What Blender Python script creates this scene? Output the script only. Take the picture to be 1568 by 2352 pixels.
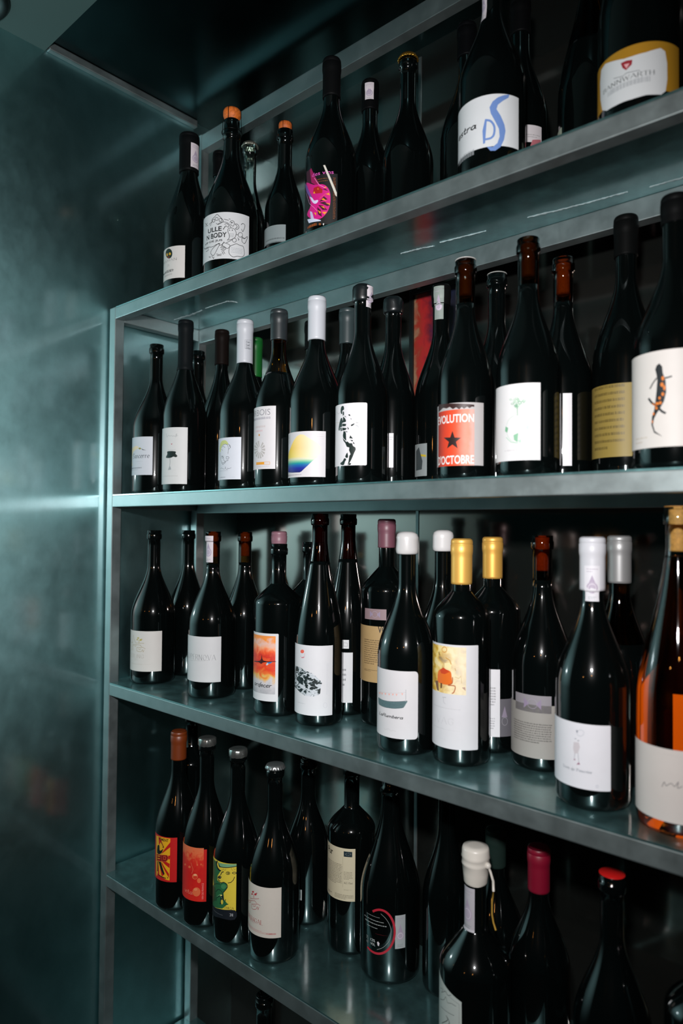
import bpy, bmesh, math, random
from mathutils import Vector, Matrix

for o in list(bpy.data.objects):
    bpy.data.objects.remove(o, do_unlink=True)
SC = bpy.context.scene
COL = SC.collection
PI = math.pi

# ------------------------------------------------------------------ camera
cam_d = bpy.data.cameras.new('camera')
cam_d.sensor_fit = 'VERTICAL'
cam_d.sensor_height = 36.0
cam_d.lens = 1598.34 / 2352 * 36.0
cam_d.clip_start = 0.02
cam_d.dof.use_dof = True
cam_d.dof.focus_distance = 1.12
cam_d.dof.aperture_fstop = 3.6
cam = bpy.data.objects.new('camera', cam_d)
COL.objects.link(cam)
CF = Vector((-0.66556504, 0.745977, 0.02327006))
CR = Vector((0.74628431, 0.66557232, 0.00855635))
CU = Vector((0.00910506, -0.02306089, 0.9996926))
CP = Vector((1.25768, -0.715, 1.38821))
cam.matrix_world = Matrix(((CR.x, CU.x, -CF.x, CP.x), (CR.y, CU.y, -CF.y, CP.y), (CR.z, CU.z, -CF.z, CP.z), (0, 0, 0, 1)))
SC.camera = cam

# ------------------------------------------------------------------ world, flash, exposure
w = bpy.data.worlds.new('World'); SC.world = w; w.use_nodes = True
bg = w.node_tree.nodes['Background']
bg.inputs[0].default_value = (0.04, 0.42, 0.45, 1)
bg.inputs[1].default_value = 0.012
SC.view_settings.view_transform = 'Standard'
SC.view_settings.look = 'None'
SC.view_settings.gamma = 1
SC.view_settings.use_curve_mapping = False
SC.view_settings.exposure = 0.0

def spot(name, loc, target, power, angle, blend, radius, col=(1, 1, 1)):
    d = bpy.data.lights.new(name, 'SPOT'); d.energy = power; d.spot_size = math.radians(angle); d.spot_blend = blend
    d.shadow_soft_size = radius; d.color = col
    o = bpy.data.objects.new(name, d); COL.objects.link(o); o.location = loc
    o.rotation_euler = (Vector(target) - Vector(loc)).to_track_quat('-Z', 'Y').to_euler()
    return o
# hand flash of the photographer, a little above the lens
spot('camera_flash', (1.24, -0.76, 1.57), (-0.28, 0.04, 1.40), 70, 140, 1.0, 0.022, (1.0, 0.985, 0.985))
# two warm pendant bulbs of the bar, behind the camera
for nm, loc, e in (('bar_bulb', (1.9, -2.6, 2.0), 3.0), ('bar_bulb', (0.6, -3.1, 1.9), 2.0)):
    d = bpy.data.lights.new(nm, 'POINT'); d.energy = e; d.color = (1.0, 0.42, 0.10); d.shadow_soft_size = 0.035
    o = bpy.data.objects.new(nm, d); COL.objects.link(o); o.location = loc

# ------------------------------------------------------------------ materials
def lin(h):
    if isinstance(h, str):
        h = h.lstrip('#')
        if len(h) == 3: h = ''.join(c * 2 for c in h)
        h = [int(h[i:i + 2], 16) / 255 for i in (0, 2, 4)]
    return tuple((c / 12.92 if c <= .04045 else ((c + .055) / 1.055) ** 2.4) for c in h) + (1.0,)
MATS = {}
def new(name):
    m = bpy.data.materials.new(name); m.use_nodes = True
    nt = m.node_tree; nt.nodes.clear()
    out = nt.nodes.new('ShaderNodeOutputMaterial')
    return m, nt, out
def setin(n, **k):
    for a, v in k.items():
        n.inputs[a.replace('_', ' ')].default_value = v
def pbr(name, col, rough=.5, metal=0., spec=.5, coat=0., coat_rough=.03, noise=None, ior=1.5, bump=None):
    """principled with optional noise: (scale vector, colour spread, roughness spread)"""
    if name in MATS: return MATS[name]
    m, nt, out = new(name)
    p = nt.nodes.new('ShaderNodeBsdfPrincipled')
    c = col if isinstance(col, tuple) else lin(col)
    setin(p, Base_Color=c, Roughness=rough, Metallic=metal, IOR=ior, Specular_IOR_Level=spec, Coat_Weight=coat, Coat_Roughness=coat_rough)
    if noise:
        sc, dc, dr = noise
        tc = nt.nodes.new('ShaderNodeTexCoord'); mp = nt.nodes.new('ShaderNodeMapping'); mp.inputs['Scale'].default_value = sc
        n = nt.nodes.new('ShaderNodeTexNoise'); setin(n, Scale=1.0, Detail=6.0, Roughness=.62)
        nt.links.new(tc.outputs['Object'], mp.inputs[0]); nt.links.new(mp.outputs[0], n.inputs['Vector'])
        r = nt.nodes.new('ShaderNodeValToRGB')
        r.color_ramp.elements[0].position = .3; r.color_ramp.elements[1].position = .7
        r.color_ramp.elements[0].color = tuple(x * (1 - dc) for x in c[:3]) + (1,)
        r.color_ramp.elements[1].color = tuple(min(1, x * (1 + dc)) for x in c[:3]) + (1,)
        nt.links.new(n.outputs[0], r.inputs[0]); nt.links.new(r.outputs[0], p.inputs['Base Color'])
        if dr:
            mr = nt.nodes.new('ShaderNodeMapRange'); setin(mr, From_Min=.3, From_Max=.7, To_Min=rough - dr, To_Max=rough + dr)
            nt.links.new(n.outputs[0], mr.inputs[0]); nt.links.new(mr.outputs[0], p.inputs['Roughness'])
        if bump:
            b = nt.nodes.new('ShaderNodeBump'); setin(b, Strength=bump, Distance=.002)
            nt.links.new(n.outputs[0], b.inputs['Height']); nt.links.new(b.outputs[0], p.inputs['Normal'])
    nt.links.new(p.outputs[0], out.inputs[0])
    MATS[name] = m
    return m
def see_through(name, tint, rough=.03, spec=.9):
    """tinted clear glass without refraction: light passes straight through and takes the tint"""
    if name in MATS: return MATS[name]
    m, nt, out = new(name)
    t = nt.nodes.new('ShaderNodeBsdfTransparent'); t.inputs[0].default_value = tint + (1,)
    g = nt.nodes.new('ShaderNodeBsdfGlossy'); g.inputs['Color'].default_value = (1, 1, 1, 1); g.inputs['Roughness'].default_value = rough
    f = nt.nodes.new('ShaderNodeFresnel'); f.inputs[0].default_value = 1.5
    mx = nt.nodes.new('ShaderNodeMixShader')
    nt.links.new(f.outputs[0], mx.inputs[0]); nt.links.new(t.outputs[0], mx.inputs[1]); nt.links.new(g.outputs[0], mx.inputs[2])
    nt.links.new(mx.outputs[0], out.inputs[0])
    MATS[name] = m
    return m

def sheet_metal(name, col, r1, r2, mixf, sc, spread, dr, metal=1.0, col2=None):
    """worn sheet metal: a broad scratched lobe and a sharper polished one under it, cloudy with fine noise"""
    m, nt, out = new(name); N = nt.nodes.new; Lk = nt.links.new
    tc = N('ShaderNodeTexCoord'); mp = N('ShaderNodeMapping'); mp.inputs['Scale'].default_value = sc
    n = N('ShaderNodeTexNoise'); setin(n, Scale=1.0, Detail=7.0, Roughness=.66)
    Lk(tc.outputs['Object'], mp.inputs[0]); Lk(mp.outputs[0], n.inputs['Vector'])
    r = N('ShaderNodeValToRGB'); r.color_ramp.elements[0].position = .32; r.color_ramp.elements[1].position = .70
    r.color_ramp.elements[0].color = tuple(c * (1 - spread) for c in col) + (1,); r.color_ramp.elements[1].color = tuple(c * (1 + spread) for c in col) + (1,)
    Lk(n.outputs[0], r.inputs[0])
    mr = N('ShaderNodeMapRange'); setin(mr, From_Min=.3, From_Max=.7, To_Min=r1 - dr, To_Max=r1 + dr); Lk(n.outputs[0], mr.inputs[0])
    if metal is None:                                        # finely scratched sheet: bell shaped lobe without long tails
        a = N('ShaderNodeBsdfGlossy'); a.distribution = 'BECKMANN'; Lk(r.outputs[0], a.inputs['Color']); Lk(mr.outputs[0], a.inputs['Roughness'])
    else:
        a = N('ShaderNodeBsdfPrincipled'); setin(a, Metallic=metal); Lk(r.outputs[0], a.inputs['Base Color']); Lk(mr.outputs[0], a.inputs['Roughness'])
    b = N('ShaderNodeBsdfPrincipled'); setin(b, Metallic=1.0, Roughness=r2); b.inputs['Base Color'].default_value = (col2 or col) + (1,)
    x = N('ShaderNodeMixShader'); x.inputs[0].default_value = mixf
    Lk(a.outputs[0], x.inputs[1]); Lk(b.outputs[0], x.inputs[2]); Lk(x.outputs[0], out.inputs[0])
    return m
WALL = sheet_metal('brushed_steel_wall', (.39, .73, .75), .53, .13, .30, (34, 34, 26), .07, .012, None, (.44, .52, .54))
STEEL = pbr('shelf_steel', (.36, .42, .425, 1), .45, .93, noise=((26, 26, 26), .10, .05))
PLATE = sheet_metal('shelf_sheet', (.22, .47, .48), .40, .15, .40, (34, 34, 34), .20, .07, .91, (.50, .56, .57))
BACK = pbr('black_gloss_panel', (.010, .011, .010, 1), .10, 0, .9, ior=2.25)
BACK.node_tree.nodes['Principled BSDF'].inputs['Specular Tint'].default_value = (1.0, .82, .76, 1)
CEIL = pbr('dark_ceiling_sheet', (.035, .075, .08, 1), .22, 1.0, noise=((4, 4, 4), .2, .04))
CPAINT = pbr('ceiling_paint', (.045, .085, .08, 1), .6)
FLOOR = pbr('dark_floor', (.03, .035, .035, 1), .5, noise=((6, 6, 6), .2, .1))
GLASS = pbr('dark_bottle_glass', (.0012, .0020, .0020, 1), .20, 0, .05, coat=1.0, coat_rough=.025)
TINTS = {'brown': (.34, .205, .085), 'red': (.17, .05, .04), 'yellowneck': (.55, .34, .03), 'amberdark': (.30, .15, .02), 'clear': (.80, .88, .86), 'rose': (.95, .36, .06)}
SILICONE = pbr('silicone', '#9fb0b2', .35)

# ------------------------------------------------------------------ mesh helpers
def link(name, me, mats, parent=None, smooth=False, **props):
    for m in mats: me.materials.append(m)
    if smooth:
        me.polygons.foreach_set('use_smooth', [True] * len(me.polygons))
    o = bpy.data.objects.new(name, me); COL.objects.link(o)
    if parent: o.parent = parent
    for k, v in props.items(): o[k] = v
    return o
def frombm(name, bm, mats, parent=None, smooth=False, **props):
    me = bpy.data.meshes.new(name); bm.to_mesh(me); bm.free()
    return link(name, me, mats if isinstance(mats, list) else [mats], parent, smooth, **props)
def empty(name, loc, **props):
    o = bpy.data.objects.new(name, None); COL.objects.link(o); o.location = loc; o.empty_display_size = .05
    for k, v in props.items(): o[k] = v
    return o
def box(name, lo, hi, mat, parent=None, bevel=.0, **props):
    bm = bmesh.new(); bmesh.ops.create_cube(bm, size=1)
    for v in bm.verts:
        v.co = Vector([lo[i] + (hi[i] - lo[i]) * (v.co[i] + .5) for i in range(3)])
    if bevel: bmesh.ops.bevel(bm, geom=bm.edges[:], offset=bevel, segments=2, affect='EDGES', profile=.6)
    return frombm(name, bm, mat, parent, **props)
def lathe(pts, n=72, mod=None):
    """revolve (r, z) points; mod(k, i) can change the radius"""
    bm = bmesh.new(); rings = []
    for k, (r, z) in enumerate(pts):
        if r < 1e-6: rings.append([bm.verts.new((0, 0, z))])
        else: rings.append([bm.verts.new(((r + (mod(k, i / n) if mod else 0)) * math.sin(2 * PI * i / n), -(r + (mod(k, i / n) if mod else 0)) * math.cos(2 * PI * i / n), z)) for i in range(n)])
    for a, b in zip(rings, rings[1:]):
        for i in range(n):
            j = (i + 1) % n
            if len(a) == 1 and len(b) == 1: continue
            if len(a) == 1: bm.faces.new((a[0], b[j], b[i]))
            elif len(b) == 1: bm.faces.new((a[i], a[j], b[0]))
            else: bm.faces.new((a[i], a[j], b[j], b[i]))
    bmesh.ops.recalc_face_normals(bm, faces=bm.faces[:])
    return bm
def tube(bm, pts, r, n=8):
    pts = [Vector(p) for p in pts]; prev = None
    for k, p in enumerate(pts):
        t = (pts[min(k + 1, len(pts) - 1)] - pts[max(k - 1, 0)]).normalized()
        a = t.cross(Vector((.3, .2, .9))).normalized(); b = t.cross(a)
        ring = [bm.verts.new(p + r * (math.cos(2 * PI * i / n) * a + math.sin(2 * PI * i / n) * b)) for i in range(n)]
        if prev:
            for i in range(n): bm.faces.new((prev[i], prev[(i + 1) % n], ring[(i + 1) % n], ring[i]))
        else: bm.faces.new(ring)
        prev = ring
    bm.faces.new(prev[::-1])

# ------------------------------------------------------------------ the setting
S = dict(kind='structure')
ZS = {1: 1.8197, 2: 1.45, 3: 1.0847, 4: 0.7188, 5: 0.334}
box('floor', (-.03, -3.6, -.05), (3.6, .36, 0), FLOOR, **S)
box('wall_left', (-.030, -.78, 0), (-.006, .335, 2.30), WALL, **S)
box('wall_back', (-.03, .335, 0), (3.6, .36, 2.30), BACK, **S)
box('ceiling', (-.03, -3.6, 2.27), (3.6, -.137, 2.31), CPAINT, **S)
box('ceiling_soffit', (-.03, -.136, 2.286), (3.6, .36, 2.31), CEIL, **S)
box('trim_1', (-.006, -.134, 2.270), (.006, .200, 2.285), STEEL, bevel=.002, **S)
sx = .5088
box('trim_2', (sx - .003, .3335, 0), (sx + .003, .3352, 2.27), STEEL, **S)

# downlight in the front ceiling
t = empty('ceiling_downlight', (.035, -.292, 2.27), label='round recessed downlight with a dark rim in the ceiling', category='lamp')
frombm('rim', lathe([(.050, -.001), (.054, -.006), (.066, -.006), (.070, -.0005), (.066, .0), (.050, .0)], 48), pbr('black_rim', '#0c1111', .3), t, True)
frombm('reflector', lathe([(.0, -.0008), (.03, -.0008), (.051, -.0012)], 48), pbr('dull_reflector', '#1d2a2a', .35, .5), t, True)

# ------------------------------------------------------------------ shelf unit
UX = 1.78
u = empty('steel_shelving_unit', (0, 0, 0), label='open grey steel shelving unit with five sheet shelves between square posts', category='shelf')
RH = .022
box('post', (0, 0, 0), (.020, .020, ZS[1] - .0004), STEEL, u, .0012)
box('post', (UX - .02, 0, 0), (UX, .020, ZS[1] - .0004), STEEL, u, .0012)
box('post', (0, .2008, 0), (.020, .2208, 2.25), STEEL, u, .0012)
box('post', (UX - .02, .2008, 0), (UX, .2208, 2.25), STEEL, u, .0012)
for k in range(1, 6):
    zt = ZS[k] - .0022
    box('front_rail', (.0203, 0, zt - RH), (UX - .0203, .020, zt), STEEL, u, .0012)
    box('back_rail', (.0203, .2008, zt - .030), (UX - .0203, .2208, zt), STEEL, u, .0012)
    box('side_rail', (0, .0203, zt - RH - .003), (.020, .2005, zt), STEEL, u, .0012)
    box('side_rail', (UX - .02, .0203, zt - RH - .003), (UX, .2005, zt), STEEL, u, .0012)
    bm = bmesh.new()
    y0 = .0006 if k > 1 else .0006
    # sheet with its corners cut around the posts
    pts = [(.0203, y0), (UX - .0203, y0), (UX - .0203, .0205), (UX - .0004, .0205), (UX - .0004, .2003), (UX - .0203, .2003), (UX - .0203, .2204), (.0203, .2204), (.0203, .2003), (.0004, .2003), (.0004, .0205), (.0203, .0205)]
    top = [bm.verts.new((x, y, ZS[k])) for x, y in pts]; bot = [bm.verts.new((x, y, ZS[k] - .0021)) for x, y in pts]
    bm.faces.new(top); bm.faces.new(bot[::-1])
    for i in range(len(pts)):
        j = (i + 1) % len(pts); bm.faces.new((bot[i], bot[j], top[j], top[i]))
    frombm('shelf_sheet', bm, PLATE, u)
box('top_rail', (.0203, .2008, 2.214), (UX - .0203, .2208, 2.248), STEEL, u, .0012)
# dried silicone squeezed out under the top shelf
def smear(pts, w0, seed):
    rnd = random.Random(seed); bm = bmesh.new(); zt = ZS[1] - .0021
    prev = None; n = 26
    for i in range(n + 1):
        f = i / n * (len(pts) - 1); a = int(min(f, len(pts) - 2)); fr = f - a
        p = Vector(pts[a]).lerp(Vector(pts[a + 1]), fr)
        wv = w0 * (.25 + rnd.random()) * math.sin(PI * min(.97, max(.03, i / n))) ** .5
        row = [bm.verts.new((p.x + rnd.uniform(-.001, .001), p.y + d * wv, zt - hh)) for d, hh in ((-1, .0), (-.4, .0016 * rnd.uniform(.3, 1)), (.4, .0016 * rnd.uniform(.3, 1)), (1, .0))]
        if prev:
            for q in range(3): bm.faces.new((prev[q], prev[q + 1], row[q + 1], row[q]))
        prev = row
    frombm('silicone_smear', bm, SILICONE, u, True)

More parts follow.
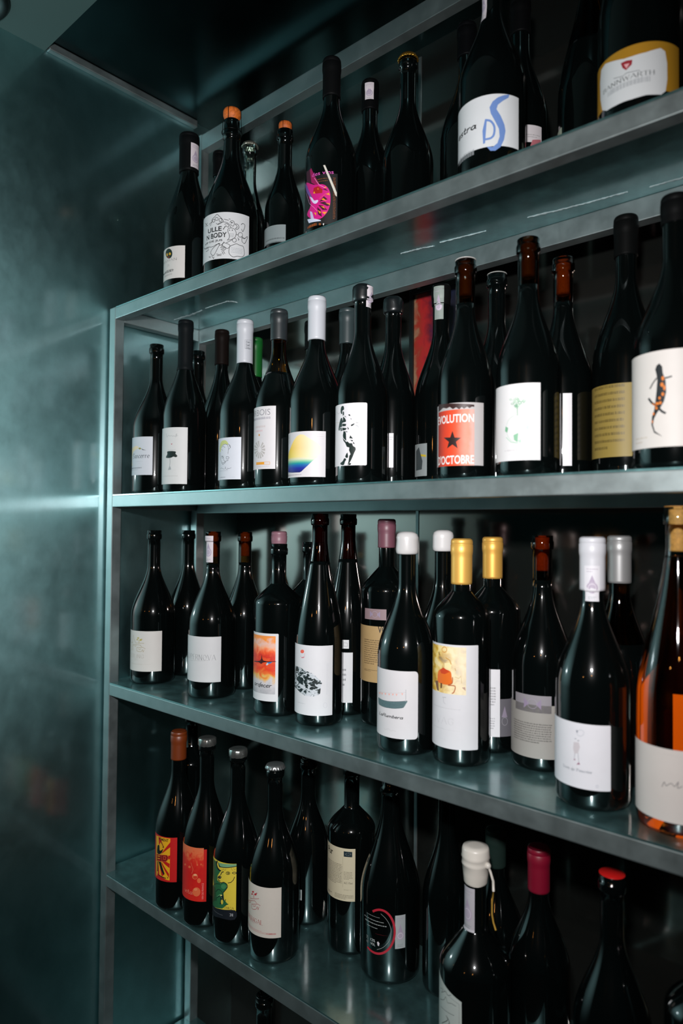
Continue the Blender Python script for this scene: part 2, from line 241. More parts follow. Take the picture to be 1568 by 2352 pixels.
BOTTLES = [
{'row': 1, 'x': 0.1795, 'y': 0.055, 'h': 0.3032, 'r': 0.0435, 'kind': 'champagne', 'cap': ('capsule', '#0b0d0e', 0.072), 'label': 'bottle with a small green mask on its white label, left end of top shelf', 'capr': 0.0188, 'labs': [{'s0': -51.66, 's1': 36.34, 'v0': 19.13, 'v1': 77.98, 'col': '#c9c5c2', 'corner': 0, 'name': 'front_label', 'ops': [('p', '#12261c', [(11.66, 64.63), (11.33, 61.85), (10.26, 59.48), (8.51, 57.78), (6.17, 56.95), (3.37, 57.11), (0.3, 58.3), (-2.82, 60.43), (-5.63, 63.27), (-7.71, 66.47), (-8.55, 69.59), (-7.91, 72.25), (-5.98, 74.24), (-3.24, 75.48), (-0.14, 75.94), (2.96, 75.6), (5.81, 74.5), (8.22, 72.68), (10.06, 70.3), (11.23, 67.54)]), ('p', '#c79a22', [(8.37, 64.82), (8.25, 64.06), (7.89, 63.43), (7.3, 62.99), (6.54, 62.79), (5.68, 62.85), (4.79, 63.17), (3.96, 63.71), (3.28, 64.43), (2.83, 65.24), (2.66, 66.06), (2.8, 66.82), (3.22, 67.42), (3.87, 67.83), (4.69, 68.01), (5.57, 67.93), (6.44, 67.62), (7.22, 67.1), (7.83, 66.42), (8.22, 65.63)]), ('p', '#b98d22', [(0.43, 64.98), (0.33, 64.12), (-0.03, 63.41), (-0.61, 62.93), (-1.38, 62.72), (-2.26, 62.82), (-3.17, 63.21), (-4.04, 63.86), (-4.77, 64.7), (-5.25, 65.65), (-5.44, 66.59), (-5.31, 67.44), (-4.87, 68.11), (-4.18, 68.55), (-3.33, 68.72), (-2.41, 68.6), (-1.52, 68.22), (-0.73, 67.6), (-0.12, 66.81), (0.28, 65.9)]), ('p', '#7a2a20', [(-1.47, 61.38), (5.13, 60.6), (3.98, 58.0), (0.04, 58.53)]), ('t', 'SHAMAN', -25.52, 51.7, 22.0, 4.47, '#40423f', 'serif', 0.5), ('t', '21', -1.74, 42.92, 4.31, 3.9, '#555', 'serif', 0.4), ('x', '#8c8a88', -7.47, 32.23, 13.24, 38.84, 1, 0.45, 1), ('t', 'MARGUET', -20.61, 31.7, 15.49, 3.67, '#20282a', 'bold', 0.5), ('x', '#a5a2a0', -12.76, 23.49, 11.89, 31.37, 1, 0.45, 1)]}, {'s0': 20.61, 's1': 40.77, 'v0': 236.81, 'v1': 282.19, 'col': '#cfc6cc', 'corner': 0, 'name': 'tax_strip', 'ops': [('p', '#a799ae', [(25.05, 255.87), (36.33, 255.87), (33.92, 262.22), (30.69, 270.39), (27.46, 262.22)]), ('p', '#b0a4b6', [(37.95, 254.05), (37.4, 256.83), (35.82, 259.19), (33.47, 260.76), (30.69, 261.31), (27.91, 260.76), (25.56, 259.19), (23.99, 256.83), (23.43, 254.06), (23.98, 251.28), (25.56, 248.92), (27.91, 247.35), (30.69, 246.8), (33.47, 247.35), (35.82, 248.92), (37.39, 251.28)]), ('l', '#e0dbe2', 0.5, [(35.53, 254.05), (35.16, 255.91), (34.11, 257.48), (32.54, 258.52), (30.69, 258.89), (28.84, 258.52), (27.27, 257.48), (26.22, 255.91), (25.85, 254.05), (26.22, 252.2), (27.27, 250.63), (28.84, 249.58), (30.69, 249.22), (32.54, 249.58), (34.11, 250.63), (35.16, 252.2)], 1), ('x', '#a49aa8', 23.63, 273.11, 37.75, 279.47, 2, 0.4, 3), ('x', '#7d8a8c', 25.05, 238.63, 36.33, 243.16, 2, 0.5, 5)], 'r': 0.0186}]},
{'row': 1, 'x': 0.2922, 'y': 0.065, 'h': 0.3134, 'r': 0.0473, 'kind': 'champagne', 'cap': ('cork', '#c8641e', 0.0), 'label': 'big bottle with black doodles all over its white label and a wired cork, top shelf', 'labs': [{'s0': -73.6, 's1': 76.4, 'v0': 26.91, 'v1': 107.14, 'col': '#c8cacd', 'corner': 0, 'name': 'front_label', 'ops': [('t', 'ULLE', -2.58, 74.88, 26.72, 8.11, '#14181a', 'bold', 0.5), ('t', 'N BODY', -6.38, 63.76, 35.63, 8.72, '#14181a', 'bold', 0.5), ('t', 'UP DE JUS', -11.73, 56.2, 28.25, 4.36, '#14181a', 'bold', 0.5), ('l', '#14181a', 0.8, [(-19.68, 57.38), (-15.0, 52.54), (-1.52, 51.48), (9.41, 49.51), (16.92, 51.98), (23.09, 52.52)], 0), ('l', '#14181a', 0.8, [(23.13, 50.02), (27.03, 50.36), (31.39, 55.8)], 0), ('l', '#14181a', 0.8, [(19.23, 86.62), (24.58, 89.17), (32.21, 89.74), (37.79, 87.63), (41.51, 82.86), (42.76, 79.84)], 0), ('l', '#14181a', 0.8, [(7.05, 91.37), (7.78, 97.47), (13.26, 100.7), (17.58, 104.35), (21.76, 100.67), (27.09, 95.22), (29.06, 90.76), (20.61, 86.45), (16.38, 88.91)], 0), ('l', '#14181a', 0.8, [(37.3, 77.02), (39.11, 78.97), (43.98, 79.95), (48.29, 78.57), (51.14, 73.99), (51.49, 70.3), (49.09, 63.7), (44.21, 60.65), (36.31, 58.31)], 0), ('l', '#14181a', 0.8, [(37.3, 77.02), (37.98, 72.06), (39.86, 67.79), (39.92, 62.82), (37.52, 59.59)], 0), ('l', '#14181a', 0.8, [(40.82, 89.04), (42.01, 91.62), (45.66, 92.6), (48.15, 89.79), (46.99, 84.02), (44.55, 83.74), (41.46, 86.59)], 0), ('l', '#14181a', 0.8, [(49.42, 87.47), (53.8, 87.56), (56.41, 83.06), (53.27, 78.72), (50.14, 79.46), (53.22, 83.08), (49.42, 87.47)], 0), ('l', '#14181a', 0.8, [(60.28, 88.3), (62.95, 91.15), (67.21, 89.48), (65.87, 82.19), (63.14, 77.08), (61.05, 80.96)], 0), ('l', '#14181a', 0.8, [(61.9, 66.75), (66.1, 65.3), (71.98, 70.76), (72.8, 69.12), (70.55, 63.4), (66.92, 57.36), (61.99, 59.88), (61.9, 66.75)], 0), ('l', '#14181a', 0.8, [(21.07, 53.34), (23.75, 52.46), (19.81, 45.38), (12.02, 34.03), (5.4, 39.09), (8.67, 45.28), (21.07, 53.34)], 0), ('l', '#14181a', 0.8, [(27.68, 49.71), (31.42, 53.94), (41.3, 49.83), (38.31, 44.68), (34.01, 45.21), (27.68, 49.71)], 0), ('l', '#14181a', 0.8, [(25.16, 45.5), (28.97, 48.4), (34.64, 44.59), (30.33, 40.89), (25.84, 42.96)], 0), ('l', '#14181a', 0.8, [(40.71, 47.92), (46.17, 50.88), (52.32, 53.58), (58.1, 52.13), (64.17, 51.63), (66.37, 45.28), (66.48, 37.15), (61.67, 32.88), (53.84, 32.61), (46.41, 30.35), (39.63, 36.66), (40.71, 47.92)], 0), ('l', '#14181a', 0.8, [(-10.0, 50.23), (-1.5, 50.22), (-1.4, 45.79), (-8.46, 45.32)], 0), ('l', '#14181a', 0.8, [(31.64, 85.69), (35.96, 86.95), (39.07, 82.7), (37.26, 80.76), (33.54, 83.18), (29.87, 77.01)], 0), ('l', '#14181a', 0.8, [(29.23, 77.66), (32.94, 81.32)], 0), ('l', '#14181a', 0.8, [(51.51, 69.05), (55.29, 69.71)], 0), ('l', '#14181a', 0.8, [(61.89, 68.0), (67.53, 65.69)], 0), ('l', '#14181a', 0.8, [(35.14, 53.93), (40.0, 56.59), (44.84, 59.46)], 0), ('l', '#14181a', 0.8, [(54.08, 64.49), (56.68, 61.85), (54.77, 60.24)], 0), ('l', '#14181a', 0.8, [(0.7, 90.5), (7.01, 93.26), (3.61, 87.2)], 0), ('l', '#14181a', 0.8, [(-13.08, 96.91), (-3.46, 89.21), (-11.28, 91.18), (-4.73, 94.66)], 0), ('l', '#14181a', 0.8, [(30.91, 94.43), (34.64, 93.78), (38.34, 92.64)], 0), ('l', '#14181a', 0.8, [(38.92, 95.16), (41.36, 94.69)], 0), ('l', '#14181a', 0.8, [(17.87, 35.64), (22.68, 33.87), (27.24, 34.79)], 0), ('l', '#14181a', 0.8, [(18.61, 32.43), (26.63, 32.03)], 0), ('l', '#14181a', 0.8, [(27.82, 39.12), (30.42, 34.05)], 0), ('l', '#14181a', 0.8, [(30.35, 39.65), (32.9, 35.25)], 0), ('l', '#14181a', 0.8, [(8.05, 33.52), (12.11, 28.39), (12.83, 31.39)], 0), ('l', '#14181a', 0.8, [(0.88, 33.89), (4.65, 31.74), (3.7, 34.46)], 0), ('l', '#14181a', 0.75, [(20.48, 95.83), (20.34, 95.08), (19.91, 94.43), (19.23, 93.97), (18.36, 93.73), (17.38, 93.75), (16.38, 94.03), (15.46, 94.53), (14.72, 95.21), (14.24, 96.0), (14.06, 96.8), (14.22, 97.55), (14.68, 98.16), (15.4, 98.59), (16.31, 98.8), (17.3, 98.76), (18.29, 98.5), (19.17, 98.02), (19.86, 97.37), (20.31, 96.62)], 1), ('l', '#14181a', 0.75, [(13.74, 93.73), (13.62, 92.98), (13.26, 92.35), (12.68, 91.9), (11.94, 91.69), (11.1, 91.73), (10.24, 92.03), (9.45, 92.56), (8.81, 93.25), (8.39, 94.05), (8.24, 94.86), (8.37, 95.6), (8.76, 96.21), (9.38, 96.63), (10.16, 96.82), (11.02, 96.76), (11.86, 96.47), (12.62, 95.96), (13.21, 95.3), (13.6, 94.53)], 1), ('l', '#14181a', 0.75, [(27.12, 93.35), (27.0, 92.49), (26.65, 91.73), (26.08, 91.15), (25.36, 90.8), (24.56, 90.73), (23.74, 90.94), (22.99, 91.41), (22.4, 92.09), (22.0, 92.91), (21.86, 93.8), (21.98, 94.65), (22.35, 95.4), (22.93, 95.96), (23.67, 96.28), (24.48, 96.35), (25.29, 96.15), (26.02, 95.69), (26.6, 95.03), (26.98, 94.23)], 1), ('l', '#14181a', 0.75, [(63.01, 71.4), (62.81, 70.1), (62.23, 68.82), (61.31, 67.7), (60.17, 66.86), (58.9, 66.38), (57.65, 66.31), (56.52, 66.66), (55.63, 67.39), (55.05, 68.41), (54.85, 69.63), (55.02, 70.92), (55.57, 72.15), (56.44, 73.22), (57.55, 74.03), (58.8, 74.49), (60.07, 74.58), (61.23, 74.27), (62.17, 73.59), (62.78, 72.61)], 1), ('l', '#14181a', 0.75, [(51.93, 59.76), (51.78, 58.67), (51.3, 57.64), (50.56, 56.77), (49.61, 56.15), (48.56, 55.84), (47.52, 55.88), (46.57, 56.25), (45.82, 56.93), (45.33, 57.83), (45.15, 58.87), (45.3, 59.95), (45.77, 60.95), (46.5, 61.79), (47.44, 62.39), (48.48, 62.69), (49.53, 62.66), (50.49, 62.31), (51.25, 61.67), (51.75, 60.79)], 1), ('l', '#14181a', 0.75, [(31.54, 44.6), (31.45, 44.12), (31.19, 43.69), (30.78, 43.36), (30.26, 43.15), (29.67, 43.09), (29.09, 43.19), (28.55, 43.43), (28.13, 43.79), (27.85, 44.24), (27.75, 44.72), (27.84, 45.2), (28.1, 45.62), (28.52, 45.95), (29.05, 46.15), (29.63, 46.2), (30.22, 46.11), (30.75, 45.87), (31.17, 45.52), (31.44, 45.08)], 1), ('p', '#14181a', [(44.54, 89.05), (44.5, 88.66), (44.36, 88.29), (44.15, 88.0), (43.88, 87.79), (43.58, 87.7), (43.28, 87.74), (43.01, 87.89), (42.79, 88.15), (42.64, 88.48), (42.59, 88.86), (42.63, 89.25), (42.77, 89.61), (42.98, 89.91), (43.25, 90.11), (43.55, 90.2), (43.85, 90.16), (44.13, 90.01), (44.35, 89.76), (44.49, 89.43)]), ('p', '#14181a', [(45.94, 89.51), (45.92, 89.24), (45.85, 88.98), (45.73, 88.78), (45.57, 88.64), (45.4, 88.58), (45.23, 88.6), (45.08, 88.71), (44.95, 88.89), (44.87, 89.12), (44.84, 89.39), (44.87, 89.66), (44.94, 89.91), (45.06, 90.12), (45.21, 90.26), (45.38, 90.32), (45.55, 90.3), (45.71, 90.19), (45.83, 90.01), (45.91, 89.78)]), ('p', '#14181a', [(41.1, 75.97), (41.07, 75.66), (40.97, 75.38), (40.81, 75.14), (40.61, 74.99), (40.38, 74.93), (40.16, 74.96), (39.95, 75.09), (39.79, 75.3), (39.68, 75.57), (39.64, 75.88), (39.67, 76.19), (39.77, 76.47), (39.93, 76.7), (40.13, 76.86), (40.36, 76.92), (40.59, 76.88), (40.79, 76.76), (40.95, 76.55), (41.06, 76.28)]), ('p', '#14181a', [(45.8, 76.39), (45.76, 76.08), (45.64, 75.79), (45.45, 75.55), (45.22, 75.38), (44.95, 75.31), (44.69, 75.33), (44.45, 75.45), (44.26, 75.65), (44.13, 75.91), (44.09, 76.22), (44.12, 76.53), (44.24, 76.82), (44.43, 77.06), (44.67, 77.22), (44.93, 77.3), (45.19, 77.28), (45.43, 77.16), (45.63, 76.96), (45.75, 76.7)]), ('p', '#14181a', [(10.64, 66.79), (10.61, 66.45), (10.51, 66.15), (10.36, 65.93), (10.16, 65.81), (9.94, 65.8), (9.72, 65.9), (9.51, 66.1), (9.35, 66.39), (9.24, 66.72), (9.2, 67.08), (9.23, 67.42), (9.33, 67.71), (9.48, 67.93), (9.68, 68.05), (9.9, 68.06), (10.13, 67.96), (10.33, 67.76), (10.49, 67.48), (10.6, 67.14)]), ('p', '#14181a', [(11.09, 62.95), (11.06, 62.68), (10.97, 62.46), (10.81, 62.29), (10.62, 62.2), (10.4, 62.2), (10.18, 62.29), (9.97, 62.46), (9.81, 62.68), (9.7, 62.95), (9.66, 63.23), (9.7, 63.49), (9.79, 63.72), (9.95, 63.88), (10.15, 63.96), (10.37, 63.96), (10.59, 63.88), (10.79, 63.71), (10.95, 63.49), (11.05, 63.22)]), ('p', '#14181a', [(24.15, 66.76), (24.13, 66.34), (24.05, 65.96), (23.93, 65.67), (23.76, 65.49), (23.58, 65.44), (23.39, 65.52), (23.23, 65.73), (23.09, 66.04), (23.0, 66.44), (22.96, 66.86), (22.99, 67.28), (23.07, 67.66), (23.2, 67.95), (23.36, 68.13), (23.54, 68.18), (23.73, 68.1), (23.9, 67.89), (24.03, 67.57), (24.12, 67.18)]), ('p', '#14181a', [(17.99, 66.19), (17.97, 65.84), (17.89, 65.54), (17.77, 65.31), (17.61, 65.17), (17.44, 65.14), (17.26, 65.22), (17.1, 65.4), (16.97, 65.67), (16.88, 66.0), (16.85, 66.35), (16.87, 66.69), (16.95, 66.99), (17.07, 67.22), (17.23, 67.36), (17.41, 67.39), (17.58, 67.31), (17.74, 67.13), (17.87, 66.86), (17.95, 66.54)]), ('x', '#9aa0a4', 43.16, 37.09, 63.66, 46.85, 4, 0.45, 1), ('x', '#6a7073', 40.43, 63.62, 48.47, 70.94, 3, 0.45, 1)]}]},
{'row': 1, 'x': 0.2363, 'y': 0.155, 'h': 0.3072, 'r': 0.034, 'kind': 'burgundy', 'cap': ('crown', '#b9b4a6', 0), 'label': 'clear glass bottle with a silver crown cap, behind the doodled label on the top shelf', 'glass': 'clear', 'labs': []},
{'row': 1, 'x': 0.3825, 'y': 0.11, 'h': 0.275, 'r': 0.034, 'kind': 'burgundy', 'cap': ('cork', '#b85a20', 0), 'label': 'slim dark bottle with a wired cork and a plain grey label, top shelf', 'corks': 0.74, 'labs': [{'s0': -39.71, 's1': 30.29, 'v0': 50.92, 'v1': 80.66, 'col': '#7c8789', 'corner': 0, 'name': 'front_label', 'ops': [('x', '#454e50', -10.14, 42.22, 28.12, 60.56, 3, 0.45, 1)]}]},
{'row': 1, 'x': 0.5366, 'y': 0.062, 'h': 0.2909, 'r': 0.0394, 'kind': 'burgundy', 'cap': ('capsule', '#0a0b0c', 0.06), 'label': 'dark bottle with a magenta shell spiral on its black label, top shelf', 'labs': [{'s0': -55.48, 's1': 39.52, 'v0': 18.38, 'v1': 94.33, 'col': '#0a0b0c', 'corner': 0, 'name': 'front_label', 'ops': [('p', '#3a0a24', [(-18.6, 107.8), (-3.94, 108.65), (1.63, 97.64), (-4.34, 86.33), (-16.72, 91.46)]), ('p', '#8e1150', [(-6.99, 106.5), (-3.57, 108.51), (2.89, 95.81), (12.03, 79.74), (9.94, 77.34), (-2.88, 85.81)]), ('p', '#c4147a', [(-18.14, 92.59), (1.83, 81.38), (16.1, 79.04), (23.38, 74.98), (28.14, 66.82), (29.17, 56.46), (28.33, 46.08), (23.74, 35.35), (13.59, 27.46), (-2.11, 31.68), (-14.27, 42.25), (-3.84, 52.73), (-12.82, 75.3)]), ('p', '#a2181e', [(1.89, 76.61), (9.94, 77.34), (17.16, 71.33), (16.73, 65.72), (6.75, 66.71), (0.7, 70.31)]), ('p', '#3c0820', [(11.78, 52.82), (24.97, 55.56), (19.22, 60.69)]), ('p', '#3c0820', [(12.32, 51.78), (24.6, 45.21), (28.32, 46.55), (20.26, 52.57)]), ('p', '#3c0820', [(10.24, 48.87), (17.47, 40.13), (25.12, 39.53), (17.4, 46.74)]), ('p', '#3c0820', [(8.65, 46.36), (10.39, 34.65), (16.58, 29.86), (14.48, 40.54)]), ('p', '#3c0820', [(16.67, 71.39), (25.8, 67.8), (21.51, 71.8)]), ('p', '#e0921e', [(15.33, 56.0), (23.58, 53.27), (18.27, 57.96)]), ('p', '#e0921e', [(22.54, 63.23), (28.19, 61.63), (26.76, 65.42)]), ('p', '#e0921e', [(22.19, 50.05), (28.32, 47.02), (28.3, 49.38)]), ('p', '#e0921e', [(14.42, 46.22), (21.32, 41.63), (19.36, 45.11)]), ('p', '#e0921e', [(16.51, 37.42), (20.44, 33.22), (24.2, 36.74)]), ('p', '#e0921e', [(9.25, 41.5), (13.52, 35.03), (15.01, 37.63)]), ('p', '#e0921e', [(2.97, 39.23), (6.56, 33.58), (7.08, 37.72)]), ('p', '#e0921e', [(19.1, 73.45), (23.4, 72.62), (21.96, 75.07)]), ('p', '#e0921e', [(0.72, 68.88), (5.03, 67.16), (3.19, 71.47)]), ('p', '#e0921e', [(8.91, 72.83), (10.53, 71.53), (9.96, 74.96)]), ('p', '#6a4a94', [(-27.34, 96.53), (-15.34, 86.98), (-0.5, 62.6), (-3.98, 62.32), (-17.75, 79.37)]), ('p', '#cfc4e4', [(-6.33, 66.03), (-0.49, 62.12), (3.36, 57.17), (9.62, 56.57), (9.65, 53.72), (5.78, 51.78), (0.25, 55.22)]), ('l', '#f0a8d4', 0.45, [(2.94, 91.51), (11.51, 78.9), (20.54, 73.3)], 0), ('l', '#e49ad0', 0.4, [(-17.68, 76.93), (-6.96, 55.74), (2.26, 47.5), (8.72, 40.2)], 0), ('l', '#e46a3a', 0.4, [(12.25, 57.93), (19.2, 62.11), (23.47, 65.06)], 0), ('p', '#c4cae0', [(-12.99, 34.06), (1.22, 30.69), (14.63, 25.42), (15.15, 23.92), (6.1, 24.69), (-8.13, 26.52)]), ('p', '#bcb2d6', [(-5.97, 43.92), (-0.88, 41.29), (3.09, 30.18), (-3.53, 32.13)]), ('t', 'des vins', -1.62, 93.7, 33.52, 5.66, '#d055b0', 'sans', 0.5), ('x', '#7a4a20', 8.73, 81.99, 24.73, 88.99, 2, 0.45, 1), ('x', '#8a4a1e', 33.09, 25.79, 36.71, 88.69, 26, 0.62, 21), ('x', '#a8551e', -11.76, 16.72, 7.87, 24.48, 1, 0.6, 1), ('p', '#c9c6bc', [(17.8, 107.17), (20.7, 107.31), (38.5, 66.08), (38.56, 59.95), (36.15, 62.04)]), ('p', '#8a4a1e', [(15.19, 19.2), (15.11, 18.7), (14.87, 18.28), (14.48, 17.97), (13.99, 17.81), (13.44, 17.81), (12.88, 17.98), (12.37, 18.3), (11.97, 18.74), (11.7, 19.24), (11.61, 19.77), (11.69, 20.27), (11.95, 20.68), (12.34, 20.98), (12.85, 21.13), (13.4, 21.12), (13.95, 20.95), (14.45, 20.64), (14.85, 20.22), (15.1, 19.72)]), ('p', '#c8c8c8', [(18.15, 19.78), (20.08, 20.06), (19.63, 16.8), (18.42, 17.39)])]}]},
{'row': 1, 'x': 0.5326, 'y': 0.16, 'h': 0.3065, 'r': 0.04, 'kind': 'burgundy', 'cap': ('capsule', '#08090a', 0.05), 'label': 'black bottle with a torn tax strip hanging on its neck, back of the top shelf', 'labs': [{'s0': 0.77, 's1': 15.91, 'v0': 270.54, 'v1': 297.96, 'col': '#cfc6cc', 'corner': 0, 'name': 'tax_strip', 'ops': [('p', '#a799ae', [(4.1, 282.06), (12.58, 282.06), (10.76, 285.9), (8.34, 290.83), (5.92, 285.9)]), ('p', '#b0a4b6', [(13.79, 280.96), (13.38, 283.05), (12.19, 284.81), (10.43, 286.0), (8.34, 286.41), (6.25, 286.0), (4.49, 284.81), (3.3, 283.05), (2.89, 280.96), (3.3, 278.87), (4.49, 277.11), (6.25, 275.92), (8.34, 275.51), (10.43, 275.92), (12.19, 277.1), (13.38, 278.87)]), ('l', '#e0dbe2', 0.5, [(11.97, 280.96), (11.7, 282.35), (10.91, 283.53), (9.73, 284.32), (8.34, 284.59), (6.95, 284.32), (5.77, 283.53), (4.98, 282.35), (4.71, 280.96), (4.98, 279.57), (5.77, 278.39), (6.95, 277.6), (8.34, 277.33), (9.73, 277.6), (10.91, 278.39), (11.7, 279.57)], 1), ('x', '#a49aa8', 3.04, 292.48, 13.64, 296.31, 2, 0.4, 3), ('x', '#7d8a8c', 4.1, 271.64, 12.58, 274.38, 2, 0.5, 5)], 'r': 0.0142}]},
{'row': 1, 'x': 0.6174, 'y': 0.15, 'h': 0.3042, 'r': 0.04, 'kind': 'burgundy', 'cap': ('crown', '#b98a34', 0), 'label': 'black bottle with a gold crown cap, top shelf', 'labs': []},
{'row': 1, 'x': 0.7174, 'y': 0.16, 'h': 0.3128, 'r': 0.0385, 'kind': 'burgundy', 'cap': ('capsule', '#07080a', 0.05), 'label': 'unlabelled black bottle left of the blue brushstroke label, back of the top shelf', 'labs': []},
{'row': 1, 'x': 0.815, 'y': 0.062, 'h': 0.298, 'r': 0.042, 'kind': 'burgundy', 'cap': ('capsule', '#0a0b0d', 0.05), 'label': 'dark bottle with a blue brushstroke letter on its white label, top shelf', 'labs': [{'s0': -46.83, 's1': 58.17, 'v0': 32.98, 'v1': 97.22, 'col': '#c6c9cc', 'corner': 0, 'name': 'front_label', 'ops': [('p', '#6280b8', [(43.67, 97.51), (42.18, 93.18), (35.09, 88.5), (28.94, 83.47), (27.39, 78.13), (32.44, 70.05), (37.12, 59.61), (38.55, 51.7), (36.63, 40.74), (32.57, 31.9), (25.99, 27.12), (20.28, 27.62), (16.08, 33.1), (23.37, 32.13), (28.57, 36.42), (31.19, 44.48), (30.36, 53.87), (26.39, 62.03), (20.64, 73.32), (19.05, 81.1), (22.66, 87.89), (28.91, 92.62), (36.45, 95.62)]), ('p', '#6280b8', [(13.84, 67.79), (15.96, 66.54), (14.95, 52.72), (13.95, 38.09), (11.55, 37.28), (10.67, 53.7)]), ('l', '#6280b8', 2.6, [(14.9, 66.21), (20.67, 63.89), (24.85, 56.74), (24.36, 47.37), (20.74, 43.16), (14.46, 42.57)], 0), ('t', 'estra', -32.69, 59.73, 1.27, 7.63, '#1c2022', 'hand', 1.6), ('x', '#8b9094', -32.28, 21.68, 0.21, 40.98, 1, 0.45, 1)]}, {'s0': -14.29, 's1': -0.59, 'v0': 214.3, 'v1': 260.35, 'col': '#cfc6cc', 'corner': 0, 'name': 'tax_strip', 'ops': [('p', '#a799ae', [(-11.28, 233.64), (-3.6, 233.64), (-5.25, 240.09), (-7.44, 248.38), (-9.63, 240.09)]), ('p', '#b0a4b6', [(-2.51, 231.8), (-2.88, 233.69), (-3.95, 235.29), (-5.55, 236.36), (-7.44, 236.73), (-9.33, 236.36), (-10.93, 235.29), (-12.0, 233.69), (-12.37, 231.8), (-12.0, 229.91), (-10.93, 228.31), (-9.33, 227.24), (-7.44, 226.87), (-5.55, 227.24), (-3.95, 228.31), (-2.88, 229.91)]), ('l', '#e0dbe2', 0.5, [(-4.15, 231.8), (-4.4, 233.06), (-5.11, 234.12), (-6.18, 234.84), (-7.44, 235.09), (-8.7, 234.84), (-9.76, 234.12), (-10.48, 233.06), (-10.73, 231.8), (-10.48, 230.54), (-9.77, 229.47), (-8.7, 228.76), (-7.44, 228.51), (-6.18, 228.76), (-5.12, 229.47), (-4.4, 230.54)], 1), ('x', '#a49aa8', -12.23, 251.14, -2.65, 257.59, 2, 0.4, 3), ('x', '#7d8a8c', -11.28, 216.14, -3.6, 220.75, 2, 0.5, 5)], 'r': 0.0138}]},
{'row': 1, 'x': 0.8038, 'y': 0.16, 'h': 0.3064, 'r': 0.0375, 'kind': 'burgundy', 'cap': ('capsule', '#08090a', 0.05), 'label': 'black bottle with a tiny pale back label, behind the blue brushstroke bottle', 'labs': [{'s0': 22.92, 's1': 49.06, 'v0': 86.21, 'v1': 109.58, 'col': '#c5bfc2', 'corner': 0, 'name': 'back_label', 'ops': [('p', '#a8626a', [(34.27, 89.39), (47.68, 92.19), (47.71, 83.86), (31.21, 80.83)]), ('x', '#888', 25.28, 91.83, 46.46, 97.87, 2, 0.45, 1)]}]},
{'row': 1, 'x': 0.9078, 'y': 0.15, 'h': 0.315, 'r': 0.041, 'kind': 'flute', 'cap': ('capsule', '#0a0b0b', 0.04), 'label': 'dark amber glowing flute bottle behind the gold label, top shelf', 'glass': 'amberdark', 'labs': [{'s0': -47.68, 's1': -25.68, 'v0': 57.98, 'v1': 78.64, 'col': '#9aa896', 'corner': 0, 'name': 'back_label', 'ops': []}]},
{'row': 1, 'x': 0.9967, 'y': 0.062, 'h': 0.325, 'r': 0.0425, 'kind': 'flute', 'cap': ('capsule', '#0b0c0c', 0.05), 'label': 'bottle with a gold label and white panel, right end of the top shelf', 'labs': [{'s0': -127.72, 's1': 62.28, 'v0': 25.16, 'v1': 76.91, 'col': '#c39032', 'corner': 0, 'name': 'front_label', 'ops': [('p', '#c5c8ca', [(-32.56, 71.93), (-0.5, 65.44), (20.91, 65.73), (40.61, 66.76), (41.03, 24.82), (20.84, 20.73), (-0.54, 19.84), (-30.07, 25.99)]), ('p', '#8e1c28', [(-4.23, 62.52), (1.75, 62.57), (7.63, 61.22), (6.98, 56.33), (1.29, 52.49), (-2.35, 56.45)]), ('p', '#d8a0a4', [(-0.97, 59.56), (4.82, 58.53), (1.74, 54.17)]), ('t', 'BANNWARTH', -27.83, 41.78, 29.53, 4.6, '#3c4244', 'serif', 0.7), ('l', '#666c70', 0.6, [(-12.34, 50.26), (-2.83, 47.76), (1.73, 49.26), (6.11, 48.73), (14.58, 48.03)], 0), ('x', '#9a9ea2', -20.38, 29.48, 25.12, 45.39, 1, 0.45, 1)], 'mat': 'goldpaper'}]},
{'row': 1, 'x': 0.1438, 'y': 0.155, 'h': 0.3248, 'r': 0.037, 'kind': 'bordeaux', 'cap': ('capsule', '#08090a', 0.05), 'label': 'black bottle half hidden behind the doodled label, top shelf back row', 'labs': []},
{'row': 2, 'x': 0.0739, 'y': 0.06, 'h': 0.2963, 'r': 0.0435, 'kind': 'burgundy', 'cap': ('none', '', 0), 'label': 'bottle with a white heron on its label, left end of the second shelf', 'labs': [{'s0': -45.62, 's1': 38.38, 'v0': 36.4, 'v1': 109.61, 'col': '#c3c6ce', 'corner': 0, 'name': 'front_label', 'ops': [('p', '#dcc9a8', [(-23.85, 87.14), (-3.9, 91.75), (4.7, 92.35), (9.43, 88.48), (-0.51, 85.08), (-11.91, 79.53), (-18.88, 67.19), (-13.58, 56.25), (-23.83, 57.82), (-23.81, 75.69)]), ('p', '#8a8420', [(8.34, 87.74), (12.58, 89.14), (15.59, 86.63), (11.63, 85.19)]), ('p', '#2c3018', [(14.61, 87.47), (19.34, 85.33), (26.27, 83.24), (18.45, 84.16)]), ('t', 'Sancerre', -10.08, 68.92, 32.15, 9.14, '#4a5058', 'black', 0.9), ('x', '#a8acb4', 1.51, 61.44, 19.75, 63.71, 1, 0.45, 1), ('x', '#b2b6be', 8.95, 58.01, 13.19, 59.36, 1, 0.45, 1), ('x', '#5d626a', -23.81, 48.35, 17.23, 52.11, 1, 0.6, 1), ('x', '#a8acb4', -23.85, 45.02, 8.14, 48.49, 1, 0.45, 1)]}]},
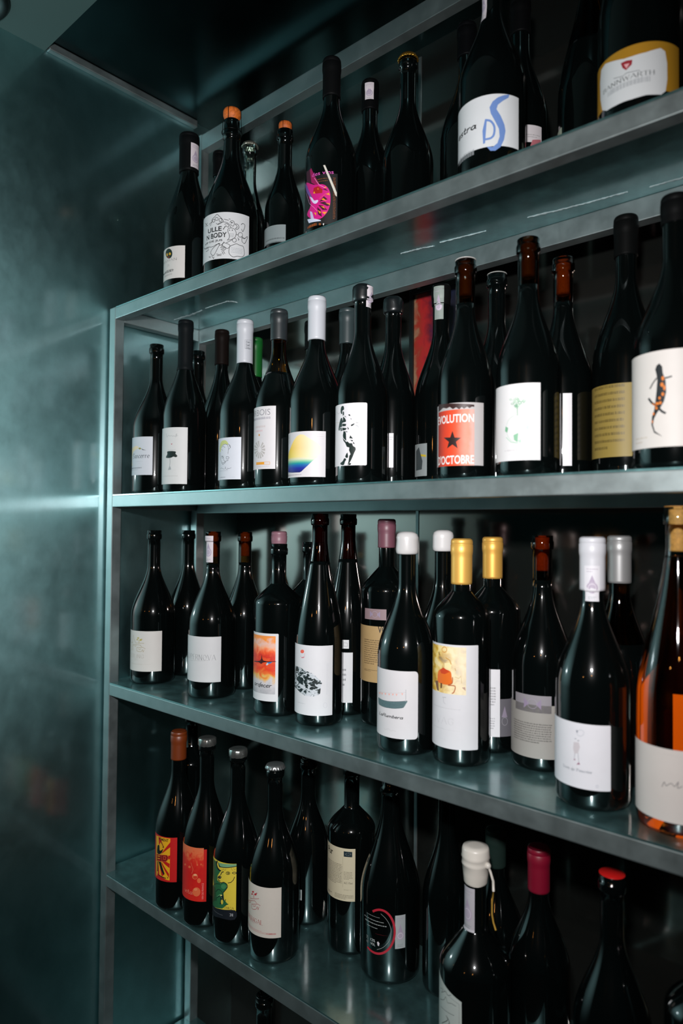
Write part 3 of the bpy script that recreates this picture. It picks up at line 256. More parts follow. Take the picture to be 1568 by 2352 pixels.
{'row': 2, 'x': 0.1626, 'y': 0.065, 'h': 0.328, 'r': 0.0404, 'kind': 'burgundy', 'cap': ('capsule', '#101416', 0.095), 'label': 'bottle with a black lampshade drawing on its tall white label, second shelf', 'labs': [{'s0': -33.74, 's1': 44.26, 'v0': 16.45, 'v1': 120.49, 'col': '#cbcbcb', 'corner': 0, 'name': 'front_label', 'ops': [('l', '#8c9093', 0.45, [(0.62, 109.69), (3.24, 103.32), (6.57, 106.17), (10.7, 104.39), (13.53, 105.41), (17.12, 103.74), (18.82, 104.84), (22.97, 102.85), (24.48, 108.57), (22.13, 104.77), (26.88, 105.12)], 0), ('p', '#b04a5e', [(12.86, 90.49), (16.47, 90.51), (14.28, 88.14)]), ('l', '#a5a8a9', 0.4, [(6.03, 79.31), (22.51, 79.15)], 0), ('p', '#0f1f1c', [(4.98, 76.68), (22.4, 76.09), (22.62, 71.88), (26.24, 68.05), (23.52, 65.38), (18.57, 66.59), (14.22, 64.78), (7.41, 64.27), (0.39, 65.8), (4.52, 71.71)]), ('l', '#8d9294', 1.1, [(10.94, 64.51), (11.56, 56.83), (10.75, 48.43)], 0), ('p', '#9a9fa1', [(9.76, 48.46), (12.66, 48.37), (14.13, 42.98), (6.79, 42.05)]), ('x', '#a8a8a8', -7.99, 29.88, 27.18, 32.36, 1, 0.45, 1), ('x', '#bbb', 15.49, 41.32, 23.87, 42.57, 1, 0.45, 1)]}]},
{'row': 2, 'x': 0.076, 'y': 0.158, 'h': 0.3022, 'r': 0.0375, 'kind': 'burgundy', 'cap': ('none', '', 0), 'label': 'plain black bottle behind the lampshade label, second shelf', 'labs': []},
{'row': 2, 'x': 0.1542, 'y': 0.158, 'h': 0.3315, 'r': 0.0385, 'kind': 'burgundy', 'cap': ('capsule', '#140e0c', 0.07), 'label': 'tall dark bottle left of the white capsule, second shelf back row', 'labs': []},
{'row': 2, 'x': 0.3407, 'y': 0.06, 'h': 0.2932, 'r': 0.0425, 'kind': 'burgundy', 'cap': ('capsule', '#b6b9c0', 0.075), 'label': 'bottle with a tall white capsule and a horse head sketch on its label, second shelf', 'labs': [{'s0': -49.22, 's1': 32.78, 'v0': 17.33, 'v1': 87.2, 'col': '#c6cad3', 'corner': 0, 'name': 'front_label', 'ops': [('p', '#b9c07a', [(-13.39, 75.45), (-6.98, 81.84), (2.44, 82.81), (8.2, 79.31), (9.15, 75.11), (1.52, 76.96), (-6.75, 72.73), (-11.15, 64.02), (-15.18, 67.19)]), ('l', '#2e353c', 0.55, [(-6.72, 71.33), (-0.62, 75.73), (5.5, 76.0), (9.18, 73.03), (10.14, 66.75), (9.38, 59.86)], 0), ('l', '#2e353c', 0.55, [(-1.7, 73.02), (2.66, 70.63)], 0), ('l', '#2e353c', 0.55, [(9.13, 76.49), (13.37, 73.53), (14.23, 70.04), (10.98, 67.4)], 0), ('l', '#2e353c', 0.55, [(11.71, 74.98), (13.41, 70.76)], 0), ('l', '#2e353c', 0.55, [(5.86, 55.17), (11.18, 54.25), (10.37, 51.51), (5.91, 51.71), (5.86, 55.17)], 0), ('l', '#2e353c', 0.55, [(3.08, 47.69), (7.8, 48.16), (10.41, 49.43)], 0), ('l', '#2e353c', 0.55, [(-12.96, 63.47), (-9.13, 51.25), (-3.49, 45.28), (3.09, 46.99), (-0.11, 49.95), (-1.31, 54.19), (-6.37, 57.33)], 0), ('l', '#2e353c', 0.55, [(-6.07, 45.45), (-2.22, 42.42), (5.06, 46.2)], 0), ('l', '#2e353c', 0.55, [(-6.65, 68.53), (-3.96, 66.22)], 0), ('l', '#30373e', 0.5, [(-1.33, 54.89), (-1.45, 54.36), (-1.85, 53.9), (-2.5, 53.56), (-3.33, 53.37), (-4.29, 53.35), (-5.29, 53.5), (-6.24, 53.82), (-7.02, 54.26), (-7.54, 54.79), (-7.73, 55.34), (-7.57, 55.87), (-7.07, 56.32), (-6.31, 56.65), (-5.37, 56.83), (-4.37, 56.84), (-3.41, 56.69), (-2.56, 56.38), (-1.9, 55.95), (-1.48, 55.44)], 1), ('l', '#444c54', 0.4, [(-10.29, 35.94), (-5.87, 37.06), (-2.08, 35.45), (3.31, 35.19), (4.23, 38.61), (5.25, 35.1), (8.91, 34.27), (9.32, 36.33), (11.47, 34.88), (16.27, 36.83)], 0), ('x', '#a2a8b2', -13.87, 30.78, 9.83, 33.38, 1, 0.45, 1), ('x', '#5a626c', -11.59, 20.25, 4.06, 22.38, 1, 0.6, 1), ('x', '#a2a8b2', 14.11, 20.2, 23.19, 21.69, 1, 0.45, 1)]}, {'s0': 11.76, 's1': 29.48, 'v0': 240.81, 'v1': 259.4, 'col': '#c9ccd2', 'corner': 0, 'name': 'capsule_print', 'ops': [('l', '#70757c', 0.35, [(11.82, 256.36), (24.91, 257.62), (23.97, 242.14), (11.99, 241.94)], 1), ('t', 'San', 13.08, 251.92, 20.69, 3.03, '#4a4e55', 'hand', 0.45), ('t', 'Sat', 13.14, 246.52, 19.85, 3.64, '#4a4e55', 'hand', 0.45), ('t', 'Sto', 13.2, 241.52, 20.84, 3.65, '#4a4e55', 'hand', 0.45)], 'r': 0.0138, 'none': 1}]},
{'row': 2, 'x': 0.2547, 'y': 0.158, 'h': 0.2981, 'r': 0.0375, 'kind': 'burgundy', 'cap': ('capsule', '#0c5a20', 0.075), 'label': 'bottle with a green capsule peeking out behind the white one, second shelf', 'labs': []},
{'row': 2, 'x': 0.4247, 'y': 0.061, 'h': 0.2938, 'r': 0.039, 'kind': 'burgundy', 'cap': ('capsule', '#23292c', 0.05), 'label': 'bottle with a grey capsule over amber glass and a pinwheel on its tall label', 'glass': 'yellowneck', 'labs': [{'s0': -47.48, 's1': 28.52, 'v0': 30.72, 'v1': 130.57, 'col': '#cbc8cb', 'corner': 0, 'name': 'front_label', 'ops': [('t', 'ARBOIS', -27.86, 116.35, 19.58, 9.58, '#7a7a80', 'thin', 0.5), ('x', '#90909a', -27.85, 108.58, 19.66, 114.79, 1, 0.7, 1), ('x', '#c0b2b2', -13.65, 95.73, 10.73, 101.34, 1, 0.7, 1), ('x', '#c9a8ac', -11.71, 89.41, 5.95, 94.4, 1, 0.7, 1), ('p', '#c07c1c', [(-3.06, 86.94), (0.06, 86.67), (0.11, 83.87), (-3.01, 84.14)]), ('p', '#aaa6a4', [(4.02, 62.25), (11.3, 63.31), (11.35, 59.35), (4.03, 61.14)]), ('p', '#aaa6a4', [(3.87, 60.21), (11.0, 57.03), (9.79, 53.51), (3.48, 59.23)]), ('p', '#aaa6a4', [(2.98, 58.5), (8.7, 51.68), (6.34, 49.31), (2.24, 57.85)]), ('p', '#aaa6a4', [(1.48, 57.48), (4.61, 48.36), (1.31, 47.65), (0.51, 57.3)]), ('p', '#aaa6a4', [(-0.39, 57.36), (-0.9, 47.78), (-4.88, 48.93), (-1.43, 57.67)]), ('p', '#aaa6a4', [(-2.29, 58.16), (-7.4, 50.17), (-11.68, 53.01), (-3.19, 58.92)]), ('p', '#aaa6a4', [(-3.83, 59.72), (-14.2, 55.13), (-17.9, 59.11), (-4.37, 60.77)]), ('p', '#aaa6a4', [(-4.62, 61.74), (-19.43, 61.64), (-19.65, 65.71), (-4.64, 62.85)]), ('p', '#aaa6a4', [(-4.43, 63.78), (-18.31, 67.95), (-14.74, 71.21), (-3.93, 64.75)]), ('p', '#aaa6a4', [(-3.31, 65.46), (-12.24, 72.85), (-7.96, 74.94), (-2.44, 66.09)]), ('p', '#aaa6a4', [(-1.59, 66.45), (-5.42, 75.75), (-1.41, 76.3), (-0.55, 66.62)]), ('p', '#aaa6a4', [(2.11, 65.76), (5.99, 73.85), (8.43, 71.23), (2.88, 65.02)]), ('p', '#aaa6a4', [(3.4, 64.23), (9.58, 69.3), (10.89, 65.67), (3.82, 63.21)]), ('l', '#d08a20', 0.5, [(-8.86, 41.94), (19.74, 41.66), (19.78, 38.04), (-8.78, 38.27)], 1), ('p', '#d89224', [(-8.18, 41.89), (9.88, 41.57), (9.93, 37.94), (-8.1, 38.55)]), ('x', '#a8a6b4', -4.91, 33.79, 18.09, 36.01, 1, 0.45, 1)]}]},
{'row': 2, 'x': 0.5096, 'y': 0.062, 'h': 0.2973, 'r': 0.0421, 'kind': 'burgundy', 'cap': ('capsule', '#b8bbc2', 0.068), 'label': 'bottle with a white capsule and a yellow and blue gradient shape on its label', 'labs': [{'s0': -52.46, 's1': 47.54, 'v0': 14.25, 'v1': 82.83, 'col': '#c8c5c8', 'corner': 0, 'name': 'front_label', 'ops': [('g', 'sunsea', [(-32.21, 47.3), (-16.07, 58.85), (-5.87, 69.97), (1.04, 75.86), (7.54, 78.39), (13.92, 77.59), (19.86, 73.49), (27.37, 69.27), (36.09, 63.89), (39.83, 58.51), (39.44, 50.73), (34.0, 43.29), (26.76, 37.3), (20.29, 30.95), (10.38, 22.49), (7.12, 21.22), (-9.11, 21.54), (-28.2, 23.33)]), ('x', '#a9a3a8', 23.12, 77.95, 44.82, 78.45, 1, 0.6, 1), ('x', '#a9a3a8', 34.61, 74.28, 44.86, 75.28, 1, 0.6, 1), ('x', '#a9a3a8', 38.31, 71.08, 44.89, 71.72, 1, 0.6, 1), ('l', '#6a675a', 0.9, [(-19.14, 80.24), (-18.7, 66.84)], 0), ('l', '#6a675a', 0.9, [(-24.04, 78.02), (-23.87, 74.71)], 0), ('x', '#8d7f8a', -32.22, 16.53, 10.45, 19.38, 1, 0.6, 1), ('x', '#a9a3a8', 17.55, 16.59, 43.5, 16.83, 1, 0.6, 1)]}]},
{'row': 2, 'x': 0.4052, 'y': 0.16, 'h': 0.3014, 'r': 0.0375, 'kind': 'burgundy', 'cap': ('capsule', '#0a0b0c', 0.05), 'label': 'black bottle hidden behind the yellow and blue label, second shelf', 'labs': []},
{'row': 2, 'x': 0.4886, 'y': 0.158, 'h': 0.3063, 'r': 0.0385, 'kind': 'burgundy', 'cap': ('capsule', '#2f3b3d', 0.06), 'label': 'bottle with a grey green capsule behind the dancer label, second shelf', 'labs': []},
{'row': 2, 'x': 0.601, 'y': 0.064, 'h': 0.293, 'r': 0.0385, 'kind': 'burgundy', 'cap': ('wax', '#101517', 0.022), 'label': 'bottle with a dancing figure stencilled on its white label, second shelf', 'labs': [{'s0': -51.45, 's1': 34.55, 'v0': 27.1, 'v1': 115.95, 'col': '#d6d4d8', 'corner': 2, 'name': 'front_label', 'ops': [('l', '#8d9293', 0.35, [(-19.9, 94.97), (-20.24, 107.04), (-13.34, 102.46), (-8.4, 105.32)], 0), ('l', '#b4b4b8', 0.35, [(13.41, 98.89), (15.66, 104.0), (17.95, 98.7)], 0), ('l', '#c0bda8', 0.5, [(-22.81, 85.59), (-23.02, 91.42), (-10.51, 89.72)], 0), ('l', '#c4c3c6', 0.4, [(17.16, 86.14), (17.24, 77.04), (25.12, 76.9)], 0), ('p', '#12221e', [(-5.98, 112.48), (-1.78, 112.62), (-0.53, 108.32), (-2.33, 106.77), (-4.22, 105.67), (-4.17, 101.72), (-6.9, 102.48), (-8.06, 107.48)]), ('p', '#12221e', [(-3.24, 105.12), (-0.78, 104.4), (-0.44, 99.99), (-3.16, 98.53)]), ('p', '#12221e', [(-2.21, 97.55), (2.48, 93.15), (2.52, 89.65), (-4.0, 88.53), (-4.59, 83.33), (-8.83, 82.91), (-9.54, 78.59), (-12.93, 79.43), (-11.72, 86.34), (-8.24, 94.29), (-4.75, 96.08), (-2.76, 91.47)]), ('p', '#12221e', [(-3.99, 87.66), (3.64, 86.5), (2.58, 83.53), (-3.94, 83.7)]), ('p', '#12221e', [(-3.92, 81.95), (4.76, 80.31), (2.09, 77.9), (-3.86, 77.56)]), ('p', '#12221e', [(-8.82, 82.47), (-5.24, 82.08), (-4.51, 77.18), (-7.26, 77.25)]), ('p', '#12221e', [(-1.36, 76.45), (2.11, 76.15), (3.24, 72.57), (3.89, 62.06), (-1.85, 67.3), (-2.51, 70.42)]), ('p', '#12221e', [(-2.78, 67.38), (3.9, 60.75), (5.99, 61.49), (9.02, 58.72), (13.3, 58.53), (14.72, 54.58), (18.34, 52.31), (18.8, 49.28), (16.61, 44.99), (13.94, 38.57), (11.65, 33.87), (9.29, 30.48), (6.32, 27.56), (7.79, 32.28), (9.19, 40.9), (11.09, 43.0), (8.62, 48.74), (9.08, 52.63), (5.03, 53.72), (2.29, 59.12), (-1.2, 62.87)]), ('p', '#12221e', [(6.14, 45.82), (7.21, 40.56), (6.73, 37.97), (3.6, 38.12), (2.22, 40.38), (4.08, 43.76)]), ('p', '#12221e', [(0.84, 37.84), (4.16, 35.92), (2.02, 32.98), (-0.21, 28.31), (-5.21, 28.6), (-7.69, 30.96), (-2.68, 33.69)]), ('p', '#12221e', [(11.19, 84.67), (16.26, 86.61), (16.72, 85.72), (14.47, 83.64), (11.68, 82.69)]), ('p', '#12221e', [(6.64, 99.34), (9.12, 100.03), (10.6, 97.75), (8.66, 97.45)]), ('p', '#12221e', [(0.16, 99.05), (4.07, 96.06), (1.33, 96.75)]), ('p', '#12221e', [(10.37, 69.94), (14.63, 64.98), (8.96, 65.67)]), ('p', '#12221e', [(9.95, 63.45), (14.65, 62.81), (13.75, 60.68)]), ('p', '#12221e', [(15.58, 60.62), (17.41, 56.67), (14.23, 58.49)]), ('p', '#12221e', [(5.26, 82.45), (8.33, 79.63), (6.85, 77.98)]), ('p', '#12221e', [(10.62, 94.71), (12.54, 92.42), (11.12, 92.5)]), ('p', '#12221e', [(2.66, 76.54), (6.88, 74.93), (3.76, 74.71)]), ('p', '#12221e', [(9.29, 30.48), (12.15, 30.39), (11.23, 27.82), (7.34, 27.52)]), ('p', '#b3b4b8', [(17.63, 83.96), (20.71, 84.75), (23.35, 81.68), (22.93, 79.73)]), ('p', '#8e9092', [(17.59, 87.86), (20.69, 87.78), (23.31, 86.87), (19.82, 86.93)])]}, {'s0': 15.95, 's1': 32.01, 'v0': 261.19, 'v1': 292.21, 'col': '#cfc6cc', 'corner': 0, 'name': 'tax_strip', 'ops': [('p', '#a799ae', [(19.48, 274.22), (28.48, 274.22), (26.55, 278.56), (23.98, 284.14), (21.41, 278.56)]), ('p', '#b0a4b6', [(29.76, 272.98), (29.32, 275.19), (28.07, 277.07), (26.19, 278.32), (23.98, 278.76), (21.77, 278.32), (19.89, 277.07), (18.64, 275.19), (18.2, 272.98), (18.64, 270.77), (19.89, 268.89), (21.77, 267.64), (23.98, 267.2), (26.19, 267.64), (28.07, 268.89), (29.32, 270.76)]), ('l', '#e0dbe2', 0.5, [(27.83, 272.98), (27.54, 274.45), (26.71, 275.7), (25.46, 276.54), (23.98, 276.83), (22.51, 276.54), (21.25, 275.7), (20.42, 274.45), (20.13, 272.98), (20.42, 271.5), (21.25, 270.25), (22.5, 269.42), (23.98, 269.12), (25.45, 269.42), (26.71, 270.25), (27.54, 271.5)], 1), ('x', '#a49aa8', 18.36, 286.01, 29.6, 290.35, 2, 0.4, 3), ('x', '#7d8a8c', 19.48, 262.43, 28.48, 265.53, 2, 0.5, 5)], 'r': 0.0142}]},
{'row': 2, 'x': 0.5992, 'y': 0.14, 'h': 0.2944, 'r': 0.036, 'kind': 'burgundy', 'cap': ('wax', '#0f1416', 0.022), 'label': 'dark bottle with black wax and a narrow white strip label, second shelf', 'labs': [{'s0': 18.62, 's1': 25.35, 'v0': 29.61, 'v1': 81.27, 'col': '#d0cdd2', 'corner': 0, 'name': 'strip_label', 'ops': [('x', '#8a888c', 19.46, 70.57, 25.12, 76.87, 2, 0.45, 1)]}]},
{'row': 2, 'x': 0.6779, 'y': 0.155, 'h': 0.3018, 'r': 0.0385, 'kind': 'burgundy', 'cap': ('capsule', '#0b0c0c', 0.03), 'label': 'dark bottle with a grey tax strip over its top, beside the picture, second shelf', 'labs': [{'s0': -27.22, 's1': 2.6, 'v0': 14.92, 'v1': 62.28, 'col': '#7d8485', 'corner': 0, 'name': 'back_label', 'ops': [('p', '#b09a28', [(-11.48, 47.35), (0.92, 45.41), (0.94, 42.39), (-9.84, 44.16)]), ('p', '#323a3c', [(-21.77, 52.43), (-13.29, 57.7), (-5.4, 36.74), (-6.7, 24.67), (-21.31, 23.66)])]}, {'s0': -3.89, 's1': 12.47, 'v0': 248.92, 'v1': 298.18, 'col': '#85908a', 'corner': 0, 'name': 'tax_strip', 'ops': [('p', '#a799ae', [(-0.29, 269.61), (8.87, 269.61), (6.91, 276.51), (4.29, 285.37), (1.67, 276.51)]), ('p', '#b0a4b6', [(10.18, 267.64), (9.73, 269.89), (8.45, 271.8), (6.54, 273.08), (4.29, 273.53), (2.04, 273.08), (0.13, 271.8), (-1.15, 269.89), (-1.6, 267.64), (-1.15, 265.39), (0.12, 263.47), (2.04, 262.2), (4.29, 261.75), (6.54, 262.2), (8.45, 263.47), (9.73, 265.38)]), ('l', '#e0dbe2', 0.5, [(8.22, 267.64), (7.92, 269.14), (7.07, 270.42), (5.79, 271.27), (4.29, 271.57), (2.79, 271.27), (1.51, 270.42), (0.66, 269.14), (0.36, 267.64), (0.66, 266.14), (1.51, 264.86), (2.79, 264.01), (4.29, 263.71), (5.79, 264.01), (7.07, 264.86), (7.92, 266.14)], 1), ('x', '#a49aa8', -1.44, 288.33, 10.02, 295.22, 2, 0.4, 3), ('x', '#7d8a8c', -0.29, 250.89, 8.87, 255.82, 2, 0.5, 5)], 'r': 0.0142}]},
{'row': 2, 'x': 0.7763, 'y': 0.064, 'h': 0.2885, 'r': 0.0354, 'kind': 'burgundy', 'cap': ('disc', '#c8c4c0', 0), 'label': 'bottle with a black star on its orange red label, second shelf', 'glass': 'brown', 'labs': [{'s0': -55.52, 's1': 44.48, 'v0': 17.88, 'v1': 96.84, 'col': '#a8a4a4', 'corner': 0, 'name': 'front_label', 'ops': [('m', 'redwash', -23.89, 17.64, 31.52, 88.35), ('s', '#2c0f0c', [(-23.99, 98.74), (31.2, 93.89), (31.21, 91.12), (28.17, 91.43), (25.2, 89.42), (22.26, 91.4), (18.39, 88.7), (15.45, 91.18), (12.51, 88.15), (8.44, 91.19), (4.22, 89.15), (-0.32, 92.41), (-5.29, 91.0), (-11.07, 92.59), (-18.48, 90.07), (-23.82, 88.89)]), ('t', 'EVOLUTION', -24.92, 71.91, 30.88, 10.68, '#d8d0ce', 'bold', 0.5), ('t', "D'OCTOBRE", -23.96, 19.76, 31.11, 11.43, '#d8d0ce', 'bold', 0.5), ('s', '#26100e', [(3.71, 61.71), (6.78, 53.2), (15.07, 52.61), (8.62, 47.55), (10.95, 39.04), (3.8, 44.4), (-4.2, 39.96), (-1.45, 48.21), (-10.19, 54.42), (0.58, 53.63)])]}]},
{'row': 2, 'x': 0.7685, 'y': 0.16, 'h': 0.2988, 'r': 0.0375, 'kind': 'burgundy', 'cap': ('disc', '#b8b8b4', 0), 'label': 'black bottle topped by a pale disc, behind the orange red label, second shelf', 'labs': []},
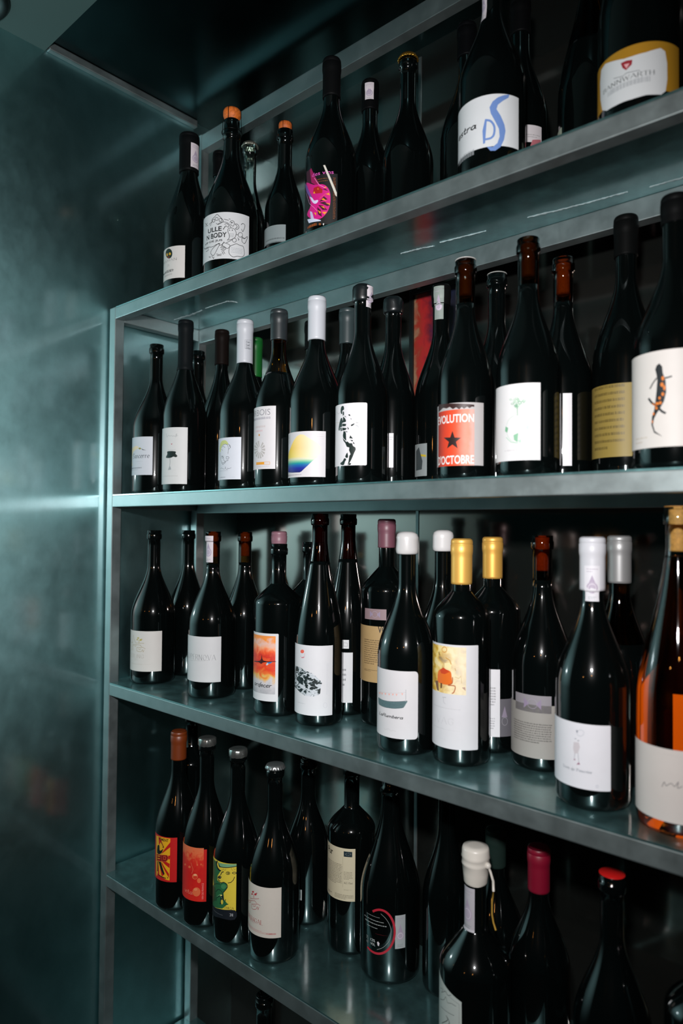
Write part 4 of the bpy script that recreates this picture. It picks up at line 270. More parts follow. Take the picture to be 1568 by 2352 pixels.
{'row': 2, 'x': 0.8638, 'y': 0.066, 'h': 0.2935, 'r': 0.038, 'kind': 'burgundy', 'cap': ('none', '', 0), 'label': 'amber necked bottle with a green tree on a globe on its white label, second shelf', 'glass': 'brown', 'labs': [{'s0': -59.81, 's1': 32.19, 'v0': 19.21, 'v1': 109.71, 'col': '#d3d1d2', 'corner': 0, 'name': 'front_label', 'ops': [('l', '#5d9672', 0.5, [(7.18, 85.95), (7.11, 85.7), (6.9, 85.49), (6.57, 85.33), (6.16, 85.25), (5.7, 85.25), (5.24, 85.34), (4.82, 85.49), (4.48, 85.71), (4.27, 85.96), (4.19, 86.22), (4.26, 86.47), (4.48, 86.68), (4.81, 86.83), (5.23, 86.91), (5.69, 86.91), (6.16, 86.82), (6.57, 86.67), (6.9, 86.46), (7.11, 86.21)], 1), ('l', '#5d9672', 0.5, [(13.32, 86.78), (13.24, 86.34), (12.99, 85.95), (12.6, 85.65), (12.11, 85.48), (11.56, 85.44), (11.01, 85.55), (10.51, 85.79), (10.12, 86.14), (9.86, 86.56), (9.77, 87.02), (9.86, 87.46), (10.11, 87.84), (10.51, 88.13), (11.0, 88.31), (11.55, 88.34), (12.1, 88.23), (12.59, 87.99), (12.99, 87.65), (13.24, 87.23)], 1), ('l', '#5d9672', 0.5, [(8.35, 83.72), (8.26, 83.26), (8.01, 82.86), (7.61, 82.56), (7.11, 82.39), (6.55, 82.36), (5.98, 82.48), (5.47, 82.74), (5.06, 83.11), (4.8, 83.56), (4.71, 84.04), (4.8, 84.49), (5.06, 84.89), (5.47, 85.19), (5.98, 85.36), (6.54, 85.38), (7.1, 85.26), (7.61, 85.0), (8.01, 84.64), (8.26, 84.19)], 1), ('l', '#8fb59a', 0.5, [(6.66, 81.76), (6.57, 81.31), (6.3, 80.92), (5.89, 80.62), (5.36, 80.46), (4.77, 80.44), (4.18, 80.56), (3.64, 80.83), (3.21, 81.2), (2.93, 81.64), (2.84, 82.12), (2.93, 82.57), (3.21, 82.96), (3.63, 83.25), (4.17, 83.41), (4.76, 83.42), (5.35, 83.3), (5.88, 83.04), (6.3, 82.67), (6.57, 82.23)], 1), ('l', '#5d9672', 0.5, [(7.79, 89.8), (7.73, 89.33), (7.55, 88.91), (7.27, 88.59), (6.92, 88.4), (6.53, 88.36), (6.14, 88.47), (5.78, 88.73), (5.5, 89.09), (5.32, 89.54), (5.25, 90.03), (5.31, 90.5), (5.5, 90.92), (5.78, 91.23), (6.13, 91.42), (6.52, 91.46), (6.92, 91.35), (7.27, 91.1), (7.55, 90.73), (7.73, 90.28)], 1), ('l', '#5d9672', 0.5, [(14.58, 88.55), (14.53, 88.15), (14.39, 87.8), (14.18, 87.52), (13.9, 87.35), (13.6, 87.31), (13.29, 87.39), (13.01, 87.59), (12.79, 87.89), (12.65, 88.26), (12.6, 88.67), (12.65, 89.07), (12.79, 89.42), (13.01, 89.69), (13.28, 89.86), (13.59, 89.91), (13.9, 89.83), (14.17, 89.62), (14.39, 89.33), (14.53, 88.96)], 1), ('l', '#8fb59a', 0.5, [(3.83, 91.41), (3.77, 91.1), (3.59, 90.84), (3.31, 90.65), (2.96, 90.54), (2.57, 90.53), (2.17, 90.63), (1.81, 90.81), (1.53, 91.06), (1.34, 91.36), (1.28, 91.68), (1.34, 91.99), (1.52, 92.25), (1.81, 92.44), (2.17, 92.54), (2.56, 92.55), (2.96, 92.45), (3.31, 92.27), (3.59, 92.02), (3.77, 91.72)], 1), ('l', '#a9c6b0', 0.5, [(14.93, 89.02), (14.84, 88.8), (14.59, 88.6), (14.19, 88.46), (13.69, 88.38), (13.13, 88.38), (12.57, 88.45), (12.07, 88.59), (11.67, 88.78), (11.41, 89.0), (11.32, 89.24), (11.41, 89.47), (11.66, 89.66), (12.07, 89.8), (12.57, 89.87), (13.13, 89.87), (13.69, 89.8), (14.19, 89.67), (14.59, 89.48), (14.84, 89.26)], 1), ('l', '#5d9672', 0.5, [(5.41, 83.22), (5.32, 82.86), (5.05, 82.54), (4.62, 82.31), (4.08, 82.19), (3.47, 82.19), (2.87, 82.31), (2.31, 82.54), (1.87, 82.85), (1.58, 83.22), (1.48, 83.61), (1.58, 83.98), (1.87, 84.29), (2.31, 84.51), (2.86, 84.63), (3.47, 84.62), (4.07, 84.51), (4.61, 84.28), (5.04, 83.97), (5.32, 83.61)], 1), ('l', '#5d9672', 0.5, [(1.05, 86.11), (0.97, 85.82), (0.75, 85.58), (0.41, 85.41), (-0.03, 85.32), (-0.52, 85.33), (-1.01, 85.43), (-1.46, 85.62), (-1.82, 85.87), (-2.05, 86.17), (-2.13, 86.48), (-2.05, 86.77), (-1.82, 87.01), (-1.46, 87.18), (-1.01, 87.26), (-0.52, 87.25), (-0.03, 87.15), (0.4, 86.96), (0.75, 86.71), (0.97, 86.42)], 1), ('l', '#8fb59a', 0.5, [(5.96, 82.55), (5.91, 82.15), (5.77, 81.79), (5.55, 81.52), (5.27, 81.35), (4.96, 81.32), (4.65, 81.41), (4.37, 81.62), (4.14, 81.94), (4.0, 82.32), (3.94, 82.74), (3.99, 83.14), (4.14, 83.5), (4.36, 83.77), (4.64, 83.93), (4.96, 83.97), (5.27, 83.87), (5.55, 83.66), (5.77, 83.35), (5.91, 82.97)], 1), ('l', '#5d9672', 0.5, [(6.03, 83.94), (5.94, 83.67), (5.7, 83.45), (5.31, 83.29), (4.82, 83.21), (4.27, 83.22), (3.72, 83.31), (3.22, 83.49), (2.83, 83.72), (2.57, 83.99), (2.48, 84.27), (2.57, 84.54), (2.82, 84.76), (3.22, 84.91), (3.72, 84.99), (4.27, 84.98), (4.82, 84.88), (5.31, 84.71), (5.69, 84.48), (5.94, 84.21)], 1), ('l', '#8fb59a', 0.5, [(5.96, 89.25), (5.88, 88.9), (5.65, 88.6), (5.28, 88.38), (4.81, 88.26), (4.29, 88.26), (3.76, 88.37), (3.28, 88.58), (2.9, 88.87), (2.65, 89.22), (2.57, 89.59), (2.65, 89.94), (2.9, 90.23), (3.28, 90.45), (3.75, 90.56), (4.28, 90.57), (4.8, 90.46), (5.27, 90.25), (5.64, 89.96), (5.88, 89.62)], 1), ('l', '#a9c6b0', 0.5, [(8.91, 84.42), (8.85, 84.04), (8.67, 83.7), (8.39, 83.44), (8.03, 83.29), (7.63, 83.26), (7.23, 83.36), (6.87, 83.57), (6.58, 83.87), (6.4, 84.24), (6.33, 84.63), (6.39, 85.02), (6.58, 85.35), (6.87, 85.61), (7.23, 85.75), (7.63, 85.78), (8.02, 85.69), (8.38, 85.48), (8.67, 85.18), (8.85, 84.81)], 1), ('l', '#8fb59a', 0.5, [(9.42, 88.54), (9.34, 88.24), (9.1, 87.98), (8.72, 87.79), (8.24, 87.69), (7.71, 87.68), (7.18, 87.78), (6.7, 87.96), (6.31, 88.22), (6.06, 88.52), (5.97, 88.83), (6.06, 89.14), (6.31, 89.39), (6.69, 89.58), (7.17, 89.68), (7.71, 89.68), (8.24, 89.59), (8.71, 89.41), (9.09, 89.16), (9.33, 88.86)], 1), ('l', '#8fb59a', 0.5, [(-1.15, 91.37), (-1.22, 91.1), (-1.43, 90.87), (-1.75, 90.71), (-2.16, 90.63), (-2.62, 90.64), (-3.08, 90.74), (-3.5, 90.93), (-3.84, 91.17), (-4.06, 91.46), (-4.13, 91.75), (-4.06, 92.02), (-3.84, 92.25), (-3.51, 92.41), (-3.09, 92.48), (-2.62, 92.47), (-2.17, 92.37), (-1.75, 92.18), (-1.43, 91.94), (-1.22, 91.66)], 1), ('l', '#a9c6b0', 0.5, [(4.25, 87.62), (4.2, 87.12), (4.05, 86.67), (3.81, 86.33), (3.52, 86.13), (3.18, 86.08), (2.85, 86.2), (2.55, 86.46), (2.31, 86.85), (2.15, 87.32), (2.1, 87.84), (2.15, 88.34), (2.3, 88.78), (2.54, 89.12), (2.84, 89.32), (3.17, 89.37), (3.51, 89.25), (3.8, 88.99), (4.04, 88.6), (4.19, 88.13)], 1), ('l', '#5d9672', 0.5, [(4.8, 83.38), (4.76, 83.07), (4.62, 82.8), (4.4, 82.6), (4.13, 82.48), (3.82, 82.46), (3.51, 82.54), (3.24, 82.71), (3.02, 82.96), (2.87, 83.25), (2.82, 83.57), (2.87, 83.88), (3.01, 84.15), (3.23, 84.35), (3.51, 84.47), (3.82, 84.49), (4.12, 84.41), (4.4, 84.24), (4.61, 83.99), (4.75, 83.7)], 1), ('l', '#5d9672', 0.5, [(14.94, 88.28), (14.85, 87.81), (14.59, 87.39), (14.19, 87.07), (13.69, 86.88), (13.12, 86.84), (12.56, 86.95), (12.05, 87.2), (11.64, 87.57), (11.37, 88.02), (11.28, 88.5), (11.37, 88.97), (11.63, 89.39), (12.04, 89.7), (12.55, 89.89), (13.12, 89.93), (13.68, 89.82), (14.19, 89.57), (14.59, 89.21), (14.85, 88.76)], 1), ('l', '#a9c6b0', 0.5, [(5.51, 89.37), (5.45, 89.02), (5.29, 88.71), (5.03, 88.48), (4.7, 88.35), (4.34, 88.33), (3.97, 88.42), (3.64, 88.62), (3.37, 88.9), (3.2, 89.24), (3.14, 89.61), (3.2, 89.96), (3.37, 90.26), (3.63, 90.49), (3.96, 90.62), (4.33, 90.64), (4.7, 90.55), (5.02, 90.36), (5.28, 90.07), (5.45, 89.74)], 1), ('l', '#8fb59a', 0.5, [(9.96, 85.1), (9.9, 84.87), (9.72, 84.67), (9.43, 84.53), (9.07, 84.45), (8.68, 84.44), (8.28, 84.51), (7.92, 84.65), (7.63, 84.84), (7.44, 85.06), (7.38, 85.3), (7.44, 85.52), (7.63, 85.72), (7.91, 85.86), (8.27, 85.94), (8.67, 85.94), (9.07, 85.88), (9.43, 85.74), (9.71, 85.55), (9.9, 85.33)], 1), ('l', '#5d9672', 0.5, [(10.6, 86.87), (10.51, 86.48), (10.22, 86.15), (9.78, 85.9), (9.22, 85.76), (8.59, 85.75), (7.96, 85.86), (7.39, 86.09), (6.94, 86.41), (6.65, 86.79), (6.54, 87.19), (6.64, 87.58), (6.94, 87.91), (7.39, 88.15), (7.96, 88.28), (8.59, 88.29), (9.21, 88.18), (9.77, 87.96), (10.22, 87.64), (10.51, 87.27)], 1), ('l', '#8fb59a', 0.5, [(3.14, 87.24), (3.09, 87.0), (2.93, 86.79), (2.69, 86.64), (2.37, 86.56), (2.03, 86.56), (1.68, 86.63), (1.36, 86.78), (1.11, 86.99), (0.95, 87.23), (0.89, 87.48), (0.94, 87.73), (1.11, 87.93), (1.36, 88.08), (1.67, 88.16), (2.02, 88.16), (2.37, 88.09), (2.68, 87.94), (2.93, 87.74), (3.09, 87.5)], 1), ('l', '#8fb59a', 0.5, [(6.53, 92.04), (6.45, 91.66), (6.22, 91.33), (5.86, 91.09), (5.41, 90.95), (4.9, 90.94), (4.38, 91.05), (3.92, 91.28), (3.55, 91.59), (3.31, 91.97), (3.22, 92.36), (3.3, 92.74), (3.54, 93.07), (3.91, 93.31), (4.38, 93.44), (4.89, 93.45), (5.4, 93.33), (5.86, 93.11), (6.22, 92.8), (6.45, 92.43)], 1), ('l', '#8fb59a', 0.5, [(2.56, 89.6), (2.51, 89.23), (2.35, 88.9), (2.1, 88.65), (1.78, 88.51), (1.43, 88.49), (1.07, 88.59), (0.75, 88.8), (0.49, 89.1), (0.33, 89.47), (0.27, 89.86), (0.32, 90.23), (0.49, 90.56), (0.74, 90.8), (1.07, 90.94), (1.42, 90.96), (1.77, 90.86), (2.09, 90.65), (2.34, 90.35), (2.51, 89.99)], 1), ('l', '#8fb59a', 0.5, [(7.69, 90.97), (7.62, 90.68), (7.41, 90.43), (7.08, 90.24), (6.67, 90.14), (6.21, 90.14), (5.75, 90.23), (5.34, 90.4), (5.0, 90.65), (4.79, 90.94), (4.72, 91.25), (4.79, 91.54), (5.0, 91.79), (5.33, 91.97), (5.75, 92.07), (6.21, 92.07), (6.67, 91.98), (7.08, 91.81), (7.4, 91.56), (7.61, 91.28)], 1), ('l', '#5d9672', 0.8, [(5.46, 82.31), (5.87, 72.06)], 0), ('l', '#b9c4bc', 0.5, [(5.85, 79.49), (13.19, 81.74)], 0), ('l', '#b5c4ba', 0.6, [(18.95, 55.67), (18.34, 50.67), (16.53, 46.2), (13.7, 42.71), (10.08, 40.56), (5.96, 39.98), (1.65, 41.06), (-2.48, 43.71), (-6.0, 47.67), (-8.41, 52.51), (-9.3, 57.71), (-8.45, 62.72), (-6.07, 67.04), (-2.57, 70.29), (1.55, 72.2), (5.87, 72.62), (10.0, 71.52), (13.64, 69.0), (16.49, 65.28), (18.32, 60.7)], 1), ('p', '#6fa382', [(-10.06, 60.61), (-5.98, 58.28), (-7.59, 52.83), (-10.8, 55.06)]), ('p', '#7fae90', [(1.07, 49.23), (6.87, 51.59), (5.96, 40.54), (1.69, 43.6)]), ('p', '#a5c4b0', [(15.04, 58.56), (18.94, 60.27), (17.72, 52.94)]), ('p', '#a5c4b0', [(5.95, 42.39), (10.57, 43.99), (9.67, 39.41)]), ('l', '#9ec0aa', 0.8, [(-8.76, 47.33), (-1.98, 41.1), (5.96, 39.61)], 0), ('x', '#b9b6b8', -11.22, 29.38, 16.88, 33.48, 1, 0.45, 1), ('x', '#c2bfc1', -4.09, 25.48, 11.53, 28.21, 1, 0.45, 1)]}]},
{'row': 2, 'x': 0.8731, 'y': 0.145, 'h': 0.2903, 'r': 0.0365, 'kind': 'burgundy', 'cap': ('none', '', 0), 'label': 'bottle with an amber mouth and a bright narrow strip label, second shelf', 'glass': 'brown', 'cork': '#b0682a', 'labs': [{'s0': 15.06, 's1': 26.07, 'v0': 17.94, 'v1': 108.48, 'col': '#d6d4d8', 'corner': 0, 'name': 'strip_label', 'ops': []}]},
{'row': 2, 'x': 0.9497, 'y': 0.155, 'h': 0.3262, 'r': 0.0395, 'kind': 'burgundy', 'cap': ('capsule', '#0a0b0b', 0.05), 'label': 'dark bottle with a gold back label coloured darker as if shaded, second shelf', 'labs': [{'s0': -57.33, 's1': 34.67, 'v0': 25.66, 'v1': 112.96, 'col': '#8c7838', 'corner': 0, 'name': 'back_label', 'ops': [('x', '#54461e', -30.49, 32.95, 12.1, 114.2, 10, 0.5, 1)]}]},  # label gold darkened in its colour, standing in for the salamander bottle's shadow
{'row': 2, 'x': 1.0333, 'y': 0.064, 'h': 0.2925, 'r': 0.0425, 'kind': 'burgundy', 'cap': ('capsule', '#0b0c0d', 0.03), 'label': 'bottle with a black and orange salamander on its cream label, second shelf', 'labs': [{'s0': -66.85, 's1': 53.15, 'v0': 22.81, 'v1': 120.9, 'col': '#d5cfca', 'corner': 0, 'name': 'front_label', 'ops': [('p', '#1c2226', [(-6.11, 105.87), (-3.25, 107.79), (-0.48, 104.15), (0.11, 97.66), (2.78, 89.32), (3.35, 78.09), (1.25, 68.76), (-3.03, 61.26), (-6.21, 56.83), (-8.69, 52.31), (-9.89, 46.01), (-7.88, 39.35), (-0.02, 33.01), (-8.72, 37.83), (-11.62, 46.21), (-10.91, 54.2), (-8.67, 60.35), (-7.49, 68.25), (-6.17, 79.32), (-5.34, 90.45), (-6.13, 97.01), (-7.43, 102.07)]), ('l', '#1c2226', 1.6, [(0.85, 91.96), (4.55, 92.29), (8.17, 93.16)], 0), ('l', '#1c2226', 1.3, [(-6.14, 92.99), (-10.32, 88.03), (-12.98, 83.62)], 0), ('l', '#1c2226', 2.2, [(-6.19, 64.86), (-11.23, 68.78), (-14.46, 73.32)], 0), ('l', '#1c2226', 2.2, [(-4.6, 63.05), (-0.73, 58.6), (2.27, 56.7)], 0), ('p', '#d8782a', [(1.45, 91.88), (1.38, 91.2), (1.19, 90.6), (0.89, 90.14), (0.51, 89.88), (0.09, 89.82), (-0.33, 89.99), (-0.71, 90.36), (-1.01, 90.9), (-1.2, 91.55), (-1.27, 92.25), (-1.2, 92.94), (-1.0, 93.53), (-0.7, 93.99), (-0.32, 94.25), (0.1, 94.3), (0.52, 94.13), (0.9, 93.76), (1.2, 93.23), (1.38, 92.58)]), ('p', '#d8782a', [(0.99, 85.55), (0.91, 84.87), (0.67, 84.28), (0.3, 83.83), (-0.16, 83.57), (-0.68, 83.53), (-1.19, 83.71), (-1.66, 84.09), (-2.04, 84.64), (-2.28, 85.29), (-2.36, 86.0), (-2.27, 86.68), (-2.03, 87.27), (-1.66, 87.72), (-1.19, 87.97), (-0.67, 88.01), (-0.15, 87.83), (0.31, 87.45), (0.68, 86.91), (0.91, 86.25)]), ('p', '#d8782a', [(2.76, 82.14), (2.71, 81.36), (2.54, 80.67), (2.27, 80.14), (1.94, 79.81), (1.57, 79.73), (1.2, 79.9), (0.87, 80.3), (0.61, 80.9), (0.44, 81.64), (0.38, 82.43), (0.44, 83.22), (0.61, 83.91), (0.88, 84.44), (1.21, 84.76), (1.58, 84.84), (1.95, 84.67), (2.28, 84.26), (2.54, 83.67), (2.71, 82.94)]), ('p', '#d8782a', [(1.42, 75.92), (1.35, 75.34), (1.16, 74.82), (0.86, 74.44), (0.48, 74.21), (0.06, 74.16), (-0.36, 74.31), (-0.74, 74.63), (-1.04, 75.09), (-1.24, 75.65), (-1.3, 76.25), (-1.23, 76.84), (-1.04, 77.35), (-0.73, 77.73), (-0.35, 77.96), (0.07, 78.0), (0.49, 77.85), (0.86, 77.54), (1.16, 77.08), (1.35, 76.52)]), ('p', '#d8782a', [(-1.77, 72.31), (-1.83, 71.82), (-2.01, 71.4), (-2.28, 71.08), (-2.62, 70.9), (-3.01, 70.87), (-3.39, 70.99), (-3.74, 71.27), (-4.02, 71.66), (-4.2, 72.13), (-4.26, 72.63), (-4.2, 73.12), (-4.02, 73.54), (-3.74, 73.86), (-3.39, 74.04), (-3.0, 74.07), (-2.62, 73.94), (-2.27, 73.67), (-2.0, 73.28), (-1.83, 72.81)]), ('p', '#d8782a', [(-3.49, 66.92), (-3.58, 66.49), (-3.85, 66.12), (-4.27, 65.85), (-4.8, 65.71), (-5.39, 65.72), (-5.98, 65.86), (-6.52, 66.14), (-6.96, 66.52), (-7.24, 66.96), (-7.33, 67.42), (-7.23, 67.85), (-6.95, 68.22), (-6.52, 68.48), (-5.98, 68.61), (-5.38, 68.61), (-4.79, 68.46), (-4.26, 68.18), (-3.84, 67.81), (-3.58, 67.38)]), ('p', '#d8782a', [(-4.91, 62.29), (-4.98, 61.9), (-5.16, 61.56), (-5.44, 61.31), (-5.8, 61.18), (-6.2, 61.16), (-6.6, 61.28), (-6.97, 61.51), (-7.26, 61.83), (-7.44, 62.21), (-7.51, 62.62), (-7.44, 63.01), (-7.25, 63.34), (-6.96, 63.59), (-6.6, 63.72), (-6.2, 63.73), (-5.8, 63.62), (-5.44, 63.39), (-5.16, 63.07), (-4.98, 62.69)]), ('p', '#d8782a', [(-8.18, 57.07), (-8.23, 56.63), (-8.37, 56.24), (-8.59, 55.95), (-8.88, 55.78), (-9.19, 55.75), (-9.5, 55.86), (-9.79, 56.1), (-10.01, 56.45), (-10.16, 56.88), (-10.21, 57.33), (-10.16, 57.77), (-10.01, 58.16), (-9.78, 58.45), (-9.5, 58.62), (-9.18, 58.65), (-8.87, 58.54), (-8.59, 58.3), (-8.37, 57.95), (-8.23, 57.53)]), ('p', '#d8782a', [(-0.86, 67.4), (-0.93, 66.92), (-1.13, 66.5), (-1.43, 66.18), (-1.82, 66.0), (-2.24, 65.97), (-2.67, 66.1), (-3.06, 66.37), (-3.37, 66.77), (-3.57, 67.24), (-3.64, 67.74), (-3.57, 68.23), (-3.37, 68.65), (-3.06, 68.96), (-2.67, 69.14), (-2.24, 69.17), (-1.81, 69.04), (-1.43, 68.76), (-1.12, 68.37), (-0.93, 67.91)]), ('p', '#d8782a', [(-9.71, 49.21), (-9.74, 48.76), (-9.84, 48.37), (-9.99, 48.07), (-10.19, 47.89), (-10.4, 47.84), (-10.61, 47.94), (-10.8, 48.17), (-10.96, 48.51), (-11.06, 48.92), (-11.09, 49.38), (-11.05, 49.82), (-10.95, 50.21), (-10.8, 50.52), (-10.61, 50.7), (-10.39, 50.74), (-10.18, 50.65), (-9.99, 50.42), (-9.84, 50.08), (-9.74, 49.66)]), ('l', '#d8782a', 0.9, [(-10.36, 67.84), (-6.2, 64.05)], 0), ('x', '#c0b6a8', -34.45, 27.38, -16.84, 36.06, 2, 0.45, 1)]}]},
{'row': 3, 'x': 0.0604, 'y': 0.0701, 'h': 0.2962, 'r': 0.0425, 'kind': 'burgundy', 'cap': ('none', '', 0), 'label': 'bottle with a gold line emblem on its cream label, left end of the third shelf', 'labs': [{'s0': -28.87, 's1': 59.13, 'v0': 25.32, 'v1': 102.25, 'col': '#ccc8c4', 'corner': 0, 'name': 'front_label', 'ops': [('l', '#9c8a5c', 0.6, [(-8.14, 63.05), (-1.85, 93.35), (1.34, 85.68), (4.99, 79.65)], 0), ('l', '#9c8a5c', 0.6, [(-3.09, 63.75), (-2.34, 74.55), (5.17, 72.2), (7.49, 74.56)], 0), ('l', '#9c8a5c', 0.6, [(-10.41, 77.78), (-3.61, 79.48)], 0), ('l', '#9c8a5c', 0.6, [(5.01, 78.85), (25.24, 79.41)], 0), ('l', '#9c8a5c', 0.6, [(-1.32, 75.75), (8.97, 75.76), (17.07, 75.58), (20.77, 72.34)], 0), ('l', '#9c8a5c', 0.6, [(9.09, 70.45), (23.11, 71.38), (28.16, 68.88)], 0), ('l', '#9c8a5c', 0.6, [(9.46, 69.95), (10.32, 63.64), (19.73, 63.52), (22.03, 67.09), (23.82, 62.92), (25.44, 66.69)], 0), ('l', '#9c8a5c', 0.6, [(12.66, 68.1), (15.96, 67.28), (19.04, 68.53)], 0), ('p', '#b0a040', [(14.59, 88.98), (14.42, 88.45), (13.92, 87.98), (13.14, 87.64), (12.22, 87.48), (11.28, 87.53), (10.48, 87.78), (9.96, 88.19), (9.8, 88.7), (10.05, 89.23), (10.65, 89.7), (11.49, 90.02), (12.44, 90.15), (13.34, 90.07), (14.06, 89.78), (14.5, 89.34)]), ('p', '#b0a040', [(20.54, 85.6), (20.37, 84.97), (19.84, 84.42), (19.04, 84.04), (18.09, 83.88), (17.13, 83.97), (16.32, 84.29), (15.79, 84.8), (15.63, 85.42), (15.88, 86.05), (16.49, 86.59), (17.35, 86.95), (18.32, 87.07), (19.25, 86.94), (19.99, 86.58), (20.44, 86.04)]), ('p', '#b0a040', [(12.32, 85.62), (12.17, 85.2), (11.71, 84.81), (11.02, 84.53), (10.19, 84.39), (9.34, 84.42), (8.63, 84.6), (8.16, 84.93), (8.02, 85.33), (8.24, 85.76), (8.78, 86.14), (9.54, 86.42), (10.39, 86.53), (11.2, 86.48), (11.85, 86.26), (12.23, 85.92)]), ('p', '#b0a040', [(21.69, 87.24), (21.6, 86.95), (21.35, 86.69), (20.96, 86.52), (20.5, 86.45), (20.03, 86.49), (19.65, 86.65), (19.4, 86.89), (19.32, 87.18), (19.44, 87.47), (19.73, 87.72), (20.14, 87.88), (20.61, 87.94), (21.06, 87.87), (21.42, 87.7), (21.64, 87.45)]), ('l', '#b0a040', 0.9, [(14.34, 85.24), (14.44, 79.93)], 0), ('t', 'ESLING', -11.68, 50.47, 25.7, 6.89, '#a2968c', 'serif', 0.5), ('t', '2022', 1.49, 45.72, 13.1, 3.18, '#a89e96', 'serif', 0.3), ('x', '#b8aea2', -7.18, 37.58, 38.63, 39.59, 2, 0.5, 1)]}]},
{'row': 3, 'x': 0.0486, 'y': 0.16, 'h': 0.2964, 'r': 0.0385, 'kind': 'burgundy', 'cap': ('none', '', 0), 'label': 'plain black bottle behind the left end of the third shelf, second from the wall', 'labs': []},
{'row': 3, 'x': 0.2354, 'y': 0.0795, 'h': 0.2953, 'r': 0.0428, 'kind': 'burgundy', 'cap': ('none', '', 0), 'label': 'bottle with one line of capitals on its white label and a strip on the neck', 'glass': 'brown', 'cork': '#b0682a', 'labs': [{'s0': -32.62, 's1': 55.38, 'v0': 30.19, 'v1': 109.89, 'col': '#c6c6c8', 'corner': 0, 'name': 'front_label', 'ops': [('t', 'SUPERNOVA', -19.08, 68.87, 46.33, 9.37, '#6a6c70', 'serif', 0.55), ('l', '#9a9ca0', 0.35, [(-8.76, 66.11), (13.35, 67.19), (33.36, 68.51)], 0), ('x', '#b0b0b4', -7.97, 41.61, 38.33, 41.4, 1, 0.45, 1)]}, {'s0': -9.22, 's1': 12.85, 'v0': 239.52, 'v1': 287.49, 'col': '#cfc6cc', 'corner': 0, 'name': 'tax_strip', 'ops': [('p', '#a799ae', [(-4.36, 259.67), (7.99, 259.67), (5.35, 266.38), (1.81, 275.02), (-1.72, 266.38)]), ('p', '#b0a4b6', [(9.76, 257.75), (9.16, 260.79), (7.43, 263.37), (4.86, 265.09), (1.82, 265.69), (-1.23, 265.09), (-3.8, 263.37), (-5.53, 260.79), (-6.13, 257.75), (-5.53, 254.71), (-3.8, 252.13), (-1.23, 250.41), (1.81, 249.8), (4.85, 250.41), (7.43, 252.13), (9.15, 254.71)]), ('l', '#e0dbe2', 0.5, [(7.11, 257.75), (6.71, 259.78), (5.56, 261.49), (3.84, 262.64), (1.82, 263.05), (-0.21, 262.64), (-1.93, 261.49), (-3.08, 259.78), (-3.48, 257.75), (-3.08, 255.72), (-1.93, 254.0), (-0.21, 252.86), (1.81, 252.45), (3.84, 252.85), (5.56, 254.0), (6.71, 255.72)], 1), ('x', '#a49aa8', -5.91, 277.9, 9.54, 284.61, 2, 0.4, 3), ('x', '#7d8a8c', -4.36, 241.44, 7.99, 246.24, 2, 0.5, 5)], 'r': 0.0142}]},
{'row': 3, 'x': 0.2262, 'y': 0.163, 'h': 0.2945, 'r': 0.0385, 'kind': 'burgundy', 'cap': ('none', '', 0), 'label': 'black bottle with an amber mouth right of the tax strip bottle, third shelf back row', 'glass': 'brown', 'cork': '#b0682a', 'labs': []},
{'row': 3, 'x': 0.4081, 'y': 0.0821, 'h': 0.2766, 'r': 0.0402, 'kind': 'bordeaux', 'cap': ('none', '', 0), 'label': 'broad shouldered bottle with an orange sunset painting on its label, third shelf', 'labs': [{'s0': -50.52, 's1': 33.48, 'v0': 24.85, 'v1': 133.14, 'col': '#cfcfd2', 'corner': 1.5, 'name': 'front_label', 'ops': [('m', 'sunset', -28.92, 36.48, 28.78, 129.24), ('p', '#3a0c10', [(-17.15, 85.5), (1.2, 88.6), (4.57, 98.61), (7.96, 89.38), (28.21, 89.34), (28.22, 88.33), (12.8, 87.07), (6.73, 85.72), (3.43, 83.32), (-2.63, 85.29), (-17.09, 83.97)]), ('p', '#2a74b0', [(14.52, 86.95), (24.15, 88.24), (20.0, 85.05), (16.21, 85.57)]), ('p', '#b6cdd4', [(12.85, 82.8), (15.08, 86.49), (17.86, 84.67), (15.14, 82.22)]), ('t', 'ardecer', -15.66, 46.95, 22.0, 6.51, '#1d1d20', 'hand', 1.0)]}]},
{'row': 3, 'x': 0.3226, 'y': 0.162, 'h': 0.2963, 'r': 0.0385, 'kind': 'burgundy', 'cap': ('capsule', '#8c6470', 0.04), 'label': 'bottle with a pink foil behind the sunset label, third shelf', 'labs': []},
{'row': 3, 'x': 0.399, 'y': 0.165, 'h': 0.2786, 'r': 0.0365, 'kind': 'bordeaux', 'cap': ('none', '', 0), 'label': 'black bottle half hidden behind the left flank of the rock label, third shelf', 'labs': []},
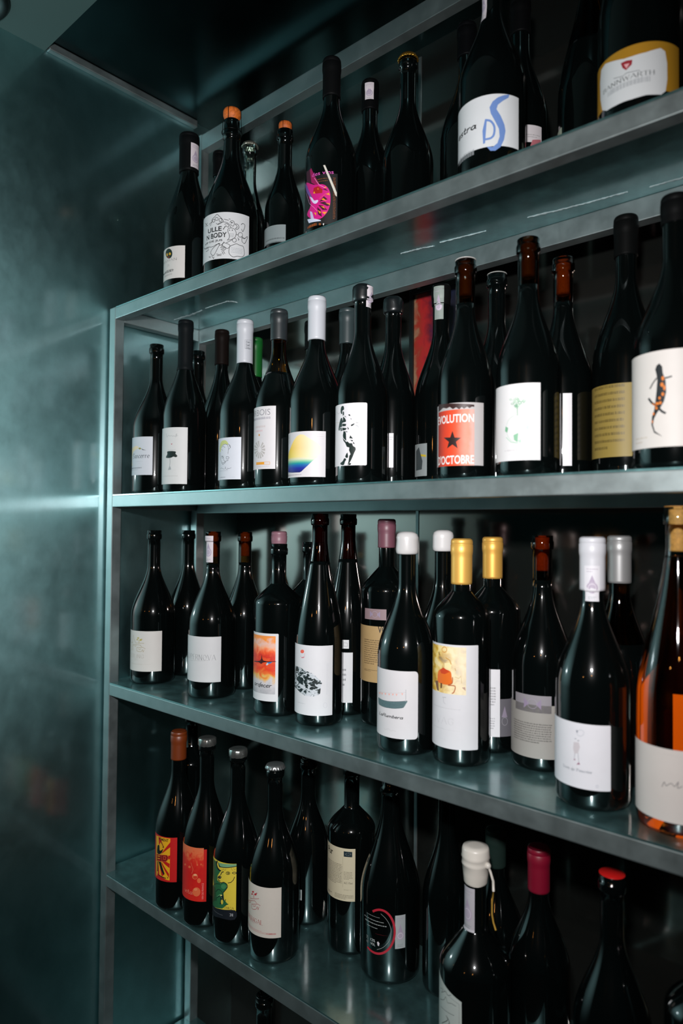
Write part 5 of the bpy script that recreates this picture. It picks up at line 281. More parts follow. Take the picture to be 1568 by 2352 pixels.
{'row': 3, 'x': 0.4974, 'y': 0.0864, 'h': 0.3261, 'r': 0.0374, 'kind': 'flute', 'cap': ('none', '', 0), 'label': 'tall flute bottle with a black and white rock on its label, third shelf', 'glass': 'red', 'labs': [{'s0': -37.02, 's1': 50.98, 'v0': 17.24, 'v1': 123.55, 'col': '#d2d2d6', 'corner': 0, 'name': 'front_label', 'ops': [('g', 'rock', [(-29.02, 86.38), (-14.45, 88.64), (-1.84, 87.64), (7.62, 84.78), (17.79, 81.6), (24.07, 77.32), (31.25, 70.29), (33.58, 67.2), (31.84, 61.69), (30.92, 51.6), (29.41, 49.6), (20.24, 46.35), (12.7, 46.28), (5.59, 46.96), (-2.83, 49.71), (-12.32, 53.53), (-27.58, 54.86), (-29.03, 58.71)]), ('p', '#e0624e', [(4.13, 113.65), (3.96, 112.77), (3.46, 111.93), (2.65, 111.22), (1.61, 110.7), (0.42, 110.41), (-0.82, 110.4), (-1.98, 110.64), (-2.93, 111.14), (-3.57, 111.84), (-3.8, 112.68), (-3.6, 113.57), (-2.98, 114.44), (-2.05, 115.19), (-0.9, 115.73), (0.34, 116.02), (1.54, 116.03), (2.59, 115.75), (3.42, 115.22), (3.94, 114.5)]), ('l', '#d88a96', 0.5, [(-3.7, 106.29), (-1.32, 103.55), (1.57, 103.16), (4.56, 105.29), (5.13, 110.96)], 0), ('l', '#b83a5a', 0.8, [(-0.58, 103.9), (3.91, 105.22)], 0), ('x', '#a2a4aa', -8.42, 97.79, 8.07, 97.64, 1, 0.45, 1), ('x', '#9a9ca2', -9.7, 33.45, 7.0, 34.57, 1, 0.6, 4), ('x', '#c2c4c9', 40.38, 48.89, 43.58, 96.76, 30, 0.5, 5), ('l', '#c0c0c6', 0.4, [(41.8, 32.86), (41.67, 31.62), (41.26, 30.53), (40.61, 29.69), (39.79, 29.18), (38.88, 29.05), (37.98, 29.3), (37.17, 29.93), (36.53, 30.86), (36.11, 32.01), (35.96, 33.26), (36.09, 34.5), (36.49, 35.61), (37.11, 36.47), (37.91, 37.0), (38.81, 37.14), (39.71, 36.87), (40.54, 36.24), (41.21, 35.29), (41.65, 34.12)], 1)]}]},
{'row': 3, 'x': 0.4883, 'y': 0.165, 'h': 0.3271, 'r': 0.037, 'kind': 'flute', 'cap': ('none', '', 0), 'label': 'second flute bottle, behind the rock label, with a narrow back label, third shelf', 'glass': 'red', 'labs': [{'s0': 16.64, 's1': 35.55, 'v0': 21.37, 'v1': 102.09, 'col': '#cfcfd2', 'corner': 0, 'name': 'strip_label', 'ops': [('x', '#55585c', 17.97, 46.34, 24.8, 78.26, 4, 0.5, 1)]}, {'s0': 16.2, 's1': 29.1, 'v0': 108.46, 'v1': 122.51, 'col': '#cfcfd2', 'corner': 0, 'name': 'back_label', 'ops': [('l', '#8a8c90', 0.5, [(20.5, 118.15), (26.36, 117.64), (26.41, 111.84), (20.55, 112.34)], 1)]}]},
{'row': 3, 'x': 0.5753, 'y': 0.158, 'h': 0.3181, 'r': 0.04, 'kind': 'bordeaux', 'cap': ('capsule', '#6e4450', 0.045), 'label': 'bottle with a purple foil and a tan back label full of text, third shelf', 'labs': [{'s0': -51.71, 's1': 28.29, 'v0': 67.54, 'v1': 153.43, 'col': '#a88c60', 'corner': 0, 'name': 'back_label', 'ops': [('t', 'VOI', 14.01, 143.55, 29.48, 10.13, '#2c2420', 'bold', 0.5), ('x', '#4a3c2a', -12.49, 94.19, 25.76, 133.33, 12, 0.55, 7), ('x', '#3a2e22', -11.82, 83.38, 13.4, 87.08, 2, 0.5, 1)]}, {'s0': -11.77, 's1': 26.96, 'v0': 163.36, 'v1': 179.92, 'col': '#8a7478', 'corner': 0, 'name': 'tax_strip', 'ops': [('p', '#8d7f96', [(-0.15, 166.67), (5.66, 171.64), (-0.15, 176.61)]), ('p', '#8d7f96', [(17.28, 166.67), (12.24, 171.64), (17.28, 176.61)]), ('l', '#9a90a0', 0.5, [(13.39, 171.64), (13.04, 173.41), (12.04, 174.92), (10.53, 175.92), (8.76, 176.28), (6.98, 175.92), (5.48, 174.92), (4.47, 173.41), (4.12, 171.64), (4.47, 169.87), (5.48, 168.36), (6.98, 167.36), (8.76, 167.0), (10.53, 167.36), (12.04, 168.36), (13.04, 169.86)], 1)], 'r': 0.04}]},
{'row': 3, 'x': 0.6776, 'y': 0.0738, 'h': 0.2953, 'r': 0.0403, 'kind': 'burgundy', 'cap': ('wax', '#c0bebe', 0.027), 'label': 'front row bottle with white wax and a striped boat on its label, third shelf', 'labs': [{'s0': -50.39, 's1': 41.61, 'v0': 22.5, 'v1': 112.77, 'col': '#c8c6c9', 'corner': 5, 'name': 'front_label', 'ops': [('p', '#6d888c', [(-23.86, 70.7), (-13.09, 70.43), (-0.88, 70.6), (9.64, 71.28), (18.94, 72.42), (26.95, 73.68), (25.2, 69.43), (21.68, 64.4), (14.44, 62.72), (4.68, 61.69), (-7.02, 61.8), (-19.72, 61.67), (-23.68, 63.44)]), ('l', '#1e3a40', 0.9, [(-23.86, 70.48), (-7.11, 69.88), (7.17, 70.96), (18.94, 72.42), (26.73, 73.46)], 0), ('l', '#1e3a40', 0.9, [(-23.07, 68.84), (-7.09, 68.25), (7.18, 69.27), (18.95, 70.82), (25.77, 71.75)], 0), ('l', '#1e3a40', 0.9, [(-22.33, 67.19), (-7.07, 66.61), (7.19, 67.58), (18.96, 69.23), (24.8, 70.03)], 0), ('l', '#1e3a40', 0.9, [(-21.63, 65.53), (-7.05, 64.98), (7.21, 65.89), (18.97, 67.64), (23.84, 68.32)], 0), ('l', '#1e3a40', 0.9, [(-20.96, 63.87), (-7.04, 63.35), (7.22, 64.2), (18.98, 66.04), (22.87, 66.59)], 0), ('l', '#1e3a40', 0.9, [(-20.32, 62.2), (-7.02, 61.71), (7.23, 62.51), (19.0, 64.45), (21.9, 64.86)], 0), ('l', '#b8b0b2', 0.35, [(-20.05, 79.33), (-7.23, 81.1), (9.55, 82.83), (18.86, 84.15), (24.66, 85.12)], 0), ('p', '#dda095', [(-22.3, 78.14), (-16.06, 79.53), (-18.85, 75.96)]), ('p', '#dda095', [(-14.76, 79.12), (-10.21, 80.07), (-12.35, 76.69)]), ('p', '#dda095', [(-7.08, 80.23), (-3.48, 80.89), (-5.21, 77.66)]), ('p', '#dda095', [(-0.28, 80.77), (2.83, 81.26), (1.32, 78.12)]), ('p', '#dda095', [(5.66, 81.44), (8.48, 81.81), (7.11, 78.74)]), ('p', '#dda095', [(11.1, 81.9), (13.75, 82.18), (12.45, 79.16)]), ('p', '#dda095', [(18.96, 83.5), (21.47, 83.65), (20.24, 80.7)]), ('l', '#9a9ea2', 0.6, [(25.08, 88.46), (24.96, 72.96)], 0), ('t', 'LaRumbera', -20.06, 49.07, 20.44, 3.98, '#33383c', 'hand', 0.8), ('l', '#b8b6b8', 0.4, [(-8.09, 33.27), (-5.38, 31.64), (-2.29, 32.76), (1.15, 33.89), (2.8, 31.97), (5.95, 32.08), (7.96, 32.84), (11.84, 32.06)], 0)]}]},
{'row': 3, 'x': 0.68, 'y': 0.16, 'h': 0.2978, 'r': 0.0385, 'kind': 'burgundy', 'cap': ('wax', '#d0cece', 0.027), 'label': 'back row bottle with the second white wax cap, third shelf', 'labs': []},
{'row': 3, 'x': 0.7595, 'y': 0.0844, 'h': 0.2905, 'r': 0.0374, 'kind': 'bordeaux', 'cap': ('capsule', '#e6b258', 0.06), 'label': 'front row bottle with a gold capsule and a yellow figure painting on its label', 'labs': [{'s0': -42.28, 's1': 43.72, 'v0': 22.6, 'v1': 155.24, 'col': '#cbcace', 'corner': 1.2, 'name': 'front_label', 'ops': [('m', 'ochre', -33.32, 92.21, 27.27, 152.56), ('p', '#d8691e', [(-11.94, 119.18), (-3.99, 123.0), (6.77, 121.38), (8.76, 114.25), (8.81, 105.07), (0.68, 103.37), (-11.81, 104.27), (-13.95, 110.08)]), ('p', '#c0401a', [(-9.08, 120.93), (-3.21, 124.98), (6.11, 120.69), (-0.87, 116.69), (-7.27, 116.9)]), ('l', '#c9862c', 0.9, [(1.85, 148.48), (1.68, 147.41), (1.18, 146.41), (0.38, 145.56), (-0.64, 144.95), (-1.79, 144.64), (-2.98, 144.65), (-4.08, 144.98), (-4.98, 145.61), (-5.57, 146.48), (-5.78, 147.5), (-5.59, 148.58), (-5.01, 149.61), (-4.12, 150.48), (-3.02, 151.11), (-1.84, 151.43), (-0.67, 151.41), (0.35, 151.05), (1.16, 150.39), (1.67, 149.51)], 1), ('p', '#ead9a4', [(-1.71, 130.75), (5.38, 132.27), (8.69, 128.95), (6.76, 123.22), (-0.92, 125.93)]), ('l', '#c08a2c', 1, [(0.48, 137.83), (6.03, 135.42), (8.03, 130.72)], 0), ('l', '#55400e', 1.2, [(-11.65, 143.52), (-9.69, 140.09)], 0), ('p', '#6a4630', [(-20.15, 105.08), (-12.85, 105.94), (-10.74, 93.3), (-14.91, 93.68)]), ('p', '#5a3a1c', [(-8.05, 104.37), (-5.07, 104.28), (-5.44, 98.03), (-8.0, 97.56)]), ('l', '#a8552a', 1.2, [(10.05, 113.77), (9.44, 106.36), (4.19, 103.26), (13.24, 103.07), (12.03, 95.63), (9.51, 93.52)], 0), ('l', '#b89058', 0.8, [(13.13, 125.68), (14.07, 122.7)], 0), ('l', '#c0a878', 0.7, [(13.18, 114.68), (18.09, 113.2), (20.49, 116.38), (21.74, 107.29)], 0), ('p', '#b09080', [(21.77, 101.81), (26.01, 102.54), (26.64, 97.68)]), ('l', '#9a9a9e', 0.6, [(-4.14, 86.54), (0.78, 87.09)], 0), ('l', '#aaaaae', 0.5, [(-2.96, 86.14), (-2.54, 80.67), (0.1, 78.67)], 0), ('x', '#b4b4b8', -22.94, 72.51, 20.39, 74.31, 1, 0.55, 6), ('x', '#bdbdc1', -11.5, 67.0, 7.71, 67.06, 1, 0.45, 1), ('t', 'IVAG', -19.49, 53.08, 12.23, 8.53, '#bcbcc0', 'serif', 0.7), ('x', '#b4b4b8', -23.4, 46.92, 19.6, 45.94, 2, 0.7, 1), ('x', '#bdbdc1', -11.28, 40.08, 3.85, 40.45, 1, 0.45, 1), ('x', '#bdbdc1', -8.87, 32.82, 1.1, 34.25, 1, 0.45, 1)]}]},
{'row': 3, 'x': 0.7619, 'y': 0.162, 'h': 0.2925, 'r': 0.0385, 'kind': 'bordeaux', 'cap': ('capsule', '#e2ac50', 0.058), 'label': 'back row bottle with the second gold capsule, third shelf', 'labs': [{'s0': 15.97, 's1': 30.34, 'v0': 23.45, 'v1': 114.08, 'col': '#d6d4d8', 'corner': 0, 'name': 'strip_label', 'ops': [('x', '#8a888c', 17.69, 64.86, 24.21, 90.66, 7, 0.7, 1), ('x', '#909094', 17.47, 33.16, 23.4, 49.56, 5, 0.6, 1)]}, {'s0': 30.53, 's1': 49.43, 'v0': 23.75, 'v1': 74.2, 'col': '#5f5c62', 'corner': 0, 'name': 'tax_strip', 'ops': [('l', '#8d8a92', 0.6, [(41.37, 43.93), (41.16, 42.34), (40.55, 40.93), (39.61, 39.85), (38.44, 39.19), (37.16, 39.01), (35.91, 39.33), (34.79, 40.12), (33.91, 41.31), (33.35, 42.78), (33.15, 44.4), (33.34, 46.01), (33.89, 47.44), (34.76, 48.57), (35.87, 49.26), (37.13, 49.45), (38.4, 49.12), (39.58, 48.3), (40.53, 47.07), (41.15, 45.57)], 1), ('p', '#8a7f90', [(32.74, 50.0), (40.91, 49.57), (37.07, 64.75)])]}]},
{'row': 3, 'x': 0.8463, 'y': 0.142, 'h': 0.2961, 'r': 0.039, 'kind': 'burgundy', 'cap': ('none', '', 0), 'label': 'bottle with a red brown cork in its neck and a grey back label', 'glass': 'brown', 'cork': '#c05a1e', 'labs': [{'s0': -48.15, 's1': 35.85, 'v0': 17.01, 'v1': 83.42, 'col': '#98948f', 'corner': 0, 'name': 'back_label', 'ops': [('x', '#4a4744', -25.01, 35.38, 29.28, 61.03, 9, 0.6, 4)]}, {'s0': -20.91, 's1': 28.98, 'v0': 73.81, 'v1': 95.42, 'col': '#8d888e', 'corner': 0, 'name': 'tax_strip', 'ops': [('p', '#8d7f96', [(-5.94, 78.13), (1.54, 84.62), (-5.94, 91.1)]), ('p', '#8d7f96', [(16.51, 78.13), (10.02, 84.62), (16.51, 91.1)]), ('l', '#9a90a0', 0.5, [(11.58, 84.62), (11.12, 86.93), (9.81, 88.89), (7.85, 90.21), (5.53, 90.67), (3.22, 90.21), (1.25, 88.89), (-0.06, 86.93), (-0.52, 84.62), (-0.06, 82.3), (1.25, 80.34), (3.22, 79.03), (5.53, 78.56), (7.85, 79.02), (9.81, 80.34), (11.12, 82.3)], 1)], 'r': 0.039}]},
{'row': 3, 'x': 0.9432, 'y': 0.0666, 'h': 0.2956, 'r': 0.0405, 'kind': 'burgundy', 'cap': ('capsule', '#c4c4ca', 0.06), 'label': 'front row bottle with a white capsule and a faint long legged figure on its label', 'labs': [{'s0': -60.29, 's1': 34.71, 'v0': 23.91, 'v1': 93.86, 'col': '#d9d8de', 'corner': 1.2, 'name': 'front_label', 'ops': [('l', '#b4b8c0', 0.5, [(6.83, 84.14), (6.65, 83.08), (6.13, 82.06), (5.32, 81.18), (4.28, 80.53), (3.11, 80.15), (1.94, 80.09), (0.87, 80.36), (0.0, 80.93), (-0.56, 81.75), (-0.75, 82.75), (-0.56, 83.83), (0.0, 84.87), (0.86, 85.79), (1.94, 86.47), (3.11, 86.85), (4.27, 86.89), (5.31, 86.6), (6.13, 85.99), (6.65, 85.15)], 1), ('p', '#8a8e98', [(-1.64, 85.93), (0.56, 85.53), (0.12, 82.92), (-1.19, 83.5)]), ('p', '#9a9ea6', [(-3.66, 76.66), (-1.19, 76.77), (-2.07, 75.32)]), ('p', '#a2a2a8', [(-0.74, 74.77), (2.27, 75.8), (0.99, 73.87)]), ('p', '#c6bfc4', [(-4.34, 72.29), (1.42, 73.12), (2.7, 68.35), (0.57, 61.21), (-3.64, 59.82), (-5.03, 65.38)]), ('l', '#a8aab2', 0.6, [(-2.96, 59.98), (-3.64, 54.35)], 0), ('l', '#a8aab2', 0.6, [(0.57, 61.21), (1.44, 51.76)], 0), ('p', '#905a76', [(-4.79, 52.81), (-2.73, 54.58), (-2.28, 53.0)]), ('p', '#94607a', [(-1.16, 48.65), (1.44, 51.76), (2.92, 49.57)]), ('t', 'Trou de Poussier', -19.03, 41.62, 15.61, 2.9, '#9aa0a8', 'serif', 0.6), ('x', '#bfc2ca', -6.65, 27.02, 4.81, 27.04, 1, 0.45, 1), ('l', '#b8bac4', 0.5, [(21.52, 28.92), (21.46, 28.47), (21.29, 28.05), (21.03, 27.71), (20.7, 27.48), (20.33, 27.37), (19.97, 27.41), (19.64, 27.59), (19.38, 27.88), (19.21, 28.27), (19.15, 28.71), (19.21, 29.16), (19.38, 29.58), (19.64, 29.93), (19.97, 30.16), (20.33, 30.27), (20.7, 30.23), (21.03, 30.05), (21.29, 29.75), (21.46, 29.37)], 1)]}, {'s0': -3.79, 's1': 14.34, 'v0': 223.99, 'v1': 263.76, 'col': '#d4d2d8', 'corner': 0, 'name': 'tax_strip', 'ops': [('p', '#a799ae', [(0.2, 240.69), (10.35, 240.69), (8.18, 246.26), (5.28, 253.42), (2.37, 246.26)]), ('p', '#b0a4b6', [(11.8, 239.1), (11.31, 241.6), (9.89, 243.72), (7.77, 245.13), (5.28, 245.63), (2.78, 245.13), (0.66, 243.72), (-0.75, 241.6), (-1.25, 239.1), (-0.76, 236.61), (0.66, 234.49), (2.78, 233.07), (5.27, 232.58), (7.77, 233.07), (9.89, 234.49), (11.3, 236.6)]), ('l', '#e0dbe2', 0.5, [(9.63, 239.1), (9.3, 240.77), (8.35, 242.18), (6.94, 243.12), (5.28, 243.45), (3.61, 243.12), (2.2, 242.18), (1.26, 240.77), (0.92, 239.1), (1.25, 237.44), (2.2, 236.03), (3.61, 235.08), (5.27, 234.75), (6.94, 235.08), (8.35, 236.03), (9.29, 237.44)], 1), ('x', '#a49aa8', -1.07, 255.81, 11.62, 261.37, 2, 0.4, 3), ('x', '#7d8a8c', 0.2, 225.58, 10.35, 229.56, 2, 0.5, 5)], 'r': 0.0146}]},
{'row': 3, 'x': 0.9404, 'y': 0.158, 'h': 0.2968, 'r': 0.0385, 'kind': 'burgundy', 'cap': ('capsule', '#9a9a9a', 0.058), 'label': 'back row bottle with a silver foil capsule, third shelf', 'glass': 'amberdark', 'labs': []},
{'row': 3, 'x': 1.036, 'y': 0.062, 'h': 0.3284, 'r': 0.0415, 'kind': 'flute', 'cap': ('disc', '#c8924c', 0), 'label': 'transparent orange wine bottle with a cream label, right end of the third shelf', 'glass': 'rose', 'cork': '#c98d48', 'labs': [{'s0': -66.04, 's1': 53.96, 'v0': 15.29, 'v1': 87.11, 'col': '#cdc5c0', 'corner': 0, 'name': 'front_label', 'ops': [('l', '#8d8888', 0.8, [(-3.91, 48.98), (-1.76, 53.94), (-0.08, 50.72), (2.4, 52.78), (5.11, 54.11), (7.76, 51.76), (11.06, 56.69), (10.39, 50.8), (14.32, 52.88)], 0), ('x', '#b8b0ae', -3.12, 82.27, 13.09, 81.36, 1, 0.45, 1)]}]},
{'row': 4, 'x': 0.2006, 'y': 0.0351, 'h': 0.3022, 'r': 0.0385, 'kind': 'burgundy', 'cap': ('capsule', '#6a2c0a', 0.05), 'label': 'bottle with a red and yellow sunburst poster label, left end of the fourth shelf', 'labs': [{'s0': -43.72, 's1': 36.28, 'v0': 51.32, 'v1': 127.76, 'col': '#b81010', 'corner': 0, 'name': 'front_label', 'ops': [('p', '#d9a016', [(-11.53, 124.29), (8.84, 126.44), (24.32, 126.32), (23.99, 54.04), (10.75, 55.7), (-8.43, 55.37)]), ('p', '#b01412', [(6.31, 97.6), (24.41, 120.07), (24.54, 111.59), (8.77, 98.65)]), ('p', '#b01412', [(20.5, 96.56), (24.75, 97.32), (23.69, 90.13), (20.59, 90.77)]), ('p', '#b01412', [(9.05, 84.38), (17.72, 85.53), (23.8, 83.0), (23.67, 75.41)]), ('p', '#b01412', [(7.85, 83.65), (22.88, 65.55), (22.99, 58.43), (7.28, 80.82)]), ('p', '#b01412', [(3.96, 83.07), (13.94, 63.05), (8.34, 58.71), (1.1, 81.77)]), ('p', '#b01412', [(-1.27, 81.0), (2.38, 59.27), (-2.41, 59.92)]), ('p', '#b01412', [(5.23, 117.96), (14.25, 107.79), (3.03, 124.57), (-1.6, 124.11), (0.39, 110.32)]), ('p', '#b01412', [(-2.46, 61.7), (7.73, 58.55), (17.2, 55.11), (10.77, 54.81), (-5.09, 55.33)]), ('p', '#0d1514', [(-4.78, 107.74), (1.16, 110.55), (2.09, 102.73), (5.55, 102.79), (10.96, 106.73), (5.67, 97.44), (-5.38, 94.89)]), ('p', '#0d1514', [(9.72, 110.95), (12.02, 110.52), (11.5, 108.18), (9.77, 108.27)]), ('l', '#0d1514', 1.1, [(5.23, 117.96), (11.46, 110.41)], 0), ('p', '#0d1514', [(-0.48, 82.16), (5.96, 83.17), (14.45, 64.48), (12.32, 62.29), (6.24, 69.8)]), ('p', '#0d1514', [(-3.96, 81.42), (-1.3, 81.89), (-1.67, 64.67), (-4.37, 63.71)]), ('l', '#0d1514', 1.5, [(-0.69, 59.17), (7.11, 58.39), (16.66, 57.26)], 0), ('p', '#0d1514', [(21.23, 58.72), (21.19, 58.42), (21.07, 58.13), (20.88, 57.9), (20.65, 57.73), (20.38, 57.66), (20.11, 57.68), (19.86, 57.79), (19.66, 57.98), (19.53, 58.24), (19.49, 58.54), (19.52, 58.85), (19.65, 59.13), (19.84, 59.37), (20.08, 59.54), (20.35, 59.61), (20.62, 59.6), (20.86, 59.48), (21.05, 59.28), (21.18, 59.02)]), ('p', '#7c100e', [(-7.48, 92.77), (18.53, 97.46), (20.78, 94.36), (20.12, 89.83), (16.7, 85.83), (-5.97, 81.6)]), ('l', '#d0562e', 0.5, [(-5.35, 94.0), (18.53, 97.24), (20.78, 94.36), (20.13, 89.38), (16.7, 85.83), (-4.01, 83.21)], 0), ('l', '#d0562e', 0.5, [(6.35, 95.82), (8.44, 84.69)], 0), ('l', '#d0562e', 0.8, [(11.76, 93.91), (16.56, 94.3), (16.13, 89.32), (11.84, 89.01)], 1), ('l', '#d9a016', 1.1, [(-4.24, 90.56), (3.06, 92.23)], 0), ('l', '#d9a016', 1.1, [(-4.12, 86.55), (3.15, 88.0)], 0), ('t', 'VEMENT', -0.66, 119.87, 21.11, 4.91, '#1c0a06', 'bold', 0.5)]}]},
{'row': 4, 'x': 0.062, 'y': 0.165, 'h': 0.285, 'r': 0.0375, 'kind': 'bordeaux', 'cap': ('none', '', 0), 'label': 'black bottle behind the sunburst label, fourth shelf', 'labs': []},
{'row': 4, 'x': 0.2803, 'y': 0.0372, 'h': 0.3034, 'r': 0.0385, 'kind': 'burgundy', 'cap': ('foil', '#a8aaa6', 0), 'label': 'bottle with rising bubbles on its bright red label, fourth shelf', 'labs': [{'s0': -45.14, 's1': 36.86, 'v0': 45.49, 'v1': 131.44, 'col': '#bc1410', 'corner': 0, 'name': 'front_label', 'ops': [('m', 'bubblewash', -24.02, 45.97, 31.85, 133.83), ('p', '#d8663e', [(22.43, 86.91), (22.21, 85.41), (21.52, 84.01), (20.43, 82.84), (19.03, 82.0), (17.44, 81.55), (15.81, 81.53), (14.3, 81.95), (13.06, 82.78), (12.24, 83.96), (11.93, 85.39), (12.19, 86.93), (12.97, 88.43), (14.18, 89.72), (15.67, 90.66), (17.3, 91.14), (18.9, 91.12), (20.32, 90.6), (21.44, 89.65), (22.16, 88.37)]), ('p', '#d8663e', [(27.62, 80.3), (27.48, 79.03), (27.05, 77.87), (26.36, 76.94), (25.49, 76.33), (24.51, 76.08), (23.52, 76.22), (22.61, 76.74), (21.87, 77.59), (21.39, 78.69), (21.21, 79.94), (21.36, 81.23), (21.81, 82.42), (22.52, 83.39), (23.41, 84.04), (24.4, 84.3), (25.39, 84.15), (26.28, 83.6), (26.98, 82.71), (27.45, 81.57)]), ('p', '#d8663e', [(27.17, 61.78), (26.87, 59.45), (25.96, 57.32), (24.49, 55.58), (22.62, 54.38), (20.48, 53.81), (18.28, 53.9), (16.23, 54.66), (14.55, 56.04), (13.43, 57.93), (13.01, 60.18), (13.35, 62.58), (14.41, 64.89), (16.05, 66.85), (18.07, 68.23), (20.27, 68.87), (22.42, 68.71), (24.33, 67.77), (25.84, 66.18), (26.81, 64.1)]), ('p', '#d8663e', [(8.72, 100.5), (8.61, 99.83), (8.26, 99.17), (7.7, 98.58), (6.98, 98.1), (6.16, 97.78), (5.32, 97.66), (4.54, 97.73), (3.91, 98.01), (3.49, 98.47), (3.33, 99.06), (3.46, 99.74), (3.86, 100.43), (4.48, 101.07), (5.25, 101.58), (6.08, 101.9), (6.91, 102.02), (7.64, 101.91), (8.21, 101.59), (8.58, 101.11)]), ('p', '#d8663e', [(-3.39, 101.03), (-3.51, 100.47), (-3.88, 99.87), (-4.48, 99.29), (-5.27, 98.76), (-6.19, 98.34), (-7.16, 98.05), (-8.08, 97.93), (-8.86, 97.99), (-9.39, 98.25), (-9.59, 98.68), (-9.43, 99.26), (-8.93, 99.93), (-8.17, 100.6), (-7.26, 101.19), (-6.29, 101.64), (-5.36, 101.9), (-4.55, 101.96), (-3.93, 101.81), (-3.54, 101.49)]), ('p', '#d8663e', [(22.38, 106.13), (22.33, 105.61), (22.17, 105.14), (21.92, 104.76), (21.59, 104.49), (21.23, 104.38), (20.87, 104.43), (20.54, 104.63), (20.27, 104.97), (20.1, 105.41), (20.03, 105.91), (20.08, 106.42), (20.25, 106.9), (20.5, 107.29), (20.83, 107.56), (21.19, 107.67), (21.55, 107.63), (21.88, 107.42), (22.14, 107.08), (22.31, 106.63)]), ('p', '#d8663e', [(28.72, 107.06), (28.67, 106.6), (28.52, 106.18), (28.28, 105.84), (27.97, 105.62), (27.63, 105.55), (27.28, 105.61), (26.97, 105.82), (26.72, 106.15), (26.55, 106.57), (26.49, 107.03), (26.54, 107.5), (26.69, 107.93), (26.94, 108.27), (27.24, 108.49), (27.59, 108.57), (27.93, 108.5), (28.24, 108.28), (28.49, 107.95), (28.66, 107.53)]), ('p', '#e8a47c', [(20.72, 89.16), (20.58, 88.61), (20.17, 88.09), (19.51, 87.64), (18.68, 87.29), (17.75, 87.09), (16.8, 87.03), (15.92, 87.14), (15.22, 87.4), (14.76, 87.8), (14.6, 88.31), (14.75, 88.86), (15.19, 89.42), (15.88, 89.91), (16.75, 90.29), (17.7, 90.51), (18.63, 90.55), (19.47, 90.41), (20.14, 90.11), (20.56, 89.67)]), ('p', '#de8458', [(22.14, 65.63), (21.99, 64.98), (21.54, 64.36), (20.81, 63.84), (19.89, 63.44), (18.85, 63.21), (17.8, 63.17), (16.83, 63.32), (16.05, 63.65), (15.54, 64.14), (15.36, 64.74), (15.52, 65.41), (16.02, 66.06), (16.78, 66.64), (17.74, 67.08), (18.79, 67.32), (19.84, 67.35), (20.77, 67.16), (21.5, 66.78), (21.97, 66.25)]), ('p', '#c83420', [(21.36, 85.45), (21.19, 84.67), (20.7, 83.93), (19.93, 83.3), (18.93, 82.83), (17.81, 82.56), (16.67, 82.52), (15.62, 82.7), (14.77, 83.1), (14.21, 83.69), (14.01, 84.42), (14.19, 85.22), (14.73, 86.0), (15.56, 86.69), (16.6, 87.21), (17.74, 87.5), (18.86, 87.52), (19.87, 87.29), (20.66, 86.83), (21.17, 86.19)]), ('t', 'vita', -6.41, 55.68, 12.24, 6.85, '#e88a70', 'hand', 0.8), ('v', 'VIN DE FRANCE', 32.49, 49.37, 76.11, 3.07, '#e8948c', 'sans'), ('l', '#d46a4a', 0.8, [(9.22, 107.51), (13.65, 97.42), (11.26, 90.06)], 0)]}]},
